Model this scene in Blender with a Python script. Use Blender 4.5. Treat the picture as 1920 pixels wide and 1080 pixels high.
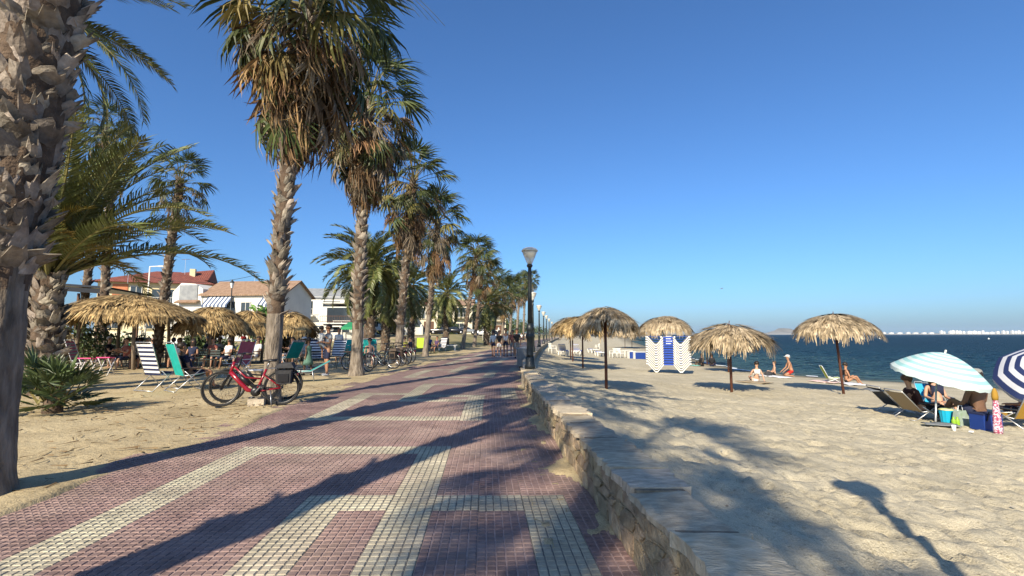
import bpy, math, random
import numpy as np
from mathutils import Vector, Matrix, Euler
R = math.radians
random.seed(7)
SC = bpy.context.scene
C = SC.collection
for o in list(bpy.data.objects):
    bpy.data.objects.remove(o)

# ------------------------------------------------------------------ camera, sky, sun, exposure
CAM_H, FPX, PITCH = 1.45, 905.0, R(5.49)
cam_d = bpy.data.cameras.new('camera')
cam_d.sensor_width = 36.0
cam_d.lens = 36.0 * FPX / 1920.0
cam_d.clip_start = 0.05
cam_d.clip_end = 30000
cam = bpy.data.objects.new('camera', cam_d)
cam.location = (0, 0, CAM_H)
cam.rotation_euler = (R(90) + PITCH, 0, 0)
C.objects.link(cam)
SC.camera = cam
SUN_EL, SUN_AZ = R(32.0), R(22.5)          # shadows run forward and 22.5 degrees to the right
w = bpy.data.worlds.new('World')
SC.world = w
w.use_nodes = True
nt = w.node_tree
sky = nt.nodes.new('ShaderNodeTexSky')
sky.sky_type = 'NISHITA'
sky.sun_disc = False
sky.sun_elevation = SUN_EL
sky.sun_rotation = R(180) + SUN_AZ
sky.altitude = 0
sky.air_density = 1.0
sky.dust_density = 1.25
sky.ozone_density = 10
bg = nt.nodes['Background']
bg.inputs[1].default_value = 0.093
tint = nt.nodes.new('ShaderNodeVectorMath'); tint.operation = 'MULTIPLY'      # clear southern air, the same all round
tint.inputs[1].default_value = (.87, .98, 1.02)
nt.links.new(sky.outputs[0], tint.inputs[0]); nt.links.new(tint.outputs[0], bg.inputs[0])
sun_d = bpy.data.lights.new('sun', 'SUN')
sun_d.energy = 4.6
sun_d.angle = R(0.53)
sun_d.color = (1.0, 0.88, 0.69)
sun = bpy.data.objects.new('sun', sun_d)
sun.rotation_euler = Vector((math.sin(SUN_AZ) * math.cos(SUN_EL), math.cos(SUN_AZ) * math.cos(SUN_EL), -math.sin(SUN_EL))).to_track_quat('-Z', 'Y').to_euler()
sun.location = (-20, -40, 40)
C.objects.link(sun)
SC.view_settings.view_transform = 'Standard'
SC.view_settings.look = 'None'
SC.view_settings.gamma = 1
SC.view_settings.use_curve_mapping = False
SC.view_settings.exposure = 0.9
SC.render.engine = 'CYCLES'
SC.cycles.max_bounces = 6
SC.cycles.diffuse_bounces = 3
SC.cycles.transparent_max_bounces = 8
SC.cycles.use_denoising = True
SC.cycles.volume_bounces = 0

# ------------------------------------------------------------------ mesh helpers
class MB:
    def __init__(s):
        s.v, s.f, s.m = [], [], []
    def add(s, vs, fs, mi=0, mx=None):
        b = len(s.v)
        if mx is not None:
            vs = [mx @ Vector(p) for p in vs]
        s.v.extend([tuple(p) for p in vs])
        s.f.extend([tuple(i + b for i in f) for f in fs])
        s.m.extend([mi] * len(fs))
        return s
    def box(s, c, d, mi=0, rz=0, rx=0, ry=0, mx=None):
        x, y, z = d[0] / 2, d[1] / 2, d[2] / 2
        vs = [(-x, -y, -z), (x, -y, -z), (x, y, -z), (-x, y, -z), (-x, -y, z), (x, -y, z), (x, y, z), (-x, y, z)]
        m = Matrix.Translation(c) @ Euler((rx, ry, rz)).to_matrix().to_4x4()
        if mx is not None:
            m = mx @ m
        return s.add(vs, [(3, 2, 1, 0), (4, 5, 6, 7), (0, 1, 5, 4), (1, 2, 6, 5), (2, 3, 7, 6), (3, 0, 4, 7)], mi, m)
    def tube(s, pts, rads, n=8, mi=0, cap=True, mx=None, closed=False):
        pts = [Vector(p) for p in pts]
        k = len(pts)
        if not hasattr(rads, '__len__'):
            rads = [rads] * k
        vs, fs = [], []
        prev = None
        for i, p in enumerate(pts):
            if closed:
                t = pts[(i + 1) % k] - pts[i - 1]
            else:
                t = pts[min(i + 1, k - 1)] - pts[max(i - 1, 0)]
            t = t.normalized() if t.length > 1e-9 else Vector((0, 0, 1))
            if prev is None:
                a = Vector((0, 0, 1)) if abs(t.z) < .9 else Vector((1, 0, 0))
                nx = t.cross(a).normalized()
            else:
                nx = (prev - t * prev.dot(t)).normalized()
            prev = nx
            ny = t.cross(nx)
            for j in range(n):
                q = 2 * math.pi * j / n
                vs.append(p + (nx * math.cos(q) + ny * math.sin(q)) * rads[i])
        for i in range(k if closed else k - 1):
            for j in range(n):
                a, b = i * n + j, i * n + (j + 1) % n
                i2 = ((i + 1) % k) * n
                fs.append((a, b, i2 + (j + 1) % n, i2 + j))
        if cap and not closed:
            fs.append(tuple(range(n))[::-1])
            fs.append(tuple((k - 1) * n + j for j in range(n)))
        return s.add(vs, fs, mi, mx)
    def lathe(s, prof, n=16, mi=0, mx=None, sx=1, sy=1):
        vs, fs = [], []
        for r, z in prof:
            for j in range(n):
                q = 2 * math.pi * j / n
                vs.append((r * math.cos(q) * sx, r * math.sin(q) * sy, z))
        for i in range(len(prof) - 1):
            for j in range(n):
                a, b = i * n + j, i * n + (j + 1) % n
                fs.append((a, b, b + n, a + n))
        fs.append(tuple(range(n))[::-1])
        fs.append(tuple((len(prof) - 1) * n + j for j in range(n)))
        return s.add(vs, fs, mi, mx)
    def ball(s, c, r, mi=0, n=10, mx=None):
        if not hasattr(r, '__len__'):
            r = (r, r, r)
        m = Matrix.Translation(c) @ Matrix.Diagonal((r[0], r[1], r[2], 1))
        if mx is not None:
            m = mx @ m
        k = max(5, n // 2 + 1)
        return s.lathe([(max(.02, math.sin(math.pi * i / k)), -math.cos(math.pi * i / k)) for i in range(k + 1)], n, mi, m)
    def prism(s, poly, h, mi=0, mx=None):
        n = len(poly)
        vs = [(p[0], p[1], 0) for p in poly] + [(p[0], p[1], h) for p in poly]
        fs = [tuple(range(n))[::-1], tuple(range(n, 2 * n))] + [(i, (i + 1) % n, n + (i + 1) % n, n + i) for i in range(n)]
        return s.add(vs, fs, mi, mx)
    def strip(s, path, width, thick=.006, mi=0, mx=None, axis=(1, 0, 0), mis=None):
        """a sheet of cloth or band following path, width along axis, with thickness"""
        ax = Vector(axis).normalized() * width / 2
        pts = [Vector(p) for p in path]
        k = len(pts)
        vs = []
        for i, p in enumerate(pts):
            t = (pts[min(i + 1, k - 1)] - pts[max(i - 1, 0)]).normalized()
            nn = ax.normalized().cross(t) * thick / 2
            vs += [p - ax - nn, p + ax - nn, p + ax + nn, p - ax + nn]
        for i in range(k - 1):
            a, b = i * 4, i * 4 + 4
            fs = [(a + j, a + (j + 1) % 4, b + (j + 1) % 4, b + j) for j in range(4)]
            if i == 0:
                fs.append((a + 3, a + 2, a + 1, a))
            if i == k - 2:
                fs.append((b, b + 1, b + 2, b + 3))
            bb = len(s.v)
            if i == 0:
                base = bb
                vv = [mx @ q for q in vs] if mx is not None else vs
                s.v.extend([tuple(q) for q in vv])
            s.f.extend([tuple(q + base for q in f) for f in fs])
            s.m.extend([mis[i % len(mis)] if mis else mi] * len(fs))
        return s
    def mesh(s, name, mats, smooth=False):
        me = bpy.data.meshes.new(name)
        me.from_pydata(s.v, [], s.f)
        if not isinstance(mats, (list, tuple)):
            mats = [mats]
        for m in mats:
            if m: me.materials.append(m)
        me.polygons.foreach_set('material_index', s.m)
        if smooth:
            me.polygons.foreach_set('use_smooth', [True] * len(s.f))
        me.update()
        return me
    def build(s, name, mats, parent=None, smooth=False, loc=None, rz=None, stuff=False):
        o = put(name, s.mesh(name, mats, smooth), parent)
        if loc is not None:
            o.location = loc
        if rz is not None:
            o.rotation_euler = (0, 0, rz)
        if stuff:
            o['kind'] = 'stuff'
        return o

def put(name, me, parent=None, mx=None):
    o = bpy.data.objects.new(name, me)
    C.objects.link(o)
    if parent is not None:
        o.parent = parent
    if mx is not None:
        o.matrix_local = mx
    return o
def tag(o, label, cat, group=None):
    o['label'] = label
    o['category'] = cat
    if group:
        o['group'] = group
    return o
def thing(name, label, cat, loc=(0, 0, 0), rz=0, group=None, sc=1.0):
    o = bpy.data.objects.new(name, None)
    o.empty_display_size = .1
    C.objects.link(o)
    o.location = loc
    o.rotation_euler = (0, 0, rz)
    o.scale = (sc, sc, sc)
    return tag(o, label, cat, group)
def copy_thing(src, loc, rz=0, label=None, sc=1.0):
    n = src.copy()
    C.objects.link(n)
    n.location, n.rotation_euler, n.scale = loc, (0, 0, rz), (sc, sc, sc)
    if label:
        n['label'] = label
    for ch in src.children:
        c = ch.copy(); C.objects.link(c); c.parent = n
        for g in ch.children:
            d = g.copy(); C.objects.link(d); d.parent = c
    return n
def np_mesh(name, co, quads, mats, mi=None, smooth=False):
    me = bpy.data.meshes.new(name)
    co = np.asarray(co, np.float32)
    q = np.asarray(quads, np.int32)
    k = q.shape[1]
    me.vertices.add(len(co)); me.vertices.foreach_set('co', co.ravel())
    me.loops.add(q.size); me.loops.foreach_set('vertex_index', q.ravel())
    me.polygons.add(len(q))
    me.polygons.foreach_set('loop_start', np.arange(0, q.size, k, dtype=np.int32))
    for m in (mats if isinstance(mats, (list, tuple)) else [mats]):
        me.materials.append(m)
    if mi is not None:
        me.polygons.foreach_set('material_index', np.asarray(mi, np.int32))
    me.polygons.foreach_set('use_smooth', np.full(len(q), smooth, dtype=bool))
    me.update(calc_edges=True)
    me.validate()
    return me
_rs = np.random.RandomState(3)
_perm = _rs.rand(256, 256)
def vnoise(x, y):
    x, y = np.asarray(x, float), np.asarray(y, float)
    xi, yi = np.floor(x).astype(int), np.floor(y).astype(int)
    fx, fy = x - xi, y - yi
    fx, fy = fx * fx * (3 - 2 * fx), fy * fy * (3 - 2 * fy)
    g = lambda a, b: _perm[a % 256, b % 256]
    return (g(xi, yi) * (1 - fx) + g(xi + 1, yi) * fx) * (1 - fy) + (g(xi, yi + 1) * (1 - fx) + g(xi + 1, yi + 1) * fx) * fy
def sstep(a, b, x):
    t = np.clip((x - a) / (b - a), 0, 1)
    return t * t * (3 - 2 * t)
U = random.uniform

# ------------------------------------------------------------------ materials
def mat(name, col, col2=None, rough=.75, scale=4, bump=0, bscale=40, metal=0, rnd=0, island=0, spec=.35, detail=4, stretch=(1, 1, 1), hue=0, lo=.35, hi=.65, sheen=0, transl=0, bdist=.02):
    m = bpy.data.materials.new(name)
    m.use_nodes = True
    t = m.node_tree
    N, L = t.nodes, t.links
    b = N['Principled BSDF']
    b.inputs['Roughness'].default_value = rough
    b.inputs['Metallic'].default_value = metal
    b.inputs['Specular IOR Level'].default_value = spec
    c1 = (*col, 1)
    tc = N.new('ShaderNodeTexCoord')
    mp = N.new('ShaderNodeMapping')
    mp.inputs['Scale'].default_value = stretch
    L.new(tc.outputs['Object'], mp.inputs[0])
    out = None
    if col2 is not None:
        nz = N.new('ShaderNodeTexNoise')
        nz.inputs['Scale'].default_value = scale
        nz.inputs['Detail'].default_value = detail
        L.new(mp.outputs[0], nz.inputs[0])
        rp = N.new('ShaderNodeValToRGB')
        rp.color_ramp.elements[0].position, rp.color_ramp.elements[1].position = lo, hi
        rp.color_ramp.elements[0].color, rp.color_ramp.elements[1].color = c1, (*col2, 1)
        L.new(nz.outputs[0], rp.inputs[0])
        out = rp.outputs[0]
    if rnd or island or hue:
        hs = N.new('ShaderNodeHueSaturation')
        if out is None:
            hs.inputs['Color'].default_value = c1
        else:
            L.new(out, hs.inputs['Color'])
        if island:
            src = N.new('ShaderNodeNewGeometry').outputs['Random Per Island']
        else:
            src = N.new('ShaderNodeObjectInfo').outputs['Random']
        a = island or rnd
        mr = N.new('ShaderNodeMapRange')
        mr.inputs['To Min'].default_value, mr.inputs['To Max'].default_value = 1 - a, 1 + a
        L.new(src, mr.inputs[0])
        L.new(mr.outputs[0], hs.inputs['Value'])
        if hue:
            mh = N.new('ShaderNodeMath'); mh.operation = 'MULTIPLY'; mh.inputs[1].default_value = 7.31
            fr = N.new('ShaderNodeMath'); fr.operation = 'FRACT'
            L.new(src, mh.inputs[0]); L.new(mh.outputs[0], fr.inputs[0])
            m2 = N.new('ShaderNodeMapRange')
            m2.inputs['To Min'].default_value, m2.inputs['To Max'].default_value = .5 - hue, .5 + hue
            L.new(fr.outputs[0], m2.inputs[0]); L.new(m2.outputs[0], hs.inputs['Hue'])
        out = hs.outputs[0]
    if out is None:
        b.inputs['Base Color'].default_value = c1
    else:
        L.new(out, b.inputs['Base Color'])
    if bump:
        n2 = N.new('ShaderNodeTexNoise')
        n2.inputs['Scale'].default_value = bscale
        n2.inputs['Detail'].default_value = 6
        L.new(mp.outputs[0], n2.inputs[0])
        bp = N.new('ShaderNodeBump')
        bp.inputs['Strength'].default_value = bump
        bp.inputs['Distance'].default_value = bdist
        L.new(n2.outputs[0], bp.inputs['Height'])
        L.new(bp.outputs[0], b.inputs['Normal'])
    if transl:
        tr = N.new('ShaderNodeBsdfTranslucent')
        if out is None:
            tr.inputs[0].default_value = c1
        else:
            L.new(out, tr.inputs[0])
        mxs = N.new('ShaderNodeMixShader'); mxs.inputs[0].default_value = transl
        L.new(b.outputs[0], mxs.inputs[1]); L.new(tr.outputs[0], mxs.inputs[2])
        L.new(mxs.outputs[0], N['Material Output'].inputs['Surface'])
    return m
def glass_mat(name, col=(.8, .9, .9), alpha=.35, rough=.05):
    m = mat(name, col, rough=rough, spec=.5)
    b = m.node_tree.nodes['Principled BSDF']
    b.inputs['Alpha'].default_value = alpha
    return m

# ------------------------------------------------------------------ where things stand
_WY = [-60, -20, 0, 6, 10, 13.5, 18, 22.5, 27.5, 33, 39.7, 45, 51, 61, 74, 93, 120, 160, 220, 400]
_WX = [4.3, 2.08, .98, .65, .44, .33, .42, .66, 1.0, 1.45, 2.05, 2.55, 3.15, 4.15, 5.5, 7.5, 10.6, 15.4, 23, 48]
def wx(y):                       # left face of the sea wall
    return np.interp(y, _WY, _WX) if not hasattr(y, '__len__') else np.interp(y, _WY, _WX)
_SY = [-60, 5, 10, 18, 23.6, 27, 33, 45, 60, 115, 200, 400]
_SS = [30, 27, 25.5, 22.5, 19, 15.5, 13.5, 14, 15.5, 20, 28, 50]
SEA = -.92
def land(x, y):
    """smooth ground height"""
    x, y = np.asarray(x, float), np.asarray(y, float)
    u = x - np.interp(y, _WY, _WX)
    s = np.maximum(u - .36, 0)
    S = np.interp(y, _SY, _SS)
    z0 = np.interp(y, [10, 26], [.30, .10])
    zb = z0 - .55 * (1 - np.exp(-s / 2.4)) - (z0 - .55 - SEA) * (s / S)
    zb = np.where(s > S, SEA - (s - S) * .05, zb)
    zb = np.maximum(zb, -6)
    d = -(u + 5.4)
    zl = 1.5 * sstep(34, 100, y + .55 * np.maximum(d - 8, 0)) * sstep(1.0, 12, d)
    return np.where(u > .17, zb, zl)
def gz(x, y):
    return float(land(x, y))
def spot(px, py, z=None):
    """the place on the ground that a line of sight meets (z given: on that level)"""
    a = Vector(((px - 960) / FPX, 1, (540 - py) / FPX))
    d = Vector((a.x, a.y * math.cos(PITCH) - a.z * math.sin(PITCH), a.y * math.sin(PITCH) + a.z * math.cos(PITCH)))
    zz = 0.0 if z is None else z
    for i in range(25 if z is None else 1):
        t = (zz - CAM_H) / d.z
        p = d * t
        if z is None:
            zz = .5 * zz + .5 * gz(p.x, p.y)
    return Vector((p.x, p.y, gz(p.x, p.y) if z is None else z))
def at(px, py, y):
    """the point at distance y on a line of sight"""
    a = Vector(((px - 960) / FPX, 1, (540 - py) / FPX))
    d = Vector((a.x, a.y * math.cos(PITCH) - a.z * math.sin(PITCH), a.y * math.sin(PITCH) + a.z * math.cos(PITCH)))
    t = y / d.y
    return Vector((d.x * t, y, CAM_H + d.z * t))

# ------------------------------------------------------------------ the setting: ground, sea, far shore
def sand_mat(name, a, b, dark):
    m = bpy.data.materials.new(name); m.use_nodes = True
    t = m.node_tree; N, L = t.nodes, t.links
    P = N['Principled BSDF']; P.inputs['Roughness'].default_value = .95; P.inputs['Specular IOR Level'].default_value = .15
    tc = N.new('ShaderNodeTexCoord')
    def noise(sc, det=5):
        n = N.new('ShaderNodeTexNoise'); n.inputs['Scale'].default_value = sc; n.inputs['Detail'].default_value = det
        L.new(tc.outputs['Object'], n.inputs[0]); return n.outputs[0]
    r1 = N.new('ShaderNodeValToRGB'); r1.color_ramp.elements[0].position = .36; r1.color_ramp.elements[1].position = .66
    r1.color_ramp.elements[0].color = (*a, 1); r1.color_ramp.elements[1].color = (*b, 1)
    L.new(noise(.9, 8), r1.inputs[0])
    # small bits of straw, shell and litter
    r2 = N.new('ShaderNodeValToRGB'); r2.color_ramp.elements[0].position = .60; r2.color_ramp.elements[1].position = .72
    r2.color_ramp.elements[0].color = (1, 1, 1, 1); r2.color_ramp.elements[1].color = (*dark, 1)
    L.new(noise(26, 3), r2.inputs[0])
    mx = N.new('ShaderNodeMix'); mx.data_type = 'RGBA'; mx.blend_type = 'MULTIPLY'; mx.inputs[0].default_value = 1
    L.new(r1.outputs[0], mx.inputs[6]); L.new(r2.outputs[0], mx.inputs[7])
    r3 = N.new('ShaderNodeValToRGB'); r3.color_ramp.elements[0].position = .38; r3.color_ramp.elements[1].position = .62
    r3.color_ramp.elements[0].color = (.80, .79, .77, 1); r3.color_ramp.elements[1].color = (1.12, 1.12, 1.1, 1)
    L.new(noise(110, 3), r3.inputs[0])
    mz = N.new('ShaderNodeMix'); mz.data_type = 'RGBA'; mz.blend_type = 'MULTIPLY'; mz.inputs[0].default_value = 1
    L.new(mx.outputs[2], mz.inputs[6]); L.new(r3.outputs[0], mz.inputs[7]); mx = mz
    # wet band close to the water line follows the height of the ground
    ge = N.new('ShaderNodeNewGeometry'); sx = N.new('ShaderNodeSeparateXYZ'); L.new(ge.outputs['Position'], sx.inputs[0])
    mr = N.new('ShaderNodeMapRange'); mr.inputs['From Min'].default_value = SEA + .02; mr.inputs['From Max'].default_value = SEA + .09
    mr.inputs['To Min'].default_value = .45; mr.inputs['To Max'].default_value = 1
    L.new(sx.outputs[2], mr.inputs[0])
    m2 = N.new('ShaderNodeMix'); m2.data_type = 'RGBA'; m2.blend_type = 'MULTIPLY'; m2.inputs[0].default_value = 1
    L.new(mx.outputs[2], m2.inputs[6])
    cb = N.new('ShaderNodeCombineColor'); [L.new(mr.outputs[0], cb.inputs[i]) for i in range(3)]
    L.new(cb.outputs[0], m2.inputs[7]); L.new(m2.outputs[2], P.inputs['Base Color'])
    ad = N.new('ShaderNodeMath'); ad.operation = 'ADD'; L.new(noise(13, 5), ad.inputs[0])
    ml = N.new('ShaderNodeMath'); ml.operation = 'MULTIPLY'; ml.inputs[1].default_value = .45; L.new(noise(70, 6), ml.inputs[0]); L.new(ml.outputs[0], ad.inputs[1])
    bp = N.new('ShaderNodeBump'); bp.inputs['Strength'].default_value = .7; bp.inputs['Distance'].default_value = .028
    L.new(ad.outputs[0], bp.inputs['Height']); L.new(bp.outputs[0], P.inputs['Normal'])
    return m
M_beach = sand_mat('beach_sand', (.40, .355, .255), (.50, .445, .325), (.66, .64, .58))
M_plaza = sand_mat('plaza_sand', (.37, .295, .175), (.48, .395, .245), (.5, .45, .38))
M_lawn = mat('dry_grass', (.17, .16, .06), (.30, .25, .12), scale=.8, rough=.95, bump=.5, bscale=30)
M_asph = mat('asphalt', (.06, .06, .062), (.085, .083, .08), scale=2, rough=.9, bump=.2, bscale=120)

def lines(*seg):
    a = []
    for lo, hi, st in seg:
        a += list(np.arange(lo, hi - 1e-6, st))
    a.append(seg[-1][1])
    return np.array(a)
gx = lines((-1800, -400, 350), (-400, -60, 34), (-60, -16, 2.2), (-16, -5.6, .16), (-5.6, 3.0, .055), (3.0, 11, .07), (11, 24, .14), (24, 60, 1.5), (60, 300, 20), (300, 1500, 300))
gy = lines((-120, -8, 8), (-8, 1.5, .6), (1.5, 14, .075), (14, 45, .22), (45, 130, 2.5), (130, 400, 15), (400, 2600, 220))
X, Y = np.meshgrid(gx, gy)
Z = land(X, Y)
u = X - np.interp(Y, _WY, _WX)
s = u - .36
# footprints and drifts on the beach, scuffed sand on the plaza
fade = np.clip(1 - (Y - 30) / 40, 0, 1) * (np.abs(X) < 40)
hum = (vnoise(X * .9, Y * .9) - .5) * .05 + (vnoise(X * 2.6 + 9, Y * 2.6) - .5) * .03 - np.maximum(0, vnoise(X * 4.3, Y * 4.3 + 5) - .5) * .15 + (vnoise(X * 8.5, Y * 8.5) - .5) * .02
dry = sstep(.03, .35, Z - SEA)
# footprints trodden all over the dry sand: a dent with a pushed-up rim each
foot = np.zeros_like(Z)
rf = np.random.RandomState(12)
for k in range(5200):
    fy = 2.5 + 17 * rf.rand() ** 1.2; fx0 = float(wx(fy)) + .7 + rf.rand() * min(1.1 * fy + 3, 14)
    an = rf.rand() * 3.1416; A, B = .13 + .04 * rf.rand(), .055 + .02 * rf.rand()
    i0, i1 = np.searchsorted(gx, fx0 - .4), np.searchsorted(gx, fx0 + .4); j0, j1 = np.searchsorted(gy, fy - .4), np.searchsorted(gy, fy + .4)
    dx, dy = X[j0:j1, i0:i1] - fx0, Y[j0:j1, i0:i1] - fy
    r2 = np.sqrt(((dx * math.cos(an) + dy * math.sin(an)) / A) ** 2 + ((dy * math.cos(an) - dx * math.sin(an)) / B) ** 2)
    foot[j0:j1, i0:i1] += -.024 * np.exp(-(r2 / .9) ** 2.5) + .009 * np.exp(-((r2 - 1.5) * 2.2) ** 2)
foot = np.clip(foot, -.06, .03)
Z = Z + np.where(u > .17, (hum * .55 + foot) * fade * dry * sstep(.1, .8, s), 0)
pl = (vnoise(X * .9 + 31, Y * .9) - .5) * .05 + (vnoise(X * 4.2, Y * 4.2) - .5) * .022 + (vnoise(X * 9, Y * 9) - .5) * .012
edge = -4.83 + (vnoise(X * .3, Y * 1.6) - .5) * .34
on_pave = sstep(edge - .04, edge + .05, u) * sstep(.18, .16, u)
Z = np.where(u <= .17, Z + pl * fade * (1 - on_pave) + .012 * (1 - on_pave) * sstep(-6.5, -5, u), Z)
Z = Z - .07 * on_pave
# drifted sand lying along the foot of the wall, on the paving
drift = np.maximum(0, (u + .14 - (vnoise(Y * 1.3, Y * .2) - .5) * .42) * .10) + (vnoise(X * 7, Y * 7) - .5) * .012
Z = np.where((u > -.6) & (u < .05), np.maximum(Z, np.where(drift > .004, drift, -.06)), Z)
Z = np.where((u >= .05) & (u <= .17), -.1, Z)
Z = np.where(Y > 130, np.where(u <= .17, Z, Z), Z)
nx_, ny_ = len(gx), len(gy)
idx = np.arange(nx_ * ny_).reshape(ny_, nx_)
quads = np.stack([idx[:-1, :-1], idx[:-1, 1:], idx[1:, 1:], idx[1:, :-1]], -1).reshape(-1, 4)
uc = (u[:-1, :-1] + u[1:, 1:]) / 2
dc = -(uc + 5.4); yc = (Y[:-1, :-1] + Y[1:, 1:]) / 2
mi = np.where(uc > .05, 0, 1)
mi = np.where((uc < -6) & (dc > 2.2) & (yc > 36) & (vnoise(X[:-1, :-1] * .15, yc * .15) > .3), 2, mi)
mi = np.where((uc < -12) & (yc > 400), 2, mi)
ground = put('ground', np_mesh('ground', np.stack([X, Y, Z], -1).reshape(-1, 3), quads, [M_beach, M_plaza, M_lawn], mi.ravel(), True))
ground['kind'] = 'structure'

# ---- the sea: swell and chop as geometry near the shore, finer ripples in the material
def sea_mat():
    m = bpy.data.materials.new('sea_water'); m.use_nodes = True
    t = m.node_tree; N, L = t.nodes, t.links
    P = N['Principled BSDF']
    P.inputs['Roughness'].default_value = .3; P.inputs['IOR'].default_value = 1.33; P.inputs['Specular IOR Level'].default_value = .13
    ge = N.new('ShaderNodeNewGeometry')
    at_ = N.new('ShaderNodeAttribute'); at_.attribute_name = 'shore'
    nz = N.new('ShaderNodeTexNoise'); nz.inputs['Scale'].default_value = .035; nz.inputs['Detail'].default_value = 4
    mp = N.new('ShaderNodeMapping'); mp.inputs['Scale'].default_value = (.5, 2.2, 1); L.new(ge.outputs['Position'], mp.inputs[0]); L.new(mp.outputs[0], nz.inputs[0])
    ad = N.new('ShaderNodeMath'); ad.operation = 'MULTIPLY_ADD'; ad.inputs[1].default_value = .5; L.new(nz.outputs[0], ad.inputs[0]); L.new(at_.outputs['Fac'], ad.inputs[2])
    r = N.new('ShaderNodeValToRGB')
    e = r.color_ramp.elements
    e[0].position, e[0].color = .22, (.085, .11, .085, 1)
    e[1].position, e[1].color = 1.0, (.006, .026, .044, 1)
    for p_, c_ in ((.36, (.036, .078, .080, 1)), (.62, (.010, .038, .055, 1))):
        q = r.color_ramp.elements.new(p_); q.color = c_
    L.new(ad.outputs[0], r.inputs[0])
    h = None
    for sc, wgt in ((.55, 1.0), (1.7, .42), (5.5, .13)):
        n = N.new('ShaderNodeTexNoise'); n.inputs['Scale'].default_value = sc; n.inputs['Detail'].default_value = 3
        m2 = N.new('ShaderNodeMapping'); m2.inputs['Scale'].default_value = (.75, 1.25, 1); m2.inputs['Rotation'].default_value = (0, 0, .35)
        L.new(ge.outputs['Position'], m2.inputs[0]); L.new(m2.outputs[0], n.inputs[0])
        k = N.new('ShaderNodeMath'); k.operation = 'MULTIPLY'; k.inputs[1].default_value = wgt; L.new(n.outputs[0], k.inputs[0])
        if h is None: h = k.outputs[0]
        else:
            a2 = N.new('ShaderNodeMath'); L.new(h, a2.inputs[0]); L.new(k.outputs[0], a2.inputs[1]); h = a2.outputs[0]
    bp = N.new('ShaderNodeBump'); bp.inputs['Strength'].default_value = 1.0; bp.inputs['Distance'].default_value = 1.9
    L.new(h, bp.inputs['Height'])
    # wind-ruffled water: the tilted wavelets keep the mirror share well below a flat surface's
    df = N.new('ShaderNodeBsdfDiffuse'); gl = N.new('ShaderNodeBsdfGlossy'); gl.inputs['Roughness'].default_value = .22
    fr = N.new('ShaderNodeFresnel'); fr.inputs[0].default_value = 1.33
    mn = N.new('ShaderNodeMath'); mn.operation = 'MINIMUM'; mn.inputs[1].default_value = .26; L.new(fr.outputs[0], mn.inputs[0])
    ms = N.new('ShaderNodeMixShader')
    for s_ in (df, gl): L.new(bp.outputs[0], s_.inputs['Normal'])
    L.new(bp.outputs[0], fr.inputs['Normal'])
    L.new(r.outputs[0], df.inputs[0]); L.new(mn.outputs[0], ms.inputs[0]); L.new(df.outputs[0], ms.inputs[1]); L.new(gl.outputs[0], ms.inputs[2])
    N.remove(P); L.new(ms.outputs[0], N['Material Output'].inputs['Surface'])
    return m
sx_ = lines((-400, 0, 80), (0, 8, 4), (8, 70, .42), (70, 160, 3), (160, 800, 60), (800, 9000, 1200))
sy_ = lines((-300, -20, 70), (-20, 14, 3), (14, 70, .36), (70, 180, 3), (180, 900, 50), (900, 9000, 900))
X, Y = np.meshgrid(sx_, sy_)
near = np.clip(1 - (np.hypot(X, Y) - 60) / 60, 0, 1)
Zs = (np.sin(X * 1.25 + Y * 1.9 + 3 * vnoise(X * .3, Y * .3)) * .022 + np.sin(X * -.9 + Y * 3.1 + 4 * vnoise(X * .4, Y * .5)) * .018 + (vnoise(X * 1.3, Y * 2.1) - .5) * .07)
us = X - np.interp(Y, _WY, _WX) - .36 - np.interp(Y, _SY, _SS)
Zs = SEA + Zs * 1.7 * near * np.clip(us / 5, .25, 1)
ii = np.arange(X.size).reshape(X.shape)
q = np.stack([ii[:-1, :-1], ii[:-1, 1:], ii[1:, 1:], ii[1:, :-1]], -1).reshape(-1, 4)
keep = (us[1:, 1:] > -3.5).ravel()
sea_me = np_mesh('sea', np.stack([X, Y, Zs], -1).reshape(-1, 3), q[keep], sea_mat(), None, True)
ash = sea_me.attributes.new('shore', 'FLOAT', 'POINT')
ash.data.foreach_set('value', (np.clip(us / 60, 0, 1) ** .6 * .75).astype(np.float32).ravel())
sea = put('sea', sea_me); sea['kind'] = 'structure'
# a thin broken line of foam where the water runs out on the sand
M_foam = mat('foam', (.75, .78, .78), rough=.6)
vs, fs = [], []
for k in range(420):
    y_ = 15 + k * .16
    edge_ = float(wx(y_)) + .36 + float(np.interp(y_, _SY, _SS)) + (float(vnoise(y_ * .7, 2.2)) - .5) * .9 - .1
    w_ = max(0, float(vnoise(y_ * 1.9, 8.8)) - .35) * .42
    vs += [(edge_ - w_, y_, SEA + .045), (edge_ + w_, y_, SEA + .05)]
    if k and w_ > .02: fs.append((2 * k - 2, 2 * k - 1, 2 * k + 1, 2 * k))
fo_ = MB().add(vs, fs).build('shore_foam', M_foam); fo_['kind'] = 'stuff'

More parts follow.
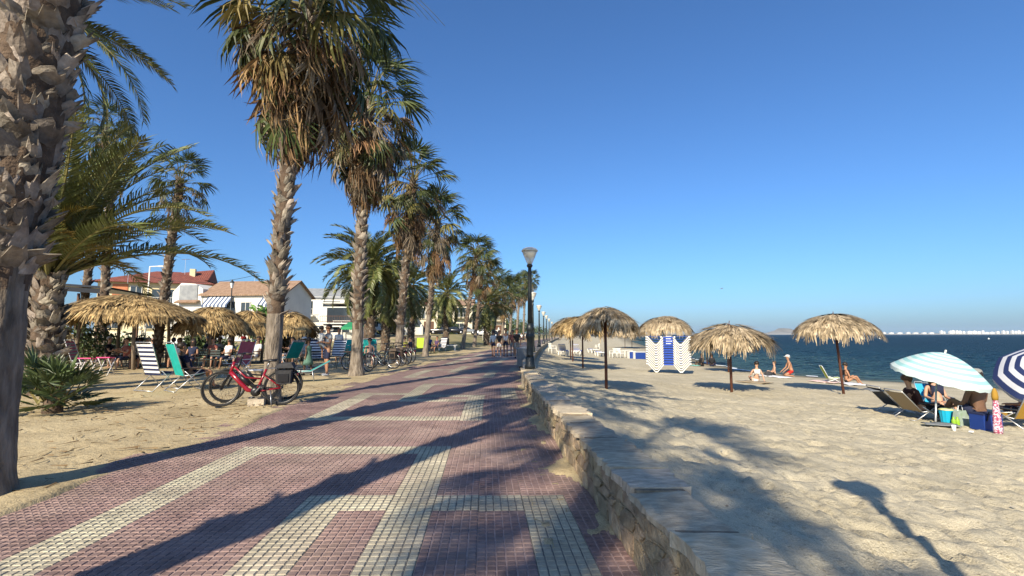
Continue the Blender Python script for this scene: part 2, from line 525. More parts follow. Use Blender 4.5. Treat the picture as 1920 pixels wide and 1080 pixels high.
# far shore: a low strip of land, a cone-shaped hill and towers
M_far = mat('far_land', (.20, .20, .17), (.30, .28, .24), scale=.004, rough=.95)
M_hill = mat('far_hill', (.14, .13, .11), (.21, .19, .16), scale=.01, rough=.95)
FY = 4200.0
def fx(px, y=FY):
    return at(px, 627, y).x
b = MB()
for k in range(60):
    pass
px_ = np.linspace(1120, 2100, 90)
vs, fs = [], []
for i, p in enumerate(px_):
    x = fx(p); h = 7 + 8 * vnoise(i * .7, 3.3) + (16 if 1380 < p < 1500 else 0) * vnoise(i * .9, 1.7)
    vs += [(x, FY - 60, SEA - 1), (x, FY, SEA + h * .5), (x, FY + 260, SEA + h), (x, FY + 700, SEA - 1)]
for i in range(len(px_) - 1):
    for j in range(3):
        fs.append((i * 4 + j, i * 4 + 4 + j, i * 4 + 5 + j, i * 4 + 1 + j))
ob = MB().add(vs, fs).build('far_shore', M_far, smooth=True); ob['kind'] = 'structure'
vs, fs = [], []
hx, hy = fx(1471, 5200), 5200
prof = [(0, 66), (34, 66), (62, 63), (100, 42), (150, 24), (220, 14), (330, 7), (420, -4)]
n = 40
for r_, z_ in prof:
    for j in range(n):
        q_ = 2 * math.pi * j / n
        k_ = 1 + .16 * (vnoise(j * .45, r_ * .03) - .5)
        vs.append((hx + r_ * k_ * math.cos(q_) * 1.0, hy + r_ * k_ * math.sin(q_), z_ * (1 + .1 * (vnoise(j * .6, r_ * .02 + 9) - .5))))
for i in range(len(prof) - 1):
    for j in range(n):
        fs.append((i * n + j, i * n + n + j, i * n + n + (j + 1) % n, i * n + (j + 1) % n))
ob = MB().add(vs, fs).build('hill', M_hill, smooth=True); ob['kind'] = 'structure'

# ------------------------------------------------------------------ promenade paving
SL = .383
V0 = 4.155                        # distance of row 0
UJ = -1.03                        # the joint u = 0 lies this far left of the wall face
def worn(m, dust=(.37, .285, .23), amount=.5):
    """trodden-in dust and stains that run across many slabs"""
    t = m.node_tree; N, L = t.nodes, t.links
    P = N['Principled BSDF']; src = P.inputs['Base Color'].links[0].from_socket
    ge = N.new('ShaderNodeNewGeometry')
    def nz(sc, lo, hi, to):
        n = N.new('ShaderNodeTexNoise'); n.inputs['Scale'].default_value = sc; n.inputs['Detail'].default_value = 6
        L.new(ge.outputs['Position'], n.inputs[0])
        r = N.new('ShaderNodeMapRange'); r.inputs['From Min'].default_value, r.inputs['From Max'].default_value = lo, hi
        r.inputs['To Min'].default_value, r.inputs['To Max'].default_value = to
        L.new(n.outputs[0], r.inputs[0]); return r.outputs[0]
    mx = N.new('ShaderNodeMix'); mx.data_type = 'RGBA'; L.new(nz(1.1, .38, .70, (.06, amount)), mx.inputs[0]); L.new(src, mx.inputs[6]); mx.inputs[7].default_value = (*dust, 1)
    hs = N.new('ShaderNodeHueSaturation'); L.new(mx.outputs[2], hs.inputs['Color']); L.new(nz(2.7, .3, .7, (.72, 1.18)), hs.inputs['Value'])
    L.new(hs.outputs[0], P.inputs['Base Color'])
    return m
M_pur = mat('purple_paver', (.168, .102, .093), (.245, .160, .146), scale=14, rough=.85, bump=.35, bscale=160, rnd=.13)
M_crm = mat('cream_paver', (.36, .33, .235), (.47, .44, .32), scale=14, rough=.85, bump=.35, bscale=160, rnd=.08)
M_jp = mat('sandy_joint', (.46, .34, .30), (.34, .235, .21), scale=9, rough=.95)
M_jc = mat('grey_joint', (.13, .12, .105), (.26, .235, .19), scale=9, rough=.95)
for m_ in (M_pur, M_crm): worn(m_)
def cream(c, r):
    """the key-pattern of cream slabs: column c (slab 0 starts at the joint u = 0), row r"""
    if r < -14:
        r += 41
    if r >= 29:
        r = 8 + (r - 29) % 21 if (r - 29) % 42 < 21 else (r - 29) % 21 - 13
    if r <= 5:
        if r == 0 and -4 <= c <= 1: return True
        if r == 5 and -8 <= c <= -2: return True
        if c == -2 and r <= 5: return True
        if c in (-4, 1) and r <= 0: return True
        if c == -8 and r <= 5: return True
        return False
    if r == 11 and -8 <= c <= -1: return True
    if c == -8 and 11 <= r <= 20: return True
    if r == 20 and -8 <= c <= -5: return True
    if c == -5 and 17 <= r <= 26: return True
    if r == 17 and -5 <= c <= -1: return True
    if c == -1 and 11 <= r <= 19: return True
    if r == 19 and -4 <= c <= -1: return True
    if r == 26 and -5 <= c <= -1: return True
    if c == 1 and 18 <= r <= 23: return True
    return False
def slab_mesh(name, m_top, m_joint, seed):
    rs = random.Random(seed)
    b = MB()
    h = SL / 2 - .0015
    b.add([(-h, -h, -.006), (h, -h, -.006), (h, h, -.006), (-h, h, -.006)], [(0, 1, 2, 3)], 1)
    p = SL / 6
    for i in range(6):
        for j in range(6):
            x0, y0 = -SL / 2 + i * p, -SL / 2 + j * p
            g = .0036 + rs.uniform(-.001, .001)
            z = rs.uniform(-.0012, .0012)
            a, c = x0 + g, x0 + p - g
            d, e = y0 + g, y0 + p - g
            k = .0045
            jt = lambda: rs.uniform(-.0012, .0012)
            vs = [(a, d, -.007), (c, d, -.007), (c, e, -.007), (a, e, -.007),
                  (a + k + jt(), d + k + jt(), z), (c - k + jt(), d + k + jt(), z), (c - k + jt(), e - k + jt(), z), (a + k + jt(), e - k + jt(), z)]
            b.add(vs, [(4, 5, 6, 7), (0, 1, 5, 4), (1, 2, 6, 5), (2, 3, 7, 6), (3, 0, 4, 7)], 0)
    return b.mesh(name, [m_top, m_joint])
promenade = bpy.data.objects.new('promenade', None); C.objects.link(promenade); promenade['kind'] = 'structure'
slab_v = {True: [slab_mesh('cream_slab', M_crm, M_jc, k) for k in range(3)], False: [slab_mesh('purple_slab', M_pur, M_jp, k) for k in range(3)]}
def slab_frame(c, r):
    v = V0 + (r + .5) * SL
    t = float(wx(v + .2) - wx(v - .2)) / .4
    x = float(wx(v)) + UJ + (c + .5) * SL
    return x, v, -math.atan(t)
rows = []
cols = range(-11, 3)
cand = []
for r in range(-5, 62):
    for c in cols:
        x, y, a = slab_frame(c, r)
        vis = y > 2.6 and abs(x) < 1.09 * y + .5
        cand.append((y if vis else y + 1000 if y > 2.6 else 5000, r, c, x, y, a))
cand.sort()
rs = random.Random(11)
far_b = MB()
for k, (_, r, c, x, y, a) in enumerate(cand):
    cr = cream(c, r)
    if k < 300:
        m = Matrix.Translation((x, y, rs.uniform(-.0015, .0015))) @ Matrix.Rotation(a + rs.choice((0, 1, 2, 3)) * math.pi / 2, 4, 'Z') @ Matrix.Rotation(R(rs.uniform(-.25, .25)), 4, 'X')
        put('slab', rs.choice(slab_v[cr]), promenade, m)
    else:
        m = Matrix.Translation((x, y, rs.uniform(-.001, .001))) @ Matrix.Rotation(a, 4, 'Z')
        h = SL / 2 - .001
        far_b.add([(-h, -h, -.006), (h, -h, -.006), (h, h, -.006), (-h, h, -.006)], [(0, 1, 2, 3)], 3 if cr else 1, m)
        p, g = SL / 6, .006
        for i in range(6):
            for j in range(6):
                x0, y0 = -SL / 2 + i * p, -SL / 2 + j * p
                z = rs.uniform(-.001, .001)
                far_b.add([(x0 + g, y0 + g, z), (x0 + p - g, y0 + g, z), (x0 + p - g, y0 + p - g, z), (x0 + g, y0 + p - g, z)], [(0, 1, 2, 3)], 2 if cr else 0, m)
M_pur2 = mat('purple_paver_far', (.20, .125, .115), (.27, .175, .16), scale=3, rough=.85)
M_crm2 = mat('cream_paver_far', (.38, .35, .25), (.47, .44, .32), scale=3, rough=.85)
for m_ in (M_pur2, M_crm2): worn(m_)
fo = far_b.build('paving_slabs', [M_pur2, M_jp, M_crm2, M_jc], promenade); fo['kind'] = 'stuff'
fb = MB()
for r in range(62, 620):
    v0, v1 = V0 + r * SL, V0 + (r + 1) * SL
    xa, xb = float(wx(v0)) + UJ, float(wx(v1)) + UJ
    c = -11
    while c < 3:
        cr = cream(c, r); e = c
        while e < 3 and cream(e, r) == cr: e += 1
        fb.add([(xa + c * SL, v0, -.003), (xa + e * SL, v0, -.003), (xb + e * SL, v1, -.003), (xb + c * SL, v1, -.003)], [(0, 1, 2, 3)], 1 if cr else 0)
        c = e
fo = fb.build('distant_paving', [M_pur2, M_crm2], promenade); fo['kind'] = 'stuff'
bb = MB()
for r in range(-60, -5, 2):
    v0, v1 = V0 + r * SL, V0 + (r + 2) * SL
    xa, xb = float(wx(v0)) + UJ, float(wx(v1)) + UJ
    bb.add([(xa - 11 * SL, v0, -.003), (xa + 3 * SL, v0, -.003), (xb + 3 * SL, v1, -.003), (xb - 11 * SL, v1, -.003)], [(0, 1, 2, 3)], 0)
fo = bb.build('paving_behind', [M_pur2], promenade); fo['kind'] = 'stuff'

# ------------------------------------------------------------------ sea wall
M_stone = mat('rubble_stone', (.27, .20, .12), (.42, .325, .205), scale=7, rough=.9, bump=1, bscale=40, rnd=.22, hue=.012, bdist=.03)
M_mort = mat('wall_mortar', (.30, .225, .135), (.43, .335, .21), scale=5, rough=.95, bump=1, bscale=40, bdist=.03)
M_cap = mat('cap_limestone', (.33, .27, .19), (.50, .42, .305), scale=11, rough=.9, bump=1, bscale=42, rnd=.2, detail=10, stretch=(.8, 1.8, 1), bdist=.014, hue=.01)
wall = thing('sea_wall', 'long low rubble stone wall with pale limestone top beside the paving', 'wall')
WT, WH = .33, .45
def wall_run(name, y0, y1, step, mats):
    ys = np.arange(y0, y1 + step / 2, step)
    vs, fs = [], []
    for y in ys:
        x = float(wx(y))
        j = (vnoise(y * 1.7, 4.1) - .5) * .04
        vs += [(x - .03 + j, y, -.15), (x + .012, y, WH - .07), (x + WT - .012, y, WH - .07), (x + WT + .03, y, -.7)]
    for i in range(len(ys) - 1):
        for j in range(3):
            fs.append((i * 4 + j + 1, i * 4 + j, i * 4 + 4 + j, i * 4 + 5 + j))
    k = len(vs) - 4
    fs += [(0, 1, 2, 3), (k + 3, k + 2, k + 1, k)]
    return MB().add(vs, fs).build(name, mats, wall)
wall_run('wall_core', -6, 13.2, .15, M_mort)
# face stones: a jittered net of cells, every stone its own piece
rs = random.Random(23)
ny = 58; y0, y1 = -.6, 13.15
def net(i, j):
    r2 = random.Random(i * 31 + j * 977)
    jy = 0 if i in (0, ny) else r2.uniform(-.33, .33)
    jz = 0 if j == 0 else r2.uniform(-.3, .3) if j < 3 else r2.uniform(-.12, .05)
    return y0 + (i + jy + (.5 if j % 2 else 0)) * (y1 - y0) / ny, (j + jz) * (WH - .06) / 3
for i in range(ny):
    for j in range(3):
        q = [net(i, j), net(i + 1, j), net(i + 1, j + 1), net(i, j + 1)]
        cy, cz = sum(p[0] for p in q) / 4, sum(p[1] for p in q) / 4
        ring = []
        for a in range(4):
            p0, p1 = q[a], q[(a + 1) % 4]
            ring.append((p0[0] * .93 + cy * .07 + (cy - p0[0]) * .05, p0[1] * .93 + cz * .07 + (cz - p0[1]) * .05))
            ring.append(((p0[0] + p1[0]) / 2 + rs.uniform(-.015, .015), ((p0[1] + p1[1]) / 2) + rs.uniform(-.012, .012)))
        ring = [(cy + (p[0] - cy) * .93, cz + (p[1] - cz) * .93) for p in ring]
        out = rs.uniform(.004, .022)
        vs = []
        for k_, lift in ((1.0, -.03), (.97, out * .5), (.72, out)):
            for p in ring:
                y_, z_ = cy + (p[0] - cy) * k_, cz + (p[1] - cz) * k_
                xw = float(wx(y_)) - .03 + .042 * (z_ + .15) / .53
                vs.append((xw - lift - rs.uniform(0, .008), y_ - cy, z_ - cz))
        xo = float(wx(cy))
        vs = [(v[0] - xo, v[1], v[2]) for v in vs]
        fs = []
        for g in range(2):
            for a in range(8):
                fs.append((g * 8 + (a + 1) % 8, g * 8 + a, g * 8 + 8 + a, g * 8 + 8 + (a + 1) % 8))
        fs.append(tuple(range(16, 24))[::-1])
        MB().add(vs, fs).build('stone', M_stone, wall, smooth=False, loc=(xo, cy, cz))
# cap stones
M_dkj = mat('dark_joint', (.15, .118, .08), (.24, .19, .13), scale=20, rough=1)  # dark tone standing in for shade down in the cap joints
y = -1.2
k = 0
while y < 13.1:
    L_ = min(rs.uniform(.42, .85), 13.15 - y + .05)
    n = 9
    top, ed = [], []
    xl = [-.03 + rs.uniform(-.028, .02) for _ in range(n + 1)]
    xw0 = rs.uniform(-.04, .04)
    xr = [WT + .02 + xw0 + rs.uniform(-.03, .03) for _ in range(n + 1)]
    cols_ = 7
    vs = []
    x0 = float(wx(y + L_ / 2))
    zt = rs.uniform(-.016, .012); tl = rs.uniform(-.012, .012)
    grid = []
    for a in range(n + 1):
        yy = y + .02 + (L_ - .04) * a / n
        row = []
        for c_ in range(cols_ + 1):
            xx = float(wx(yy)) + xl[a] + (xr[a] - xl[a]) * c_ / cols_
            zz = WH + zt + (vnoise(xx * 10, yy * 12) - .5) * .006 + tl * (c_ / cols_ - .5) - (rs.uniform(.0, .010) if c_ in (0, cols_) or a in (0, n) else 0)
            row.append(len(vs)); vs.append((xx - x0, yy - y, zz))
        grid.append(row)
    fs = [(grid[a][c_], grid[a][c_ + 1], grid[a + 1][c_ + 1], grid[a + 1][c_]) for a in range(n) for c_ in range(cols_)]
    rim = [grid[0][c_] for c_ in range(cols_ + 1)] + [grid[a][cols_] for a in range(1, n + 1)] + [grid[n][c_] for c_ in range(cols_ - 1, -1, -1)] + [grid[a][0] for a in range(n - 1, 0, -1)]
    low = []
    for q_ in rim:
        v = vs[q_]; low.append(len(vs)); vs.append((v[0] * 1.0 + rs.uniform(-.008, .008), v[1], WH - .065 + rs.uniform(-.008, .008)))
    for a in range(len(rim)):
        a2 = (a + 1) % len(rim)
        fs.append((rim[a2], rim[a], low[a], low[a2]))
    MB().add(vs, fs).build('cap_stone', M_cap, wall, smooth=False, loc=(x0, y, 0))
    y += L_
    k += 1
    MB().box((float(wx(y)) + WT / 2, y, WH - .035), (WT - .01, .044, .05), rz=rs.uniform(-.08, .08)).build('joint_shade', M_dkj, wall)  # dark bar added in the gap so the joint reads as shaded
# the wall goes on along the bay
wall_run('wall_run', 14.0, 150, .8, M_mort)
vs, fs = [], []
ys = np.arange(14.0, 150, .9)
for y in ys:
    x = float(wx(y)); j = (vnoise(y * 1.3, 7.7) - .5) * .05
    vs += [(x - .03, y, WH - .072), (x - .04 + j, y, WH), (x + WT + .03 + j, y, WH), (x + WT + .03, y, WH - .072)]
for i in range(len(ys) - 1):
    for j in range(3):
        fs.append((i * 4 + j + 1, i * 4 + j, i * 4 + 4 + j, i * 4 + 5 + j))
fs += [(0, 1, 2, 3)]
MB().add(vs, fs).build('wall_top', M_cap, wall)

# ------------------------------------------------------------------ promenade lamps on the wall
M_iron = mat('black_iron', (.012, .016, .016), (.022, .028, .026), scale=8, rough=.45, spec=.5, bump=.15, bscale=60)
M_lglass = glass_mat('lamp_glass', (.85, .83, .72), .38, .12)
M_lcap = mat('lamp_lid', (.62, .60, .52), rough=.35, metal=.3)
M_refl = mat('lamp_reflector', (.55, .45, .28), rough=.4)
M_pedestal = mat('pedestal_stone', (.36, .30, .22), (.50, .43, .33), scale=5, rough=.9, bump=.7, bscale=40)
_lamp = {}
def lamp(x, y, label, group=None, z=WH):
    t = thing('street_lamp', label, 'lamp', (x, y, z), R(12), group)
    if not _lamp:
        b = MB()
        b.lathe([(.15, 0), (.15, .10), (.135, .12), (.13, .30), (.11, .34)], 8)
        b.lathe([(.108, .34), (.10, .40), (.092, .80), (.11, .84), (.128, .88), (.128, .92), (.105, .96), (.088, 1.0), (.10, 1.06), (.115, 1.12), (.10, 1.18), (.070, 1.26)], 12)
        b.lathe([(.068, 1.26), (.060, 2.0), (.052, 2.62), (.066, 2.66), (.066, 2.70), (.05, 2.74), (.05, 2.84)], 12)
        _lamp['post'] = b.mesh('post', M_iron, True)
        _lamp['collar'] = MB().lathe([(.05, 2.83), (.085, 2.87), (.085, 2.91), (.06, 2.93)], 16).mesh('collar', M_iron, True)
        _lamp['lantern_glass'] = MB().lathe([(.06, 2.92), (.10, 3.0), (.165, 3.15), (.222, 3.30), (.218, 3.30), (.16, 3.15), (.095, 3.0), (.055, 2.93)], 20).mesh('lantern_glass', M_lglass, True)
        _lamp['lantern_lid'] = MB().lathe([(.235, 3.30), (.235, 3.325), (.19, 3.375), (.12, 3.405), (.03, 3.415)], 20).mesh('lantern_lid', M_lcap, True)
        _lamp['reflector'] = MB().lathe([(.05, 3.10), (.12, 3.14), (.17, 3.22), (.19, 3.29), (.18, 3.29), (.04, 3.12)], 16).mesh('reflector', M_refl, True)
        _lamp['lamp_holder'] = MB().lathe([(.045, 2.93), (.05, 3.0), (.035, 3.06), (.03, 3.1)], 10).mesh('lamp_holder', M_lcap, True)
    for k_, me in _lamp.items():
        put(k_, me, t)
    return t
ped = MB()
px0 = float(wx(13.55))
ped.box((px0 + .19, 13.6, .14), (.50, .78, .62)); ped.box((px0 + .19, 13.6, .46), (.56, .84, .075), 1)
ped.build('pedestal', [M_pedestal, M_cap], wall)
lamp(px0 + .17, 13.55, 'large black iron lamp on a stone pedestal, litter bin beside it', z=.498)
lamp(1.16, -.62, 'black iron lamp on the wall whose own shadow lies on the open sand')
for k, (y, nm) in enumerate(((27.5, 'black iron lamp on the wall, next after the one by the litter bin'), (39.7, 'black iron lamp on the wall at the white bollard beyond the bin'), (51, None), (61.5, None), (74, None), (93, None), (112, None))):
    lamp(float(wx(y)) + .18, y, nm or 'small distant black lamp on the curving sea wall', 'promenade lamps along the far wall' if not nm else None, z=WH + .003)

# ------------------------------------------------------------------ palms
M_trunk = mat('palm_trunk', (.11, .088, .066), (.27, .225, .175), scale=13, rough=.95, bump=1, bscale=26, stretch=(1, 1, .22), bdist=.05)
M_trunk_up = mat('palm_trunk_fibre', (.06, .04, .027), (.13, .09, .06), scale=9, rough=.95, bump=1, bscale=40)
M_boot = mat('leaf_base', (.10, .08, .06), (.36, .31, .25), scale=6, rough=.9, bump=.6, bscale=30, rnd=.45, hue=.014)
M_bootj = mat('leaf_base_joined', (.09, .072, .054), (.30, .255, .20), scale=6, rough=.9, bump=.6, bscale=30, island=.55)
M_fan = mat('fan_leaf', (.042, .062, .019), (.095, .11, .034), scale=2.0, rough=.5, spec=.4, rnd=.35, hue=.02, transl=.18)
M_fan_y = mat('fan_leaf_yellowing', (.10, .095, .028), (.20, .155, .05), scale=2.0, rough=.6, rnd=.3, hue=.02, transl=.18)
M_dead = mat('dead_leaf', (.12, .066, .030), (.26, .165, .080), scale=2.5, rough=.85, rnd=.5, hue=.012, transl=.1)
M_deadg = mat('dead_leaf_grey', (.13, .10, .07), (.27, .22, .155), scale=2.5, rough=.9, rnd=.4, hue=.01, transl=.1)
M_fanj = mat('fan_leaf_joined', (.042, .062, .020), (.085, .10, .032), scale=2, rough=.5, island=.4, transl=.18)
M_pet = mat('petiole', (.13, .12, .035), (.22, .16, .06), scale=3, rough=.6, rnd=.25)
M_date = mat('date_leaf', (.080, .098, .028), (.17, .18, .058), scale=3, rough=.45, spec=.45, rnd=.35, hue=.015, transl=.15)
M_date_y = mat('date_leaf_gold', (.16, .12, .025), (.27, .19, .045), scale=3, rough=.55, rnd=.25, hue=.012, transl=.15)
M_rach = mat('date_rachis', (.11, .105, .035), (.20, .17, .055), scale=3, rough=.55, rnd=.2)

def fan_leaf(seed, m_leaf, m_pet, pet=1.0, rad=.95, nseg=22, span=105, droop=.35, dead=False):
    """a fan leaf: petiole along +y, blade of folded segments; upper side +z"""
    rs = random.Random(seed)
    b = MB()
    pp = [(0, 0, 0), (0, pet * .5, .03), (0, pet, 0)]
    for w_, mi in ((.022, 1),):
        vs, fs = [], []
        for i, p in enumerate(pp):
            k = w_ * (1.3 - .25 * i)
            vs += [(p[0] - k, p[1], p[2]), (p[0] + k, p[1], p[2]), (p[0], p[1], p[2] - k * .9)]
        for i in range(2):
            for j in range(3):
                fs.append((i * 3 + j, i * 3 + (j + 1) % 3, i * 3 + 3 + (j + 1) % 3, i * 3 + 3 + j))
        b.add(vs, fs, mi)
    n = nseg
    for s_ in range(n):
        t = (s_ + .5) / n * 2 - 1
        an = R(span) * t + R(rs.uniform(-3, 3))
        L_ = rad * (1 - .28 * abs(t) ** 2) * rs.uniform(.85, 1.05)
        if dead and rs.random() < .25: L_ *= .6
        da = R(span) / n
        dr = droop * rs.uniform(.6, 1.5)
        sw = rs.uniform(-.12, .12) * (2 if dead else 1)
        def P(r, a, off=0):
            rr = r * L_
            z = -dr * (r ** 2.2) * L_ + off
            k = 1 - .35 * dr * r * r
            return (math.sin(a) * rr * k, pet + math.cos(a) * rr * k - (.25 * abs(t) * r * L_ if dead else 0), z)
        pl = .018 if s_ % 2 else -.018
        v = [P(.06, an - da), P(.06, an + da), P(.42, an - da * .95, pl), P(.42, an + da * .95, -pl),
             P(.74, an - da * .5 + sw * .4, pl * .5), P(.74, an + da * .42 + sw * .4, -pl * .5), P(1.0, an + sw)]
        b.add(v, [(0, 1, 3, 2), (2, 3, 5, 4), (4, 5, 6)], 0)
    return b.mesh('fan_leaf' if not dead else 'dead_fan_leaf', [m_leaf, m_pet])
FAN_G = [fan_leaf(i, M_fan, M_pet, pet=U(.9, 1.15), droop=U(.35, .85), span=U(85, 110)) for i in range(5)]
FAN_Y = [fan_leaf(20 + i, M_fan_y, M_pet, pet=U(.9, 1.1), droop=U(.5, .8), span=U(75, 95)) for i in range(2)]
FAN_D = [fan_leaf(40 + i, m_, M_deadg, pet=U(.8, 1.0), rad=U(.85, 1.1), nseg=18, span=U(28, 55), droop=U(.2, .6), dead=True) for i, m_ in enumerate((M_dead, M_dead, M_deadg, M_deadg))]

def frond(seed, m_leaf, m_rach, L_=3.6, bend=1.0, npair=62, lw=.05, ll=.5, lift=.5, bare=.14):
    """a feather frond: rachis starts along +y and bends down (-z); leaflets on both sides"""
    rs = random.Random(seed)
    b = MB()
    n = 14
    pts, a = [Vector((0, 0, 0))], 0.0
    for i in range(n):
        a -= bend / n * (.35 + 1.3 * i / n)
        pts.append(pts[-1] + Vector((.02 * math.sin(seed + i * .7), math.cos(a), math.sin(a))) * L_ / n)
    rd = [.034 * (1 - .88 * i / n) + .003 for i in range(n + 1)]
    b.tube(pts, rd, 4, 1, cap=False)
    for k in range(npair):
        f = bare + (1 - bare) * (k + .5) / npair
        x = f * n; i = min(int(x), n - 1); fr = x - i
        p = pts[i].lerp(pts[i + 1], fr)
        t = (pts[i + 1] - pts[i]).normalized()
        up = Vector((1, 0, 0)).cross(t).normalized()
        env = min(1, (f - bare) * 6 + .35) * (1 - .55 * max(0, (f - .55) / .45) ** 1.5)
        for sd in (-1, 1):
            l_ = ll * env * rs.uniform(.85, 1.1)
            fw = .55 + .5 * f + rs.uniform(-.12, .12)
            d = (Vector((sd, 0, 0)) + t * fw + up * (lift * rs.uniform(.3, 1.4))).normalized()
            q1 = p + d * l_ * .55
            q2 = p + d * l_ + Vector((0, 0, -.16 * l_)) + t * .05
            wv = (t * 1.0 + up * rs.uniform(-.5, .5)).normalized() * lw * .5
            b.add([p - wv * .6, p + wv * .6, q1 + wv, q1 - wv, q2], [(0, 1, 2, 3), (3, 2, 4)], 0)
    return b.mesh('frond', [m_leaf, m_rach])
FR_UP = [frond(i, M_date, M_rach, U(3.4, 4.2), U(.5, .9)) for i in range(3)]
FR_MID = [frond(10 + i, M_date, M_rach, U(3.6, 4.3), U(1.0, 1.5)) for i in range(4)]
FR_HANG = [frond(20 + i, M_date, M_rach, U(3.4, 4.2), U(1.4, 1.9), lift=.25) for i in range(3)]
FR_GOLD = [frond(30 + i, M_date_y, M_rach, U(1.2, 1.7), U(.9, 1.6), npair=34, ll=.34, lift=.3, lw=.03) for i in range(2)]
FRF_MID = [frond(40 + i, M_date, M_rach, U(3.4, 4.0), U(.9, 1.5), npair=40, lw=.10, ll=.55) for i in range(3)]
FRF_HANG = [frond(50 + i, M_date, M_rach, U(3.2, 4.0), U(1.3, 1.9), npair=40, lw=.10, ll=.55, lift=.25) for i in range(3)]

def dir_matrix(p, az, el, roll=0, sc=1.0):
    """+y along the direction (azimuth az from +x, elevation el), upper side up"""
    y = Vector((math.cos(az) * math.cos(el), math.sin(az) * math.cos(el), math.sin(el)))
    upv = Vector((0, 0, 1))
    if abs(y.z) > .985:
        upv = Vector((-math.cos(az), -math.sin(az), .2)) if y.z > 0 else Vector((math.cos(az), math.sin(az), .2))
    x = y.cross(upv).normalized()
    z = x.cross(y)
    m = Matrix(((x.x, y.x, z.x, p[0]), (x.y, y.y, z.y, p[1]), (x.z, y.z, z.z, p[2]), (0, 0, 0, 1)))
    return m @ Matrix.Rotation(roll, 4, 'Y') @ Matrix.Diagonal((sc, sc, sc, 1))

def boot_mesh(seed, m, big=1.0):
    """torn leaf base: a curved, split, ragged shield standing up and out from the trunk"""
    rs = random.Random(seed)
    nc, nr = 6, 4
    w0, L_ = .085 * big * rs.uniform(.85, 1.2), .22 * big * rs.uniform(.75, 1.3)
    o = rs.uniform(.05, .15) * big
    skew = rs.uniform(-.05, .05) * big
    cols = [1 - .55 * rs.random() for _ in range(nc)]
    cut = rs.randrange(1, nc - 1); cols[cut] *= .45
    vs = []
    for back in (0, 1):
        for r in range(nr):
            t = r / (nr - 1)
            for c in range(nc):
                s_ = c / (nc - 1) * 2 - 1
                tt = t * cols[c] if r == nr - 1 else t * (.72 + .28 * cols[c])
                wd = w0 * (1 - .45 * tt)
                y = o * tt ** 1.6 - .045 * big * s_ * s_ * (1 - .5 * tt) + .01 + rs.uniform(-.006, .006) * big - back * .014 * big * (1 - .6 * tt)
                vs.append((s_ * wd + skew * tt, y, L_ * tt))
    fs = []
    n1 = nc * nr
    for r in range(nr - 1):
        for c in range(nc - 1):
            q = r * nc + c
            fs.append((q, q + 1, q + nc + 1, q + nc)[::-1]); fs.append((n1 + q, n1 + q + 1, n1 + q + nc + 1, n1 + q + nc))
    for c in range(nc - 1):
        q = (nr - 1) * nc + c; fs.append((q, n1 + q, n1 + q + 1, q + 1)[::-1])
    for r in range(nr - 1):
        for c in (0, nc - 1):
            q = r * nc + c; fs.append((q, q + nc, n1 + q + nc, n1 + q) if c else (q, n1 + q, n1 + q + nc, q + nc))
    return MB().add(vs, fs).mesh('leaf_base', m)
BOOTS = [boot_mesh(i, M_boot) for i in range(9)]
BOOTS_BIG = [boot_mesh(50 + i, M_boot, 1.25) for i in range(9)]

def bezier(p0, p1, p2, t):
    return p0 * (1 - t) ** 2 + p1 * 2 * t * (1 - t) + p2 * t * t

def trunk_line(base, top, bow=(0, 0, 0), n=40):
    base, top = Vector(base), Vector(top)
    mid = (base + top) / 2 + Vector(bow)
    return [bezier(base, mid, top, i / n) for i in range(n + 1)]

def trunk_mesh(path, rad, name='trunk', mats=None, sides=18, rough=.03, seed=0, ring=.0, split=None):
    """rad(t, z) -> radius; vertical cracks and ring scars pushed into the surface"""
    rs = random.Random(seed)
    vs, fs, mi = [], [], []
    n = len(path) - 1
    x0 = path[0]
    ph = rs.uniform(0, 50)
    for i, p in enumerate(path):
        for j in range(sides):
            q = 2 * math.pi * j / sides
            r = rad(i / n, p.z - x0.z)
            r *= 1 + rough * 2 * (float(vnoise(j * 1.1 + ph, i * .35)) - .5) + ring * (float(vnoise(j * .9 + ph, i * .10 + 7)) - .5) + ring * .5 * (float(vnoise(3.3, i * .8)) - .5)
            vs.append((p.x - x0.x + r * math.cos(q), p.y - x0.y + r * math.sin(q), p.z - x0.z))
    for i in range(n):
        for j in range(sides):
            fs.append((i * sides + j, i * sides + (j + 1) % sides, (i + 1) * sides + (j + 1) % sides, (i + 1) * sides + j))
    fs.append(tuple((n) * sides + j for j in range(sides)))
    mb = MB().add(vs, fs)
    if split is not None:
        mb.m = [1 if path[min(k // sides, n)].z - x0.z > split + .35 * (float(vnoise((k % sides) * .5, 2.2)) - .5) else 0 for k in range(len(fs))]
        mats = [M_trunk, M_trunk_up]
    return mb.mesh(name, mats or M_trunk, True)

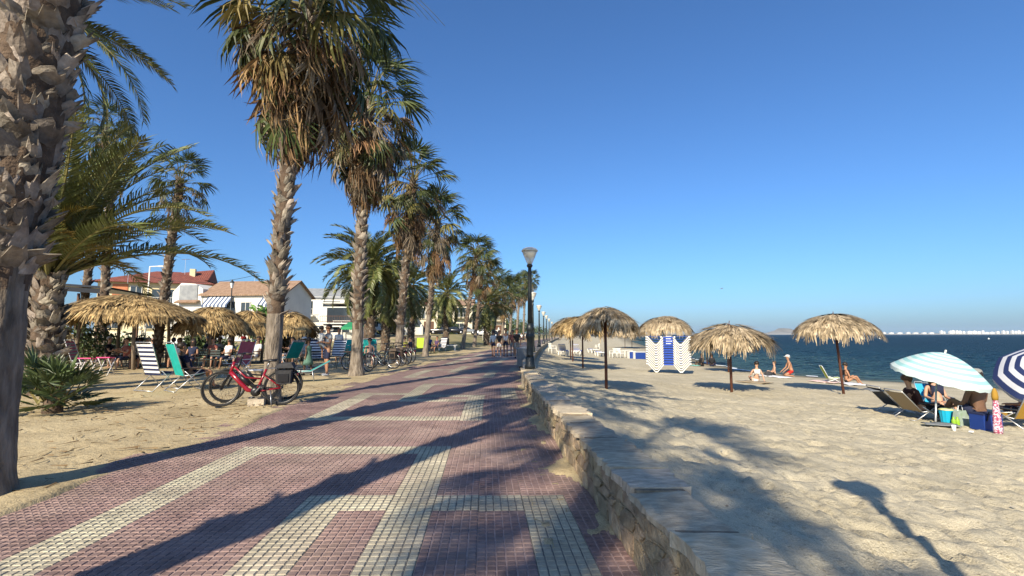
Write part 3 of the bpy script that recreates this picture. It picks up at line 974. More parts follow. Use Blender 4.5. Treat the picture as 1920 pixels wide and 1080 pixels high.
def place_boots(trunk, path, rad, t0, t1, n, seed, meshes, joined=None, sc=(.8, 1.25)):
    rs = random.Random(seed)
    x0 = path[0]; N = len(path) - 1
    jb = MB() if joined else None
    for k in range(n):
        t = t0 + (t1 - t0) * (k + rs.random()) / n
        i = min(int(t * N), N - 1)
        p = path[i].lerp(path[i + 1], t * N - i) - x0
        q = k * 2.39996 + rs.uniform(-.25, .25)
        r = rad(t, p.z) * .97
        s_ = rs.uniform(*sc)
        m = Matrix.Translation((p.x + r * math.cos(q), p.y + r * math.sin(q), p.z)) @ Matrix.Rotation(q - math.pi / 2, 4, 'Z') @ Matrix.Rotation(rs.uniform(-.15, .45), 4, 'X').inverted() @ Matrix.Rotation(rs.uniform(-.5, .5), 4, 'Y') @ Matrix.Diagonal((s_ * rs.uniform(.9, 1.3), s_, s_ * rs.uniform(.8, 1.3), 1))
        me = rs.choice(meshes)
        if joined:
            jb.add([v.co for v in me.vertices], [tuple(p_.vertices) for p_ in me.polygons], 0, m)
        else:
            put('leaf_base', me, trunk, m)
    if joined:
        o = jb.build('leaf_bases', joined, trunk); o['kind'] = 'stuff'

def fan_palm(name, label, base, top, r0=.27, r1=.20, n_green=38, n_dead=46, skirt=1.8, seed=1, boots=None, boot_from=.3, sc=1.0, bow=(0, 0, 0), wind=0, group=None, detail=True, nboot=150, dead_green=.3, flare=.12, radf=None, bmesh_=None, bsc=None, fine=None, boot_to=.985):
    rs = random.Random(seed)
    base, top = Vector(base), Vector(top)
    t = thing(name, label, 'palm tree', tuple(base), 0, group)
    path = trunk_line(base, top, bow, fine[0] if fine else 44 if detail else 20)
    H = top.z - base.z
    def rad(f, z):
        return (radf(z) if radf else r0 + (r1 - r0) * f) + flare * math.exp(-max(z, 0) / .35)
    tr = put('trunk', trunk_mesh(path, rad, sides=fine[1] if fine else 18 if detail else 10, seed=seed, ring=.09 if fine else .05, split=boot_from * H - .05 if detail else None), t)
    if nboot:
        place_boots(tr, path, rad, boot_from, boot_to, nboot, seed, bmesh_ or BOOTS, joined=None if boots else M_bootj, sc=bsc or ((.75, 1.3) if detail else (1.0, 1.6)))
    crown = bpy.data.objects.new('crown', None); C.objects.link(crown); crown.parent = t
    crown.location = top - base
    tl = top - base
    def leaf(me, p, az, el, s_, nm):
        put(nm, me, crown, dir_matrix(p, az, el, rs.uniform(-.5, .5), s_))
    for k in range(n_green):
        f = (k + .5) / n_green
        el = R(82 - 112 * f ** .9 + rs.uniform(-10, 10))
        az = k * 2.39996 + rs.uniform(-.3, .3) + wind * math.sin(k)
        z = .25 - .75 * f
        me = rs.choice(FAN_G) if (f < .75 or rs.random() < .6) else rs.choice(FAN_Y)
        leaf(me, (r1 * .6 * math.cos(az), r1 * .6 * math.sin(az), z), az, el, sc * rs.uniform(.85, 1.15), 'fan_leaf')
    for k in range(n_dead):
        f = (k + .5) / n_dead
        el = R(-18 - 64 * f ** .7 + rs.uniform(-12, 12))
        az = k * 2.39996 + rs.uniform(-.4, .4)
        z = -.45 - skirt * f * .75
        me = rs.choice(FAN_G + FAN_Y) if rs.random() < dead_green * (1 - f) else rs.choice(FAN_D)
        # follow the trunk line downwards
        fr = max(0, 1 + z / H); i = min(int(fr * (len(path) - 1)), len(path) - 2)
        c = path[i] - top
        leaf(me, (c.x + r1 * .8 * math.cos(az), c.y + r1 * .8 * math.sin(az), z), az, el, sc * rs.uniform(.75, 1.1), 'dead_leaf')
    return t

def date_palm(name, label, base, top, r0=.36, r1=.34, n=42, seed=1, sc=1.0, gold=0, boots=True, group=None, nboot=130, az_skip=None, hang=.35, lo=-50, far=False):
    rs = random.Random(seed)
    base, top = Vector(base), Vector(top)
    t = thing(name, label, 'palm tree', tuple(base), 0, group)
    path = trunk_line(base, top, (0, 0, 0), 24)
    rad = lambda f, z: r0 + (r1 - r0) * f + .06 * math.exp(-max(z, 0) / .3)
    tr = put('trunk', trunk_mesh(path, rad, sides=16, seed=seed, mats=M_trunk_up), t)
    place_boots(tr, path, rad, .02, .99, nboot, seed, BOOTS_BIG, joined=None if boots else M_bootj)
    crown = bpy.data.objects.new('crown', None); C.objects.link(crown); crown.parent = t
    crown.location = top - base
    for k in range(n):
        f = (k + .5) / n
        el = R(84 - (84 - lo) * f + rs.uniform(-8, 8))
        az = k * 2.39996 + rs.uniform(-.25, .25)
        me = rs.choice((FRF_MID if f < 1 - hang else FRF_HANG) if far else FR_UP if f < .55 else FR_MID if f < 1 - hang else FR_HANG)
        put('frond', me, crown, dir_matrix((r1 * .4 * math.cos(az), r1 * .4 * math.sin(az), .3 - .45 * f), az, el, rs.uniform(-.5, .5), sc * rs.uniform(.85, 1.1)))
    for k in range(gold):
        az = rs.uniform(0, 6.28)
        put('fruit_frond', rs.choice(FR_GOLD), crown, dir_matrix((.25 * math.cos(az), .25 * math.sin(az), rs.uniform(-.1, .3)), az, R(rs.uniform(35, 80)), rs.uniform(-.6, .6), sc * rs.uniform(.9, 1.2)))
    return t

def row_palm(bpx, bpy_, tpx, tpy, lab, seed, dist=None, dtop=0, **kw):
    b_ = spot(bpx, bpy_) if dist is None else None
    if b_ is None:
        q = at(bpx, bpy_, dist); b_ = Vector((q.x, dist, gz(q.x, dist)))
    t_ = at(tpx, tpy, b_.y + dtop)
    return fan_palm('fan_palm', lab, b_, t_, seed=seed, **kw)

# the stout palm standing at the edge of the paving
sp = fan_palm('fan_palm', 'stout palm with torn grey leaf bases at the edge of the paving', (-4.84, 4.46, 0), (-4.72, 4.7, 9.3), r1=.27, n_green=34, n_dead=30, skirt=1.3, seed=3, boots=True, boot_from=.215, boot_to=.62, nboot=300, flare=.07, fine=(150, 64),
         radf=lambda z: float(np.interp(z, [0, .6, 1.9, 2.4, 3.2, 4.5, 6, 9], [.25, .23, .215, .235, .29, .32, .30, .26])), bmesh_=BOOTS_BIG, bsc=(.62, 1.2))
# torn fibre hanging between its leaf bases
rs = random.Random(91); fb = MB()
for k in range(1500):
    z = 2.0 + 4.2 * rs.random(); q = rs.uniform(0, 6.283)
    r = float(np.interp(z, [1.9, 2.4, 3.2, 4.5, 6.3], [.22, .25, .31, .35, .33])) * rs.uniform(.97, 1.14)
    cx, cy = .12 * z / 9.3, .24 * z / 9.3
    p = V0_ = Vector((cx + r * math.cos(q), cy + r * math.sin(q), z))
    tg = Vector((-math.sin(q), math.cos(q), 0)); ou = Vector((math.cos(q), math.sin(q), 0))
    l_ = rs.uniform(.06, .22); dn = (Vector((0, 0, rs.choice((-1, -1, 1)))) + tg * rs.uniform(-.9, .9) + ou * rs.uniform(-.05, .35)).normalized()
    w_ = tg * rs.uniform(.004, .013)
    p1 = p + dn * l_ * .6; p2 = p + dn * l_ + Vector((0, 0, -.03))
    fb.add([p - w_, p + w_, p1 + w_ * .8, p1 - w_ * .8, p2], [(0, 1, 2, 3), (3, 2, 4)])
pth = trunk_line((-4.84, 4.46, 0), (-4.72, 4.7, 9.3), (0, 0, 0), 150)
place_boots(sp.children[0], pth, lambda f, z: float(np.interp(z, [1.9, 2.4, 3.2, 4.5, 6, 9], [.215, .235, .29, .32, .30, .26])), .21, .98, 520, 17, BOOTS_BIG, joined=M_bootj, sc=(.35, .85))
M_fib = mat('torn_fibre', (.13, .085, .055), (.33, .28, .22), scale=5, rough=.95, island=.5)
o = fb.build('torn_fibre', M_fib, sp.children[0]); o['kind'] = 'stuff'
tall = row_palm(508, 755, 586, -8, 'tall palm with shaggy brown skirt behind the red bicycle', 5, boots=True, nboot=230, boot_from=.2, r0=.165, r1=.165, n_green=40, n_dead=165, skirt=2.5, bow=(-.30, 0, 0), dead_green=.16, flare=.06, sc=1.22)
cr = [ch for ch in tall.children if ch.name.startswith('crown')][0]
M_stalk = mat('flower_stalk', (.20, .19, .10), (.34, .30, .18), scale=4, rough=.7)
for k in range(9):      # bare flower stalks arching out of the crown
    ln = 1.35 + .18 * k; pts = []
    for f in np.linspace(0, 1, 12):
        pts.append((.15 + ln * f ** .8, -.35 + .16 * k * f, .15 + .9 * f - 2.4 * max(0, f - .3) ** 1.5 + .03 * k))
    MB().tube(pts, [.013 * (1 - .6 * i / 11) for i in range(12)], 5).build('flower_stalk', M_stalk, cr, True)
row_palm(668, 704, 692, 185, 'palm with shaded trunk beside the man carrying a baby', 8, boots=True, nboot=210, boot_from=.17, r0=.19, r1=.18, n_green=34, n_dead=150, skirt=2.9, bow=(-.1, 0, 0), dead_green=.2, sc=1.22)
row_palm(745, 682, 775, 335, 'palm with dark red-brown skirt rising from the parked bicycles', 9, nboot=150, boot_from=.2, r0=.2, r1=.17, n_green=36, n_dead=90, skirt=2.8, sc=1.22)
row_palm(797, 668, 822, 410, 'slim palm with pale smooth foot beside the lime green chair', 12, nboot=130, boot_from=.3, r0=.17, r1=.16, flare=.09, n_green=36, n_dead=80, skirt=3.0, sc=1.25)
row_palm(867, 655, 893, 478, 'leaning palm with full green crown and orange dead leaves beside the concrete bench', 15, nboot=90, boot_from=.2, r0=.19, r1=.17, n_green=46, n_dead=26, skirt=1.6, dead_green=.1, sc=1.35)
row_palm(889, 650, 905, 505, 'palm with dark trunk between the leaning palm and the white lamp pole', 17, nboot=70, boot_from=.2, r0=.2, r1=.17, n_green=36, n_dead=44, sc=1.4)
for k, (x, y, tx, ty, s_) in enumerate(((923, 646, 934, 535, 61), (941, 643, 948, 547, 62), (955, 641, 962, 540, 63), (968, 639.5, 975, 535, 64), (981, 638, 985, 528, 65), (992, 636, 996, 524, 66))):
    row_palm(x, y, tx, ty, 'distant palm with drooping pale leaves in the row beyond the walkers', s_, nboot=50, n_green=34, n_dead=34, skirt=3.2, sc=1.6, detail=False, group='distant palms beyond the walkers', r0=.26, r1=.22)
# second row, behind the chairs and towards the street
date_palm('date_palm', 'bushy date palm arching over behind the palm with shaded trunk', spot(692, 664), at(694, 505, spot(692, 664).y), n=84, seed=21, r0=.42, r1=.40, sc=1.05, boots=False, hang=.5, lo=-62, far=True)
date_palm('date_palm', 'low date palm with limp fronds beside the parked cars', spot(836, 646), at(838, 552, spot(836, 646).y), n=54, seed=22, sc=1.1, boots=False, hang=.5, lo=-60, far=True)
date_palm('date_palm', 'low date palm behind the slim trunks near the cream house', spot(770, 652), at(772, 535, spot(770, 652).y), n=54, seed=24, sc=1.0, boots=False, hang=.5, lo=-60, far=True)
for k, (bx, tx, ty, ds, lab) in enumerate(((292, 338, 335, 22.0, 'slender palm with pale knobbly trunk behind the large thatched shelter'), (190, 212, 275, 24.0, 'straight dark palm trunk behind the black awning'), (146, 200, 235, 26.0, 'leaning palm trunk close to the black awning'))):
    row_palm(bx, 660, tx, ty, lab, 31 + k, dist=ds, nboot=160, boot_from=.05, r0=.19, r1=.16, n_green=30, n_dead=30, skirt=1.4, flare=.05, sc=.78)
date_palm('date_palm', 'young date palm with golden fruit stalks and long arching fronds', spot(84, 738), at(92, 512, spot(84, 738).y), n=54, seed=41, r0=.31, r1=.29, gold=22, sc=1.12, nboot=120, hang=0, lo=34)
date_palm('date_palm', 'tall date palm whose fronds hang down above the young date palm', spot(40, 735), Vector((at(30, 400, 12.5).x - .6, 12.4, 10.6)), n=54, seed=43, r0=.30, r1=.26, sc=1.1, nboot=120, boots=False, hang=.5, lo=-75)
# palms behind the viewer that throw the shadows lying on the paving and the beach
fan_palm('fan_palm', 'palm whose trunk shadow crosses the cream bands of the paving', (-4.05, -.75, 0), (-3.8, -.6, 9.0), seed=51, nboot=40, n_green=28, n_dead=16, r0=.24, r1=.22, detail=False, sc=1.35)
fan_palm('fan_palm', 'palm whose crown shadow lies on the beach beside the wall', (-4.95, -9.2, 0), (-4.75, -9.0, 10.2), seed=52, nboot=40, n_green=24, n_dead=10, r0=.24, r1=.22, detail=False, sc=1.2)
fan_palm('fan_palm', 'palm whose crown shades the limestone top of the wall', (-5.5, -12.6, 0), (-5.4, -12.4, 10.0), seed=54, nboot=40, n_green=20, n_dead=8, r0=.24, r1=.22, detail=False, sc=1.05)
date_palm('date_palm', 'date palm between the parked bicycles and the cream house', spot(722, 658), at(725, 540, spot(722, 658).y), n=54, seed=26, sc=1.05, boots=False, hang=.5, lo=-60, far=True)
date_palm('date_palm', 'date palm in front of the beige house by the white lamp pole', spot(912, 647), at(912, 575, spot(912, 647).y), n=46, seed=27, sc=1.0, boots=False, hang=.5, lo=-60, far=True)
# low fan palm bush at the foot of the date palm
bs = spot(98, 774)
t = thing('fan_palm_bush', 'low green fan palm bush at the foot of the date palm', 'bush', tuple(bs))
rs = random.Random(77)
LOW = [fan_leaf(80 + i, mat('bush_leaf_%d' % i, (.055, .085, .028), (.10, .13, .045), scale=3, rough=.45, spec=.5, rnd=.3, transl=.15), M_pet, pet=U(.45, .6), rad=U(.5, .62), nseg=18, span=U(85, 120), droop=U(.02, .14)) for i in range(3)]
for k in range(46):
    az = k * 2.39996
    f = k / 46
    put('fan_leaf', rs.choice(LOW), t, dir_matrix((rs.uniform(-.3, .3), rs.uniform(-.2, .2), .05 + .35 * (1 - f)), az, R(80 - 74 * f + rs.uniform(-10, 10)), rs.uniform(-.5, .5), rs.uniform(.6, .85)))
MB().lathe([(.16, -.05), (.15, .1), (.12, .3), (.06, .42)], 10).build('stem', M_trunk_up, t, True)

# ------------------------------------------------------------------ thatched shades
M_thatch = mat('thatch', (.19, .12, .048), (.46, .33, .155), scale=5, rough=.9, island=.6, transl=.08)
M_thatch_g = mat('grey_thatch', (.20, .15, .09), (.45, .36, .235), scale=5, rough=.9, island=.58, transl=.08)
M_thcore = mat('thatch_core', (.07, .045, .022), (.13, .085, .045), scale=8, rough=1, bump=1, bscale=40)
M_pole = mat('varnished_pole', (.075, .028, .018), (.13, .05, .03), scale=6, rough=.6, bump=.3, bscale=60, stretch=(1, 1, .2))
M_post = mat('grey_post', (.16, .12, .08), (.27, .21, .15), scale=6, rough=.9, bump=.5, bscale=50, stretch=(1, 1, .2))
def thatch(seed, rad=1.0, rise=.42, drop=.30, n=2600, m=None, sx=1.0, ragged=.12, strand=.34, wd=.016, hang=1.0):
    """uneven dome of straw: strands grow in clumps that sag and hang over the rim"""
    rs = np.random.RandomState(seed)
    co, fc = [], []
    w1, w2, w3 = rs.rand(3) * 6.28
    def surf(f, a):           # f 0 apex .. 1 rim
        r = rad * f * (1 + (.05 * math.sin(a * 3 + w1) + .035 * math.sin(a * 7 + w2)) * f)
        z = rise * (1 - f ** 1.7) - .05 * rise * math.sin(a * 2 + w3) * f
        return Vector((r * math.cos(a) * sx, r * math.sin(a), z))
    nclump = max(40, n // 26)
    k = 0
    for c in range(nclump):
        fcl = math.sqrt(rs.rand()) * .96 if c < nclump * .6 else .84 + .16 * rs.rand()
        acl = c * 2.39996 + rs.randn() * .12
        lcl = strand * (.65 + .75 * rs.rand())
        scl = (rs.rand() - .5) * .8
        hcl = .5 + .9 * rs.rand()
        lift = .02 + .05 * rs.rand()
        for q in range(26):
            f = min(1.0, max(.02, fcl + rs.randn() * .045))
            a = acl + rs.randn() * (.07 / max(f, .25))
            p = surf(f, a)
            out = (surf(min(f + .05, 1.03), a) - surf(max(f - .05, 0), a)).normalized()
            sd = Vector((-math.sin(a), math.cos(a), 0))
            l_ = lcl * (.7 + .6 * rs.rand())
            w_ = wd * (.6 + .8 * rs.rand())
            up = Vector((0, 0, lift + .02 * rs.rand()))
            sk = sd * (scl + (rs.rand() - .5) * .35)
            g = min(1, max(0, f - .72) * 4.5) * hcl * hang
            p0 = p + up * .6
            p1 = p0 + (out + sk * .5) * l_ * .5 + up * .25 + Vector((0, 0, -.16 * g * l_))
            p2 = p1 + (out * max(.15, 1 - .6 * g) + sk + Vector((0, 0, -.95 * g))).normalized() * l_ * (.5 + ragged * rs.rand() * 2.5)
            b = len(co)
            co += [p0 - sd * w_ * .5, p0 + sd * w_ * .5, p1 + sd * w_, p1 - sd * w_, p2 + sd * w_ * .35, p2 - sd * w_ * .35]
            fc += [(b, b + 1, b + 2, b + 3), (b + 3, b + 2, b + 4, b + 5)]
    mb = MB(); mb.v = [tuple(c) for c in co]; mb.f = fc; mb.m = [0] * len(fc)
    vs, fs = [], []
    nn = 22
    rows_ = [(f, 0) for f in (.02, .25, .5, .75, .9, 1.0)] + [(.97, -drop * .3), (.85, -.05), (.45, -.10 * rise), (.03, -.15 * rise)]
    for f, dz in rows_:
        for jn in range(nn):
            p = surf(f * .985, 2 * math.pi * jn / nn); vs.append((p.x, p.y, p.z - .012 + dz))
    for i in range(len(rows_) - 1):
        for jn in range(nn): fs.append((i * nn + jn, i * nn + (jn + 1) % nn, (i + 1) * nn + (jn + 1) % nn, (i + 1) * nn + jn)[::-1])
    mb.add(vs, fs, 1)
    return mb.mesh('thatch', [m or M_thatch, M_thcore])
TH = [thatch(i * 7 + 1, m=(M_thatch, M_thatch_g, M_thatch_g, M_thatch_g, M_thatch_g)[i], rise=(.42, .48, .40, .36, .44)[i], ragged=(.12, .16, .10, .2, .12)[i], strand=(.34, .40, .32, .38, .34)[i], n=3200, wd=.019) for i in range(5)]
def parasol(base, H, rad, label, v=0, lean=(0, 0), rz=0, group=None, pm=None, pr=.045):
    t = thing('thatched_parasol', label, 'parasol', tuple(base), 0, group)
    zr = H - .42 * rad
    b = MB().tube([(0, 0, -.3), (lean[0] * .5, lean[1] * .5, H * .5), (lean[0], lean[1], H - .05)], [pr, pr * .95, pr * .85], 10)
    b.build('pole', pm or M_pole, t, True)
    o = put('thatch', TH[v], t, Matrix.Translation((lean[0], lean[1], zr)) @ Matrix.Rotation(rz + base[0] * 1.7, 4, 'Z') @ Matrix.Rotation(.05 * math.sin(base[0] * 9), 4, 'X') @ Matrix.Rotation(lean[0] * .35, 4, 'Y') @ Matrix.Diagonal((rad, rad, rad, 1)))
    o['kind'] = 'stuff'
    rb = MB()
    for k in range(6):
        a = k * math.pi / 3
        rb.tube([(lean[0] + .03 * math.cos(a), lean[1] + .03 * math.sin(a), H - .2 * rad), (lean[0] + rad * .85 * math.cos(a), lean[1] + rad * .85 * math.sin(a), zr + .05)], .014, 5)
    rb.build('rafters', M_post, t)
    MB().tube([(lean[0], lean[1], H - .1), (lean[0] + .02, lean[1], H + .07)], .012, 5).build('tip', M_pole, t)
    return t
def beach_parasol(px, py, toppy, wpx, label, v, lean=(0, 0), group=None, rz=0, leanpx=0):
    p = spot(px, py)
    sc_ = p.y / FPX
    H = at(px, toppy, p.y).z - p.z
    return parasol(p, H, wpx * .5 * sc_ * .80, label, v, (leanpx * sc_, 0), rz, group)
beach_parasol(1137, 728, 580, 122, 'thatched parasol on a dark pole, nearest to the sea wall', 1)
beach_parasol(1372, 735, 605, 146, 'thatched parasol in front of the sunbathers in swimwear', 3)
beach_parasol(1583, 739, 588, 142, 'thatched parasol with tilted red-brown pole beside the lime chair', 2, leanpx=-12)
beach_parasol(1250, 672, 594, 100, 'thatched parasol behind the stack of sun loungers', 4)
beach_parasol(1093, 690, 594, 112, 'thatched parasol whose pole stands behind the one nearest the wall', 0)
beach_parasol(1074, 678, 597, 84, 'thatched parasol over the blue and white sun loungers', 1)
beach_parasol(1070, 672, 601, 74, 'thatched parasol with shaded pole behind the blue loungers', 0)
beach_parasol(1366, 698, 622, 90, 'small thatched parasol standing behind the sunbathers\' parasol', 1)
beach_parasol(1326, 684, 624, 84, 'low thatched parasol over the two people sitting in the shade', 0)
beach_parasol(1172, 653, 612, 56, 'far thatched parasol close to the water, pole on pale sand', 1)
beach_parasol(1185, 652, 613, 54, 'far thatched parasol beside the white plastic chairs', 0)

# ---- thatched shelters on the plaza
RISE = .85
def shelter(px, py, y, H, rad, label, n=4200, sx=1.0, seed=5, posts=4):
    q = at(px, py, y)
    base = Vector((q.x, y, gz(q.x, y)))
    t = thing('thatched_shelter', label, 'shelter', tuple(base))
    o = put('thatch', thatch(seed, rad=rad, rise=RISE, drop=.4, n=n, m=M_thatch, sx=sx, strand=.44, wd=.03, ragged=.12, hang=.66), t, Matrix.Translation((0, 0, H - RISE)))
    o['kind'] = 'stuff'
    rs = random.Random(seed)
    for k in range(posts):
        a = 2 * math.pi * (k + .5) / posts
        x, yy = rad * .62 * math.cos(a) * sx, rad * .62 * math.sin(a)
        MB().tube([(x + rs.uniform(-.1, .1), yy, -.1), (x * 1.0, yy, 1.2), (x * .95, yy * .95, H - .6)], [.075, .068, .06], 9).build('post', M_post, t, True)
    return t
shelter(238, 600, 21.0, 3.15, 2.35, 'large thatched shelter over the cafe tables beside the date palm', 6500, sx=1.12, seed=5)
shelter(398, 600, 23.0, 2.75, 1.45, 'thatched shelter in front of the white car', 3600, seed=6, posts=3)
shelter(468, 600, 24.5, 2.65, 1.25, 'small thatched shelter over the person in olive', 3000, seed=7, posts=3)
shelter(545, 600, 26.0, 2.65, 1.3, 'thatched shelter half hidden by the trunk behind the bicycle', 3000, seed=8, posts=3)

# ------------------------------------------------------------------ seats
M_alu = mat('tube_metal', (.50, .50, .50), rough=.35, metal=.7)
M_tubew = mat('white_tube', (.70, .70, .68), rough=.4)
M_tubed = mat('dark_tube', (.03, .03, .032), rough=.4)
M_teal = mat('teal_cloth', (.005, .28, .24), (.008, .36, .31), scale=6, rough=.75)
M_navy = mat('navy_cloth', (.012, .018, .06), rough=.8)
M_whitec = mat('white_cloth', (.66, .66, .66), rough=.85)
M_pink = mat('pink_plastic', (.75, .05, .20), rough=.5)
M_rose = mat('faded_red_cloth', (.28, .05, .07), (.36, .08, .10), scale=5, rough=.8)
M_sage = mat('sage_cloth', (.20, .21, .16), rough=.85)
M_lime = mat('lime_cloth', (.30, .42, .02), rough=.7)
M_sand_c = mat('beige_cloth', (.30, .235, .15), rough=.85)
M_greyc = mat('grey_cloth', (.16, .17, .18), rough=.85)
M_yel = mat('mustard_cloth', (.30, .17, .02), rough=.8)
M_wplast = mat('white_plastic', (.70, .68, .60), (.78, .76, .69), scale=5, rough=.4)
M_blue = mat('blue_mesh', (.012, .05, .30), (.02, .075, .40), scale=30, rough=.6)
M_dgreen = mat('dark_green_metal', (.018, .03, .026), rough=.5)
def beach_chair(loc, rz, label, cloth, stripes=None, frame=None, recline=0.0, group=None, low=False, arms=True):
    """folding chair with a high cloth back, tube frame, arms and crossed legs; sits facing +y"""
    t = thing('folding_chair', label, 'chair', tuple(loc), rz, group)
    fr = frame or M_alu
    sh = .20 if low else .40
    bk = .58 if low else .84
    lean = .32 + recline
    W = .26 if low else .32
    seat = [(0, .26, sh + .05), (0, .10, sh + .01), (0, -.06, sh - .015), (0, -.20, sh)]
    tx, tz = -.20 - bk * math.sin(lean), sh + bk * math.cos(lean)
    back = [(0, -.20 - bk * math.sin(lean) * f, sh + bk * math.cos(lean) * f + .0) for f in np.linspace(0, 1, 15)]
    mts = [cloth] if stripes is None else [cloth, stripes]
    MB().strip(seat, W * 2 - .02, .008, 0, mis=None if stripes is None else [0, 1]).build('seat', mts, t)
    MB().strip(back, W * 2 - .02, .008, 0, mis=None if stripes is None else [0, 1]).build('backrest', mts, t)
    rails = MB()
    top = [(-W, tx, tz), (-W * .92, tx - .03, tz + .05), (W * .92, tx - .03, tz + .05), (W, tx, tz)]
    rails.tube([(-W, -.20, sh)] + top + [(W, -.20, sh)], .012, 6)
    rails.tube([(-W, -.20, sh), (-W, .27, sh + .055), (W, .27, sh + .055), (W, -.20, sh)], .012, 6)
    rails.build('frame', fr, t, True)
    for sd in (-1, 1):
        x = sd * (W + .018)
        MB().tube([(x, .30, 0), (x, -.20, sh + .12)], .012, 6).build('leg', fr, t, True)
        MB().tube([(x + sd * .02, -.42, 0), (x + sd * .02, .16, sh + .16 if arms else sh + .05)], .012, 6).build('leg', fr, t, True)
        if arms:
            MB().box((x + sd * .01, -.06, sh + .19), (.045, .46, .025)).build('armrest', M_wplast if fr is M_tubew else M_tubed, t)
    MB().tube([(-W - .02, .30, .02), (W + .02, .30, .02)], .011, 6).build('foot_bar', fr, t, True)
    MB().tube([(-W - .04, -.42, .02), (W + .04, -.42, .02)], .011, 6).build('foot_bar', fr, t, True)
    return t
def cafe_chair(loc, rz, label, m, group=None):
    t = thing('cafe_chair', label, 'chair', tuple(loc), rz, group)
    if not _cafe.get(m.name):
        d = {}
        d['seat'] = MB().box((0, 0, .44), (.42, .42, .025)).mesh('seat', m)
        b = MB()
        for z in (.58, .68, .78):
            b.box((0, -.21, z), (.40, .018, .06), rx=.12)
        b.tube([(-.2, -.19, .44), (-.2, -.25, .86), (.2, -.25, .86), (.2, -.19, .44)], .012, 6)
        d['backrest'] = b.mesh('backrest', m)
        for nm, x, y in (('leg', -.19, .19), ('leg.', .19, .19), ('leg..', -.19, -.19), ('leg...', .19, -.19)):
            d[nm] = MB().tube([(x, y, .44), (x * 1.15, y * 1.25, 0)], .012, 6).mesh('leg', m, True)
        _cafe[m.name] = d
    for k_, me in _cafe[m.name].items():
        put(k_.strip('.'), me, t)
    return t
_cafe = {}
def round_table(loc, label, m, h=.74, r=.42, group=None):
    t = thing('cafe_table', label, 'table', tuple(loc), 0, group)
    MB().lathe([(r, h - .02), (r, h), (r * .9, h + .004)], 20).build('table_top', m, t)
    MB().tube([(0, 0, 0), (0, 0, h - .02)], .03, 8).build('leg', M_tubed, t, True)
    MB().box((0, 0, .02), (.5, .05, .03)).box((0, 0, .026), (.05, .5, .03)).build('foot', M_tubed, t)
    return t
P = spot
# folding chairs on the plaza sand
beach_chair(P(300, 731), R(-22), 'navy and white striped folding chair standing empty on the plaza', M_navy, M_whitec)
beach_chair(P(352, 732), R(-38), 'teal folding chair with a person in it beside the red bicycle', M_teal)
beach_chair(P(155, 702), R(-70), 'folding chair with sage and red cloth back and a white frame', M_sage, M_rose, M_tubew, arms=False)
t = thing('stool', 'two-part pink topped camping stool in front of the sage chair', 'stool', tuple(P(178, 704)), R(10))
MB().box((-.28, 0, .60), (.42, .36, .03), rx=-.08).build('seat', M_pink, t); MB().box((.28, .05, .62), (.42, .36, .03), rx=-.08).build('seat', M_pink, t)
for x in (-.45, -.1, .15, .46):
    MB().tube([(x, -.15, .6), (x + .07, .15, 0)], .012, 6).tube([(x + .07, .15, .6), (x, -.15, 0)], .012, 6).build('leg', M_tubew, t, True)
beach_chair(P(443, 706), R(165), 'faded red folding chair with white seat behind the bicycle handlebars', M_rose, None, M_tubew)
beach_chair(P(541, 688), R(60), 'teal reclining chair near the hedge beside the tall trunk', M_teal, None, M_tubew, recline=.25)
beach_chair(P(592, 691), R(200), 'wide navy striped chair behind the girl in the green dress', M_whitec, M_navy)
beach_chair(P(628, 684), R(170), 'navy striped chair beside the man carrying a baby', M_whitec, M_navy)
beach_chair(P(648, 682), R(185), 'teal chair half hidden by the shaded palm trunk', M_teal, None, M_alu)
beach_chair(P(692, 684), R(195), 'teal chair with a sunbathing man beside the parked bicycles', M_teal, None, M_alu)
beach_chair(P(788, 664), R(185), 'lime green chair beside the slim palm', M_lime, None, M_tubed)
beach_chair(P(826, 662), R(150), 'navy striped chair beside the slim palm and the person in purple', M_whitec, M_navy, M_tubed)
# teal lounge bed with its end raised, right behind the bicycle
t = thing('sun_bed', 'teal low sun bed with raised head end behind the bicycle', 'sun bed', tuple(P(565, 716)), R(-68))
MB().strip([(0, -.75, .30), (0, -.2, .30), (0, .25, .32), (0, .8, .62)], .52, .012).build('cloth', M_teal, t)
for sd in (-.27, .27):
    MB().tube([(sd, -.76, .31), (sd, .25, .32), (sd, .82, .63)], .012, 6).build('rail', M_alu, t, True)
    MB().tube([(sd, -.6, .3), (sd, -.66, 0)], .012, 6).build('leg', M_alu, t, True)
    MB().tube([(sd, .3, .34), (sd, .36, 0)], .012, 6).build('leg', M_alu, t, True)
# cafe tables and chairs under the shelters
G = 'dark cafe chairs under the shelters'
for k, (px, py, rz, lab) in enumerate(((222, 687, 20, 'dark cafe chair closest to the pole under the large shelter'), (243, 690, -10, 'dark cafe chair standing in the sun edge of the large shelter'), (268, 686, 30, 'dark cafe chair in front of the person in salmon'), (318, 684, 150, 'dark cafe chair behind the striped chair'), (200, 680, 200, 'dark cafe chair the grey haired man sits on'), (300, 676, 180, 'dark cafe chair the person in salmon sits on'), (372, 690, 170, 'brown cafe chair behind the teal chair'), (396, 694, 180, 'brown cafe chair with round seat beside the low table'), (400, 676, 0, 'dark cafe chair under the second shelter'), (432, 674, 20, 'dark cafe chair beside the person in olive'), (480, 678, 160, 'dark cafe chair the man in white sits on'), (565, 683, 170, 'dark cafe chair with a person in white'), (640, 690, 120, 'dark cafe chair beside the shaded palm trunk'))):
    cafe_chair(P(px, py), R(rz), lab, M_dgreen)
M_brownw = mat('brown_table', (.06, .035, .022), (.10, .06, .035), scale=6, rough=.6)
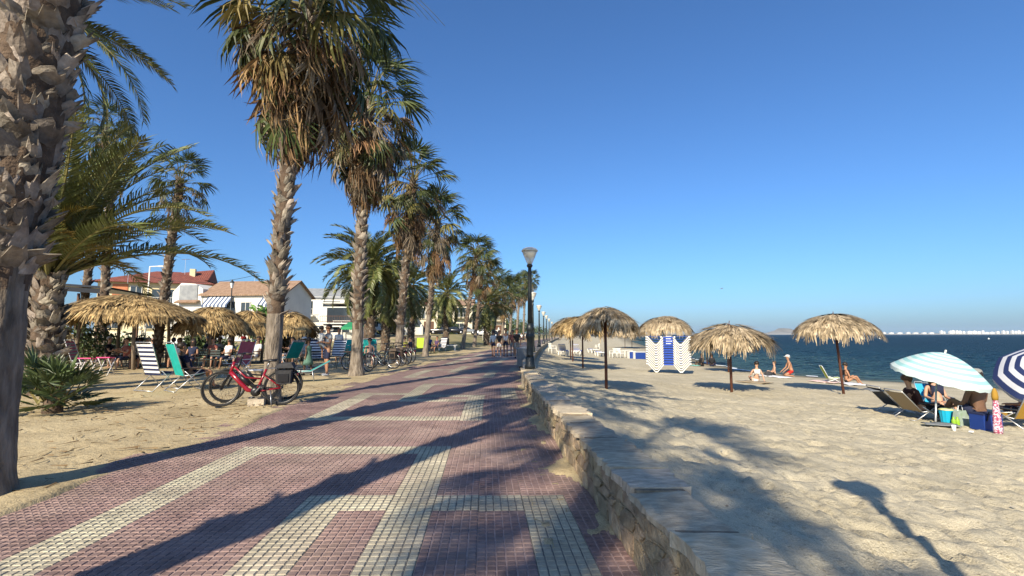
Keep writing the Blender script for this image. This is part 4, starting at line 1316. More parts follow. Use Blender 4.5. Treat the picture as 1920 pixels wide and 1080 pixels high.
for px, py, lab in ((236, 682, 'dark round cafe table with white cups under the large shelter'), (290, 684, 'dark round cafe table in front of the person in salmon'), (398, 686, 'brown cafe table between the teal chair and the second shelter'), (440, 684, 'cafe table in front of the person in olive'), (584, 690, 'small cafe table behind the girl in the green dress'), (655, 692, 'small cafe table behind the shaded palm trunk')):
    q = P(px, py)
    round_table(q, lab, M_brownw)
M_cup = mat('white_cup', (.78, .78, .75), rough=.3); M_gcup = mat('green_bottle', (.02, .25, .15), rough=.2)
for px, py, mm, lab, h in ((236, 682, M_cup, 'white cup on the table under the large shelter', .1), (240, 681.5, M_gcup, 'green bottle on the table under the large shelter', .24), (398, 685.6, M_gcup, 'green drink can on the brown table', .13), (440, 683.8, M_cup, 'white paper cup on the table by the person in olive', .13)):
    q = P(px, py)
    o = MB().lathe([(.03, 0), (.038, h * .5), (.036, h * .7), (.02, h * .85), (.022, h)] if mm is M_gcup else [(.028, 0), (.04, h), (.034, h), (.026, .01)], 10).build('bottle' if mm is M_gcup else 'cup', mm, None, True, loc=(q.x, q.y, q.z + .746))
    tag(o, lab, 'bottle' if mm is M_gcup else 'cup')
rs = random.Random(31)
for k in range(18):
    px, py = rs.choice(((215, 676), (262, 678), (310, 674), (345, 672), (405, 678), (448, 676), (490, 674), (555, 678), (610, 680)))
    q = P(px + rs.uniform(-14, 14), py + rs.uniform(-5, 6))
    cafe_chair(q, rs.uniform(0, 6.28), 'dark cafe chair crowded among the far tables', M_dgreen, 'dark cafe chairs crowded among the far tables')
for px, py in ((215, 673), (310, 671), (350, 670), (470, 672), (610, 676)):
    round_table(P(px, py), 'dark cafe table crowded among the far chairs', M_brownw, group='dark cafe tables among the far chairs')
# grey planter box and low table in front
q = P(478, 716)
t = thing('cool_box', 'pale box with a white folded cloth beside the bicycle frame', 'box', tuple(q), .2)
MB().box((0, 0, .17), (.42, .36, .34)).build('body', M_sand_c, t); MB().box((0, 0, .36), (.44, .38, .03)).build('lid', M_whitec, t)
q = P(481, 760)
o = MB().box((0, 0, .06), (.30, .22, .16), rz=.3, rx=.06).build('stone_block', M_pedestal, None, loc=tuple(q)); tag(o, 'rough pale stone block under the bicycle bottom bracket', 'stone')

# ------------------------------------------------------------------ sun loungers
M_gap_shade = mat('gap_shade_grey', (.14, .125, .10), rough=.7)  # dark grey standing in for the shade between stacked frames
def lounger_parts():
    d = {}
    pts = [(-1.0, .40), (-.93, .40), (-.60, .02), (-.50, .02), (-.22, .36), (.22, .36), (.50, .02), (.60, .02), (.93, .40), (1.0, .40)]
    for nm, y in (('side_frame', -.30), ('side_frame.', .30)):
        b = MB()
        for i in range(len(pts) - 1):
            (x0, z0), (x1, z1) = pts[i], pts[i + 1]
            h = .028
            vs = [(x0, y - .03, z0 - h), (x1, y - .03, z1 - h), (x1, y + .03, z1 - h), (x0, y + .03, z0 - h), (x0, y - .03, z0 + h), (x1, y - .03, z1 + h), (x1, y + .03, z1 + h), (x0, y + .03, z0 + h)]
            fs = [(3, 2, 1, 0), (4, 5, 6, 7), (0, 1, 5, 4), (2, 3, 7, 6)]
            if i == 0: fs.append((3, 0, 4, 7))
            if i == len(pts) - 2: fs.append((1, 2, 6, 5))
            b.add(vs, fs)
        d[nm] = b.mesh('side_frame', M_wplast)
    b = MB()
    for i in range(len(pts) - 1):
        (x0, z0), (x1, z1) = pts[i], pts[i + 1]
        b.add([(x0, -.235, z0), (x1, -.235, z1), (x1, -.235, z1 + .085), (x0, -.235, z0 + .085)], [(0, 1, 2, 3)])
    d['gap_shade_strip'] = b.mesh('gap_shade_strip', M_gap_shade)  # added strip behind the near frame, paints the gap dark as if shaded
    b = MB()
    for x in (-.97, -.30, .30, .97):
        b.box((x, 0, .39), (.06, .55, .06))
    d['cross_bars'] = b.mesh('cross_bars', M_wplast)
    d['sling'] = MB().strip([(-.95, 0, .43), (-.5, 0, .40), (0, 0, .385), (.5, 0, .40), (.95, 0, .43)], .52, .012, axis=(0, 1, 0)).mesh('sling', M_blue)
    d['sling_edge'] = MB().box((0, -.338, .365), (.44, .014, .07)).mesh('sling_edge', M_blue)
    return d
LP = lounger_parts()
def lounger(loc, rz, label, group=None, tilt=0, back=None, sc=1.0):
    t = thing('sun_lounger', label, 'sun lounger', tuple(loc), rz, group, sc)
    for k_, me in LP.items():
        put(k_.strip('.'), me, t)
    if back:
        MB().strip([(-.30, 0, .44), (-.9, 0, .44 + back)], .54, .03, axis=(0, 1, 0)).build('backrest', M_blue, t)
        MB().strip([(-.30, 0, .42), (-.93, 0, .42 + back)], .62, .02, axis=(0, 1, 0)).build('back_frame', M_wplast, t)
    return t
st = P(1256, 700)
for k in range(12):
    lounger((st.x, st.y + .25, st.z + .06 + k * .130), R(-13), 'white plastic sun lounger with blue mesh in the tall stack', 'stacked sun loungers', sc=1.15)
rs = random.Random(4)
mk = MB()
for r_ in range(4):
    x = -.09
    while x < .13:
        w_ = rs.uniform(.02, .06); mk.box((x + w_ / 2, -.35, .365 + (11 - r_) * .113 + .06), (w_, .006, .035)); x += w_ + .012
# small white print on the blue edges of the top four loungers
o = mk.build('printed_marks', M_whitec, bpy.data.objects['sun_lounger'], loc=(0, 0, 0))
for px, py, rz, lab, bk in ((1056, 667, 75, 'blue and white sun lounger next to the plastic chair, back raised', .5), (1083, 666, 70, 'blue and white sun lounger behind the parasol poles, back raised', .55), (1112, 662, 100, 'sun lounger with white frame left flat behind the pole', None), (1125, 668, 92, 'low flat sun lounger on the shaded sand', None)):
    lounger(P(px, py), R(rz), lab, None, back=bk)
def plastic_chair(loc, rz, label, group=None):
    t = thing('plastic_chair', label, 'chair', tuple(loc), rz, group)
    if not _pc:
        _pc['seat'] = MB().box((0, 0, .42), (.46, .44, .03)).mesh('seat', M_wplast)
        b = MB()
        for x in (-.16, -.08, 0, .08, .16):
            b.box((x, -.24, .62), (.045, .02, .40), rx=.15)
        b.box((0, -.27, .83), (.46, .03, .07), rx=.15)
        _pc['backrest'] = b.mesh('backrest', M_wplast)
        for nm, x, y in (('leg', -.22, .2), ('leg.', .22, .2), ('leg..', -.22, -.22), ('leg...', .22, -.22)):
            _pc[nm] = MB().tube([(x, y, .64 if y > 0 else .44), (x * 1.12, y * 1.15, 0)], [.022, .028], 6).mesh('leg', M_wplast, True)
        for nm, x in (('armrest', -.23), ('armrest.', .23)):
            _pc[nm] = MB().box((x, -.02, .645), (.05, .46, .025)).mesh('armrest', M_wplast)
    for k_, me in _pc.items():
        put(k_.strip('.'), me, t)
    return t
_pc = {}
plastic_chair(P(1036, 663), R(-60), 'white plastic armchair beside the sea wall')
plastic_chair(P(1150, 671), R(20), 'white plastic armchair beside the blue cool boxes')
plastic_chair(P(1164, 671), R(-150), 'white plastic armchair turned towards the blue cool boxes')
plastic_chair(P(1120, 656), R(100), 'white plastic armchair behind the flat lounger')
t = thing('plastic_table', 'white plastic table beside the two white armchairs', 'table', tuple(P(1176, 671)), .2)
MB().box((0, 0, .70), (.75, .75, .03)).build('table_top', M_wplast, t)
for x in (-.33, .33):
    for y in (-.33, .33):
        MB().tube([(x, y, .69), (x * 1.1, y * 1.1, 0)], .025, 6).build('leg', M_wplast, t)
M_bluebox = mat('blue_plastic', (.012, .04, .20), rough=.45)
for px, py, w_, lab in ((1184, 672, .55, 'blue box with white lid next to the plastic table'), (1199, 673, .95, 'dark blue crate beside the lounger stack')):
    q = P(px, py); t = thing('cool_box', lab, 'box', tuple(q), .1)
    MB().box((0, 0, .30), (w_, .5, .60)).build('body', M_bluebox, t); MB().box((0, 0, .615), (w_ + .03, .53, .035)).build('lid', M_wplast, t)
    MB().box((-w_ / 2 - .012, 0, .3), (.025, .54, .6)).build('edge', M_wplast, t)

# ------------------------------------------------------------------ bicycles
M_tyre = mat('tyre', (.018, .018, .018), rough=.85)
M_rim = mat('rim_metal', (.30, .30, .31), rough=.35, metal=.8)
M_rimd = mat('dark_rim', (.03, .03, .032), rough=.4)
M_red = mat('red_paint', (.22, .006, .016), rough=.25, spec=.6)
M_blk = mat('black_paint', (.014, .014, .016), rough=.35)
M_dblue = mat('slate_blue_paint', (.018, .038, .055), rough=.35)
M_bag = mat('black_bag', (.02, .02, .022), (.035, .035, .037), scale=12, rough=.8)
M_hiviz = mat('yellow_vest', (.50, .50, .10), rough=.8)
M_brown = mat('brown_leather', (.07, .05, .035), rough=.7)
def ring(b, c, r, tr, n=36, m=6, mi=0):
    b.tube([(c[0] + r * math.cos(2 * math.pi * i / n), c[1], c[2] + r * math.sin(2 * math.pi * i / n)) for i in range(n)], tr, m, mi, closed=True)
def wheel_meshes(rim_m):
    b = MB(); ring(b, (0, 0, 0), .335, .024)
    ty = b.mesh('tyre', M_tyre, True)
    b = MB(); ring(b, (0, 0, 0), .306, .013)
    for k in range(18):
        a = k * math.pi / 9
        b.tube([(.02 * math.cos(a + .5), .02 if k % 2 else -.02, .02 * math.sin(a + .5)), (.305 * math.cos(a), 0, .305 * math.sin(a))], .0022, 3, cap=False)
    b.tube([(0, -.045, 0), (0, .045, 0)], .026, 10)
    return ty, b.mesh('rim', rim_m)
_wh = {}
def bicycle(pf, pr, label, paint, bag=None, basket=False, vest=False, group=None, rim=None, detail=True, steer=0, tilt=0):
    """pf, pr: where the front and rear wheels touch the ground"""
    pf, pr = Vector(pf), Vector(pr)
    d = (pf - pr); rz = math.atan2(d.y, d.x)
    c = pr + (pf - pr).normalized() * .5
    t = thing('bicycle', label, 'bicycle', (c.x, c.y, (pf.z + pr.z) / 2), rz, group)
    t.rotation_euler = (R(tilt), 0, rz)
    rim = rim or M_rim
    if rim.name not in _wh: _wh[rim.name] = wheel_meshes(rim)
    ty, rm = _wh[rim.name]
    FA, RA, BB = Vector((.62, 0, .36)), Vector((-.50, 0, .36)), Vector((-.02, 0, .29))
    for nm, ax, st in (('front_wheel', FA, steer), ('rear_wheel', RA, 0)):
        w_ = put(nm, MB().tube([(0, -.055, 0), (0, .055, 0)], .012, 8).mesh('axle', M_rim, True), t, Matrix.Translation(ax) @ Matrix.Rotation(R(st), 4, 'Z'))
        put('tyre', ty, w_); put('rim', rm, w_)
    HT, HB = Vector((.40, 0, .90)), Vector((.47, 0, .66))
    ST = Vector((-.20, 0, .74))
    f = MB()
    f.tube([HB, HT], .030, 10)
    f.tube([HB + Vector((-.01, 0, .03)), (.30, 0, .50), (.14, 0, .33), BB], [.042, .044, .044, .04], 10)
    f.tube([BB, ST], .024, 8)
    f.tube([(.40, 0, .80), (.18, 0, .58), (-.11, 0, .55)], .018, 8)
    for sd in (-.045, .045):
        f.tube([BB, (-.2, sd, .32), RA + Vector((0, sd, 0))], .013, 6)
        f.tube([(-.16, sd * .3, .62), RA + Vector((0, sd, 0))], .010, 6)
    f.build('frame', paint, t, True)
    b = MB()
    b.tube([HB, HB + Vector((.02, 0, -.03))], .03, 8)
    for sd in (-.055, .055):
        b.tube([HB + Vector((.015, sd, -.02)), (.56, sd, .52), FA + Vector((0, sd, 0))], [.018, .018, .012], 8)
    b.build('fork', M_blk, t, True)
    hb = MB().tube([HT, HT + Vector((-.04, 0, .13))], .016, 8).tube([(.24, -.31, 1.03), (.33, -.2, 1.05), (.37, 0, 1.04), (.33, .2, 1.05), (.24, .31, 1.03)], .012, 8).build('handlebar', M_blk, t, True)
    for sd in (-1, 1):
        MB().tube([(.27, sd * .27, 1.035), (.19, sd * .36, 1.02)], .018, 8).build('grip', M_brown if detail else M_tyre, hb, True)
        MB().tube([(.36, sd * .21, 1.03), (.42, sd * .29, 1.0)], .007, 6).build('brake_lever', M_rim, hb, True)
    MB().box((.43, 0, 1.0), (.05, .06, .05)).build('headlight', M_rim, t)
    sd_ = MB().tube([ST, ST + Vector((-.05, 0, .16))], .014, 8).build('seat_post', M_rim, t, True)
    s = MB()
    s.add([(-.13, -.10, 0), (-.13, .10, 0), (.02, .055, .0), (.14, .02, -.01), (.14, -.02, -.01), (.02, -.055, 0), (-.14, -.09, .05), (-.14, .09, .05), (.0, .05, .042), (.13, .018, .03), (.13, -.018, .03), (.0, -.05, .042)],
          [(5, 4, 3, 2, 1, 0), (6, 7, 8, 9, 10, 11)] + [(i, (i + 1) % 6, 6 + (i + 1) % 6, 6 + i) for i in range(6)])
    o = s.build('saddle', M_blk, t, True); o.location = (-.26, 0, .90)
    MB().tube([(.29, .0, .62), (.10, .0, .43)], .048, 8).build('battery', M_blk, t, True)
    MB().lathe([(.02, -.05), (.085, -.05), (.10, 0), (.085, .05), (.02, .05)], 14, 0, Matrix.Translation((-.01, 0, .29)) @ Matrix.Rotation(R(90), 4, 'X')).build('motor', M_blk, t, True)
    cr = MB()
    cr.box((-.02 + .06, -.09, .22), (.02, .015, .18), ry=R(-40)).box((-.02 - .06, .09, .36), (.02, .015, .18), ry=R(-40))
    cr = cr.build('crank', M_rim, t)
    MB().box((.10, -.15, .15), (.09, .10, .022)).build('pedal', M_blk, cr); MB().box((-.14, .15, .43), (.09, .10, .022)).build('pedal', M_blk, cr)
    fd = MB()
    for i in range(11):
        a = R(35 + 135 * i / 10)
        if i: fd.strip([tuple(pp), (RA.x + .375 * math.cos(a), 0, RA.z + .375 * math.sin(a))], .055, .004, axis=(0, 1, 0))
        pp = (RA.x + .375 * math.cos(a), 0, RA.z + .375 * math.sin(a))
    fd.build('mudguard', M_blk, t)
    rk = MB()
    for sd in (-.06, .06):
        rk.tube([(-.22, sd, .76), (-.75, sd, .76), (-.80, sd, .72)], .007, 6)
        rk.tube([(-.62, sd, .76), (-.50, sd * 1.2, .36)], .007, 6); rk.tube([(-.42, sd, .76), (-.50, sd * 1.2, .36)], .007, 6)
    rk.tube([(-.75, -.06, .76), (-.75, .06, .76)], .007, 6).tube([(-.5, -.06, .76), (-.5, .06, .76)], .007, 6)
    rk.build('luggage_rack', M_rim, t, True)
    MB().tube([(-.30, .05, .32), (-.36, .20, .012)], .011, 6).build('kickstand', M_rim, t, True)
    MB().box((-.80, 0, .62), (.02, .05, .05)).build('tail_light', M_red, t)
    if bag:
        for sd in (-1, 1):
            g = MB()
            g.add([(-.15, 0, -.15), (.15, 0, -.15), (.16, 0, .14), (-.16, 0, .14), (-.13, .11, -.14), (.13, .11, -.14), (.15, .12, .12), (-.15, .12, .12)],
                  [(3, 2, 1, 0), (4, 5, 6, 7), (0, 1, 5, 4), (1, 2, 6, 5), (2, 3, 7, 6), (3, 0, 4, 7)], 0, Matrix.Diagonal((1, sd, 1, 1)))
            g = g.build('pannier', bag, t); g.location = (-.56, sd * .075, .60)
            MB().box((0, sd * .125, -.02), (.20, .012, .16)).build('pocket', M_blk, g)
        MB().add([(-.20, -.17, 0), (.18, -.17, 0), (.18, .17, 0), (-.20, .17, 0), (-.14, -.12, .10), (.12, -.10, .08), (.12, .10, .08), (-.14, .12, .10)], [(3, 2, 1, 0), (4, 5, 6, 7), (0, 1, 5, 4), (1, 2, 6, 5), (2, 3, 7, 6), (3, 0, 4, 7)]).build('top_bag', bag, t, loc=(-.55, 0, .775))
    if basket:
        k = MB()
        for z in (.78, .86, .94, 1.0):
            k.tube([(.46, -.15, z), (.72, -.17, z), (.72, .17, z), (.46, .15, z)], .006, 4, closed=True)
        for yy in (-.16, -.08, 0, .08, .16):
            k.tube([(.47, yy, 1.0), (.48, yy, .76), (.70, yy, .76), (.72, yy, 1.0)], .004, 4)
        k.build('basket', M_blk, t)
    if vest:
        MB().strip([(-.35, -.13, .78), (-.5, -.15, .70), (-.62, -.16, .45)], .30, .02, axis=(.9, 0, .3)).build('bundle', M_hiviz, t)
    return t
bicycle(P(396, 764), P(527, 760), 'red electric bicycle with black pannier bags parked beside the paving', M_red, bag=M_bag, rim=M_rimd, steer=10, tilt=-2)
q = P(412, 757); bicycle(q + Vector((.02, .12, 0)), P(528, 752) + Vector((0, .15, 0)), 'dark bicycle leaning behind the red electric bicycle', M_blk, rim=M_rimd, steer=14, tilt=2)
pb = [((672, 690), (738, 692), 'slate blue bicycle with yellow vest parked next to the shaded palm', M_dblue, True), ((684, 684), (752, 687), 'black bicycle with a brown saddle bag in the parked group', M_blk, False), ((697, 681), (762, 684), 'black bicycle with a wire basket in the parked group', M_blk, False), ((708, 678), (770, 681), 'black bicycle at the end of the parked group, by the yellow top', M_blk, False), ((640, 694), (690, 697), 'bicycle with dark handlebar behind the shaded palm trunk', M_blk, False)]
for k, (a_, b_, lab, pm, v) in enumerate(pb):
    pa, pq = P(*a_), P(*b_)
    dd = (pa - pq); pa2 = pq + dd.normalized() * 1.12
    bicycle(pa2, pq, lab, pm, bag=M_brown if k in (0, 1) else None, basket=(k == 2), vest=v, detail=False, steer=5 * k, tilt=-3 + k)

# ------------------------------------------------------------------ parked cars
M_glassd = mat('car_glass', (.015, .02, .024), rough=.08, spec=.6)
M_chrome = mat('hub_metal', (.35, .35, .36), rough=.3, metal=.8)
M_hl = mat('headlamp', (.65, .66, .66), rough=.15, spec=.6)
M_tl = mat('taillamp', (.25, .008, .008), rough=.25)
def car(loc, rz, label, paint, L_=4.2, H=1.46):
    t = thing('parked_car', label, 'car', tuple(loc), rz)
    W = .86
    # side outline: bumper, bonnet, windscreen, roof, tail
    low = [(-2.06, .30), (-2.10, .62), (-2.02, .86), (-1.25, .95), (-.62, .98), (.75, 1.0), (1.55, .98), (2.02, .88), (2.08, .60), (2.05, .30)]
    k = L_ / 4.2
    b = MB()
    n = len(low)
    for sd in (-1, 1):
        pass
    sec = []
    for y, inset in ((-W, .05), (-W * .96, 0), (W * .96, 0), (W, .05)):
        sec.append([(x * k * (1 - inset * .25), y, .30 + (z - .30) * (1 - inset * 1.6)) for x, z in low])
    vs = [p for s_ in sec for p in s_]
    fs = []
    for i in range(3):
        for j in range(n):
            fs.append((i * n + j, i * n + (j + 1) % n, (i + 1) * n + (j + 1) % n, (i + 1) * n + j))
    fs += [tuple(range(n))[::-1], tuple(range(3 * n, 4 * n))]
    b.add(vs, fs)
    body = b.build('body', paint, t, True)
    cab = [(-1.18, .95), (-.45, 1.38), (-.2, H - .02), (.6, H), (1.25, 1.34), (1.72, .98)]
    b = MB(); sec = []
    for y, z_ in ((-.80, 0), (-.62, 1), (.62, 1), (.80, 0)):
        sec.append(y)
    lowc = [(x * k, z) for x, z in cab]
    vs = []
    for y in (-1, 1):
        for x, z in lowc:
            vs.append((x, y * (.82 - .22 * (z - .95) / .5), z))
    m_ = len(lowc)
    fs = [(j, j + 1, m_ + j + 1, m_ + j) for j in range(m_ - 1)] + [tuple(range(m_))[::-1], tuple(range(m_, 2 * m_))]
    b.add(vs, fs)
    b.build('cabin', paint, t, True)
    def pane(nm, quad):
        MB().add(quad, [(0, 1, 2, 3)]).build(nm, M_glassd, t)
    yw = lambda z: .82 - .22 * (z - .95) / .5 + .008
    for sd in (-1, 1):
        for x0, x1, xt0, xt1 in ((-.92, .0, -.36, .05), (.08, 1.35, .12, 1.08)):
            qd = [(x0 * k, sd * yw(1.0), 1.0), (x1 * k, sd * yw(1.0), 1.0), (xt1 * k, sd * yw(1.34), 1.36), (xt0 * k, sd * yw(1.34), 1.36)]
            pane('side_window', qd if sd < 0 else qd[::-1])
    pane('windscreen', [(-1.12 * k, .66, 1.0), (-1.12 * k, -.66, 1.0), (-.49 * k - .012, -.52, 1.375), (-.49 * k - .012, .52, 1.375)])
    pane('rear_window', [(1.66 * k + .01, -.62, 1.03), (1.66 * k + .01, .62, 1.03), (1.29 * k + .01, .5, 1.335), (1.29 * k + .01, -.5, 1.335)])
    for x in (-1.3, 1.28):
        for sd in (-1, 1):
            w_ = MB().lathe([(.20, -.1), (.31, -.1), (.33, -.06), (.33, .06), (.31, .1), (.2, .1)], 18, 0, Matrix.Translation((x * k, sd * .78, .33)) @ Matrix.Rotation(R(90), 4, 'X')).build('wheel', M_tyre, t, True)
            MB().lathe([(.02, -.105), (.20, -.108), (.21, -.09), (.21, .09), (.2, .108), (.02, .105)], 14, 0, Matrix.Translation((x * k, sd * .78, .33)) @ Matrix.Rotation(R(90), 4, 'X')).build('hub', M_chrome, w_, True)
    for sd in (-1, 1):
        MB().box((-2.03 * k, sd * .62, .70), (.10, .34, .14)).build('headlight', M_hl, t)
        MB().box((2.03 * k, sd * .64, .76), (.08, .28, .16)).build('tail_light', M_tl, t)
        MB().box((-.78 * k, sd * .92, 1.02), (.12, .16, .10)).build('mirror', paint, t)
    MB().box((-2.09 * k, 0, .45), (.03, .5, .11)).build('number_plate', M_wplast, t)
    return t
M_cw = mat('white_car_paint', (.68, .69, .69), rough=.25, spec=.6)
M_cb = mat('black_car_paint', (.012, .012, .015), rough=.2, spec=.6)
M_cg = mat('silver_car_paint', (.34, .36, .37), rough=.25, metal=.4)
def street_spot(px, y):
    q = at(px, 627, y); return (q.x, y, gz(q.x, y))
car(street_spot(378, 40), R(35), 'white car parked behind the second thatched shelter', M_cw)
car(street_spot(733, 74), R(12), 'dark hatchback parked beside the white pole', M_cb)
car(street_spot(826, 92), R(5), 'black car parked by the white wall, between the palms', M_cb)
car(street_spot(852, 93), R(185), 'black car parked tail to tail by the white wall', M_cb)
car(street_spot(874, 94), R(190), 'silver car parked beside the dark palm trunk', M_cg)
car(street_spot(906, 97), R(5), 'small white car behind the white lamp pole', M_cw)
car(street_spot(918, 98), R(5), 'dark van-like car behind the walkers', M_cb)

# ------------------------------------------------------------------ buildings along the street
M_wwall = mat('white_render', (.62, .60, .54), (.70, .68, .61), scale=.8, rough=.9, bump=.2, bscale=20)
M_cwall = mat('cream_render', (.60, .53, .38), (.68, .61, .46), scale=.8, rough=.9, bump=.2, bscale=20)
M_ywall = mat('yellow_render', (.55, .46, .27), (.62, .53, .34), scale=.8, rough=.9)
M_orange = mat('orange_brick', (.42, .15, .07), (.50, .20, .10), scale=5, rough=.9)
M_greyw = mat('grey_render', (.20, .21, .22), (.27, .28, .28), scale=2, rough=.9)
def tile_roof_mat(name, a, b_):
    m = mat(name, a, b_, scale=3, rough=.85)
    t = m.node_tree; N, L = t.nodes, t.links
    wv = N.new('ShaderNodeTexWave'); wv.inputs['Scale'].default_value = 1.2; wv.inputs['Distortion'].default_value = .4
    tc = N.new('ShaderNodeTexCoord'); L.new(tc.outputs['Object'], wv.inputs[0])
    bp = N.new('ShaderNodeBump'); bp.inputs['Strength'].default_value = .6; bp.inputs['Distance'].default_value = .08
    L.new(wv.outputs[1], bp.inputs['Height']); L.new(bp.outputs[0], N['Principled BSDF'].inputs['Normal'])
    return m
M_rroof = tile_roof_mat('red_tiles', (.15, .045, .032), (.23, .075, .05))
M_broof = tile_roof_mat('brown_tiles', (.23, .145, .09), (.32, .21, .14))
M_pane = mat('window_glass', (.03, .04, .05), rough=.1, spec=.6)
M_wframe = mat('window_frame', (.55, .53, .48), rough=.6)
M_shut = mat('brown_shutter', (.10, .05, .03), rough=.7)
M_awn = mat('awning_blue', (.06, .09, .16), rough=.8)
M_agreen = mat('awning_green', (.02, .22, .09), rough=.75)
def house(name, label, x, y, rz, W, D, H, wall_m, roof_m=None, roof='gable', rise=1.6, over=.5, wins=(), base_z=None, floors=2):
    """front of the house looks along local -y; origin at the middle of the front foot"""
    z = gz(x, y) if base_z is None else base_z
    t = thing(name, label, 'house', (x, y, z), rz)
    MB().box((0, D / 2, H / 2 - .5), (W, D, H + 1)).build('wall', wall_m, t)
    if roof == 'gable':          # ridge along x
        vs = [(-W / 2 - over, -over, H - .12), (W / 2 + over, -over, H - .12), (W / 2 + over, D / 2, H + rise), (-W / 2 - over, D / 2, H + rise), (W / 2 + over, D + over, H - .12), (-W / 2 - over, D + over, H - .12)]
        vs += [(a, b_, c - .16) for a, b_, c in vs]
        fs = [(0, 1, 2, 3), (3, 2, 4, 5), (9, 8, 7, 6), (11, 10, 8, 9), (0, 6, 7, 1), (4, 10, 11, 5), (1, 7, 8, 2), (2, 8, 10, 4), (6, 0, 3, 9), (9, 3, 5, 11)]
        MB().add(vs, fs).build('roof', roof_m, t)
        for sx in (-1, 1):
            MB().add([(sx * W / 2, .0, H - .02), (sx * W / 2, D, H - .02), (sx * W / 2, D / 2, H + rise - .2), (sx * (W / 2 - .2), 0, H - .02), (sx * (W / 2 - .2), D, H - .02), (sx * (W / 2 - .2), D / 2, H + rise - .2)], [(0, 1, 2), (5, 4, 3), (0, 3, 4, 1), (1, 4, 5, 2), (2, 5, 3, 0)]).build('gable', wall_m, t)
    elif roof == 'hip':
        e = min(W, D) / 2
        vs = [(-W / 2 - over, -over, H), (W / 2 + over, -over, H), (W / 2 + over, D + over, H), (-W / 2 - over, D + over, H), (-W / 2 + e, D / 2, H + rise), (W / 2 - e, D / 2, H + rise)]
        MB().add(vs, [(0, 1, 5, 4), (1, 2, 5), (2, 3, 4, 5), (3, 0, 4), (3, 2, 1, 0)]).build('roof', roof_m, t)
    else:
        MB().box((0, D / 2, H + .52), (W + .2, D + .2, .14)).build('roof', roof_m or wall_m, t)
    for k_, wd in enumerate(wins):
        kind, wx_, wz, ww, wh = wd[:5]
        if kind == 'win':
            o = MB().box((wx_, -.02, wz), (ww, .06, wh)).build('window', M_pane, t)
            f = MB()
            f.box((wx_, -.05, wz + wh / 2), (ww + .12, .10, .09)).box((wx_ - ww / 2, -.05, wz), (.08, .10, wh)).box((wx_ + ww / 2, -.05, wz), (.08, .10, wh)).box((wx_, -.045, wz), (.06, .07, wh))
            f.build('frame', M_wframe, o); MB().box((wx_, -.10, wz - wh / 2 - .04), (ww + .2, .24, .08)).build('sill', wall_m, o)
        elif kind == 'shut':
            o = MB().box((wx_, -.02, wz), (ww, .07, wh)).build('shutter', M_shut, t)
        elif kind == 'balc':
            o = MB().box((wx_, -.55, wz), (ww, 1.2, .16)).build('balcony', wall_m, t)
            MB().box((wx_, -.03, wz + 1.1), (ww * .8, .06, 2.1)).build('balcony_door', M_pane, o)
            r_ = MB(); r_.box((wx_, -1.12, wz + .98), (ww, .06, .06)).box((wx_, -1.12, wz + .22), (ww, .05, .05))
            n_ = int(ww / .22)
            for j in range(n_ + 1): r_.box((wx_ - ww / 2 + .03 + j * (ww - .06) / n_, -1.12, wz + .55), (.03, .03, .85))
            r_.build('railing', wd[5] if len(wd) > 5 else M_wframe, o)
        elif kind == 'awn':
            n_ = max(4, int(ww / .22)); b = MB()
            for j in range(n_):
                x0 = wx_ - ww / 2 + ww * j / n_; x1 = x0 + ww / n_
                b.add([(x0, -.05, wz + wh), (x1, -.05, wz + wh), (x1, -1.1, wz + .15), (x0, -1.1, wz + .15), (x0, -1.12, wz - .1), (x1, -1.12, wz - .1)], [(3, 2, 1, 0), (4, 5, 2, 3)], (j % 2) if wd[5] else 0)
            b.build('awning', [wd[6], M_whitec] if wd[5] else wd[6], t)
            MB().box((wx_, -.02, wz - .55), (ww * .9, .06, 1.0)).build('window', M_pane, t)
        elif kind == 'panel':
            MB().box((wx_, -.03, wz), (ww, .10, wh)).build('wall_panel', wd[5], t)
    return t
def hx_(px, y): return at(px, 627, y).x
def hz_(py, y): return at(960, py, y).z
# red roofed house
y = 66; x = hx_(286, y); z = gz(x, y); H = hz_(531, y) - z
t = house('house', 'yellow and orange house with a dark red tiled roof and balcony', x, y, R(20), 13.0, 10, H, M_ywall, M_rroof, 'hip', 2.2, .8,
          [('panel', -4.0, H - 1.6, 1.7, 2.7, M_orange), ('win', -2.2, H - 1.4, 1.3, 1.8), ('balc', 1.8, H - 3.0, 5.5, 1, M_wframe), ('win', 4.9, H - 1.5, 1.4, 1.6), ('win', -4.6, 1.6, 1.4, 1.4), ('win', 0, 1.6, 2.0, 1.5)])
MB().add([(-1.5, 3, H + .9), (5.5, 3, H + .9), (5.5, 6.5, H + 2.9), (-1.5, 6.5, H + 1.9), (5.5, 9.5, H + .9), (-1.5, 9.5, H + .9)], [(0, 1, 2, 3), (3, 2, 4, 5), (1, 4, 2), (0, 3, 5)]).build('upper_roof', M_rroof, t)
MB().box((3.2, 4.4, H + 2.0), (.7, .7, 1.3)).build('chimney', M_ywall, t)
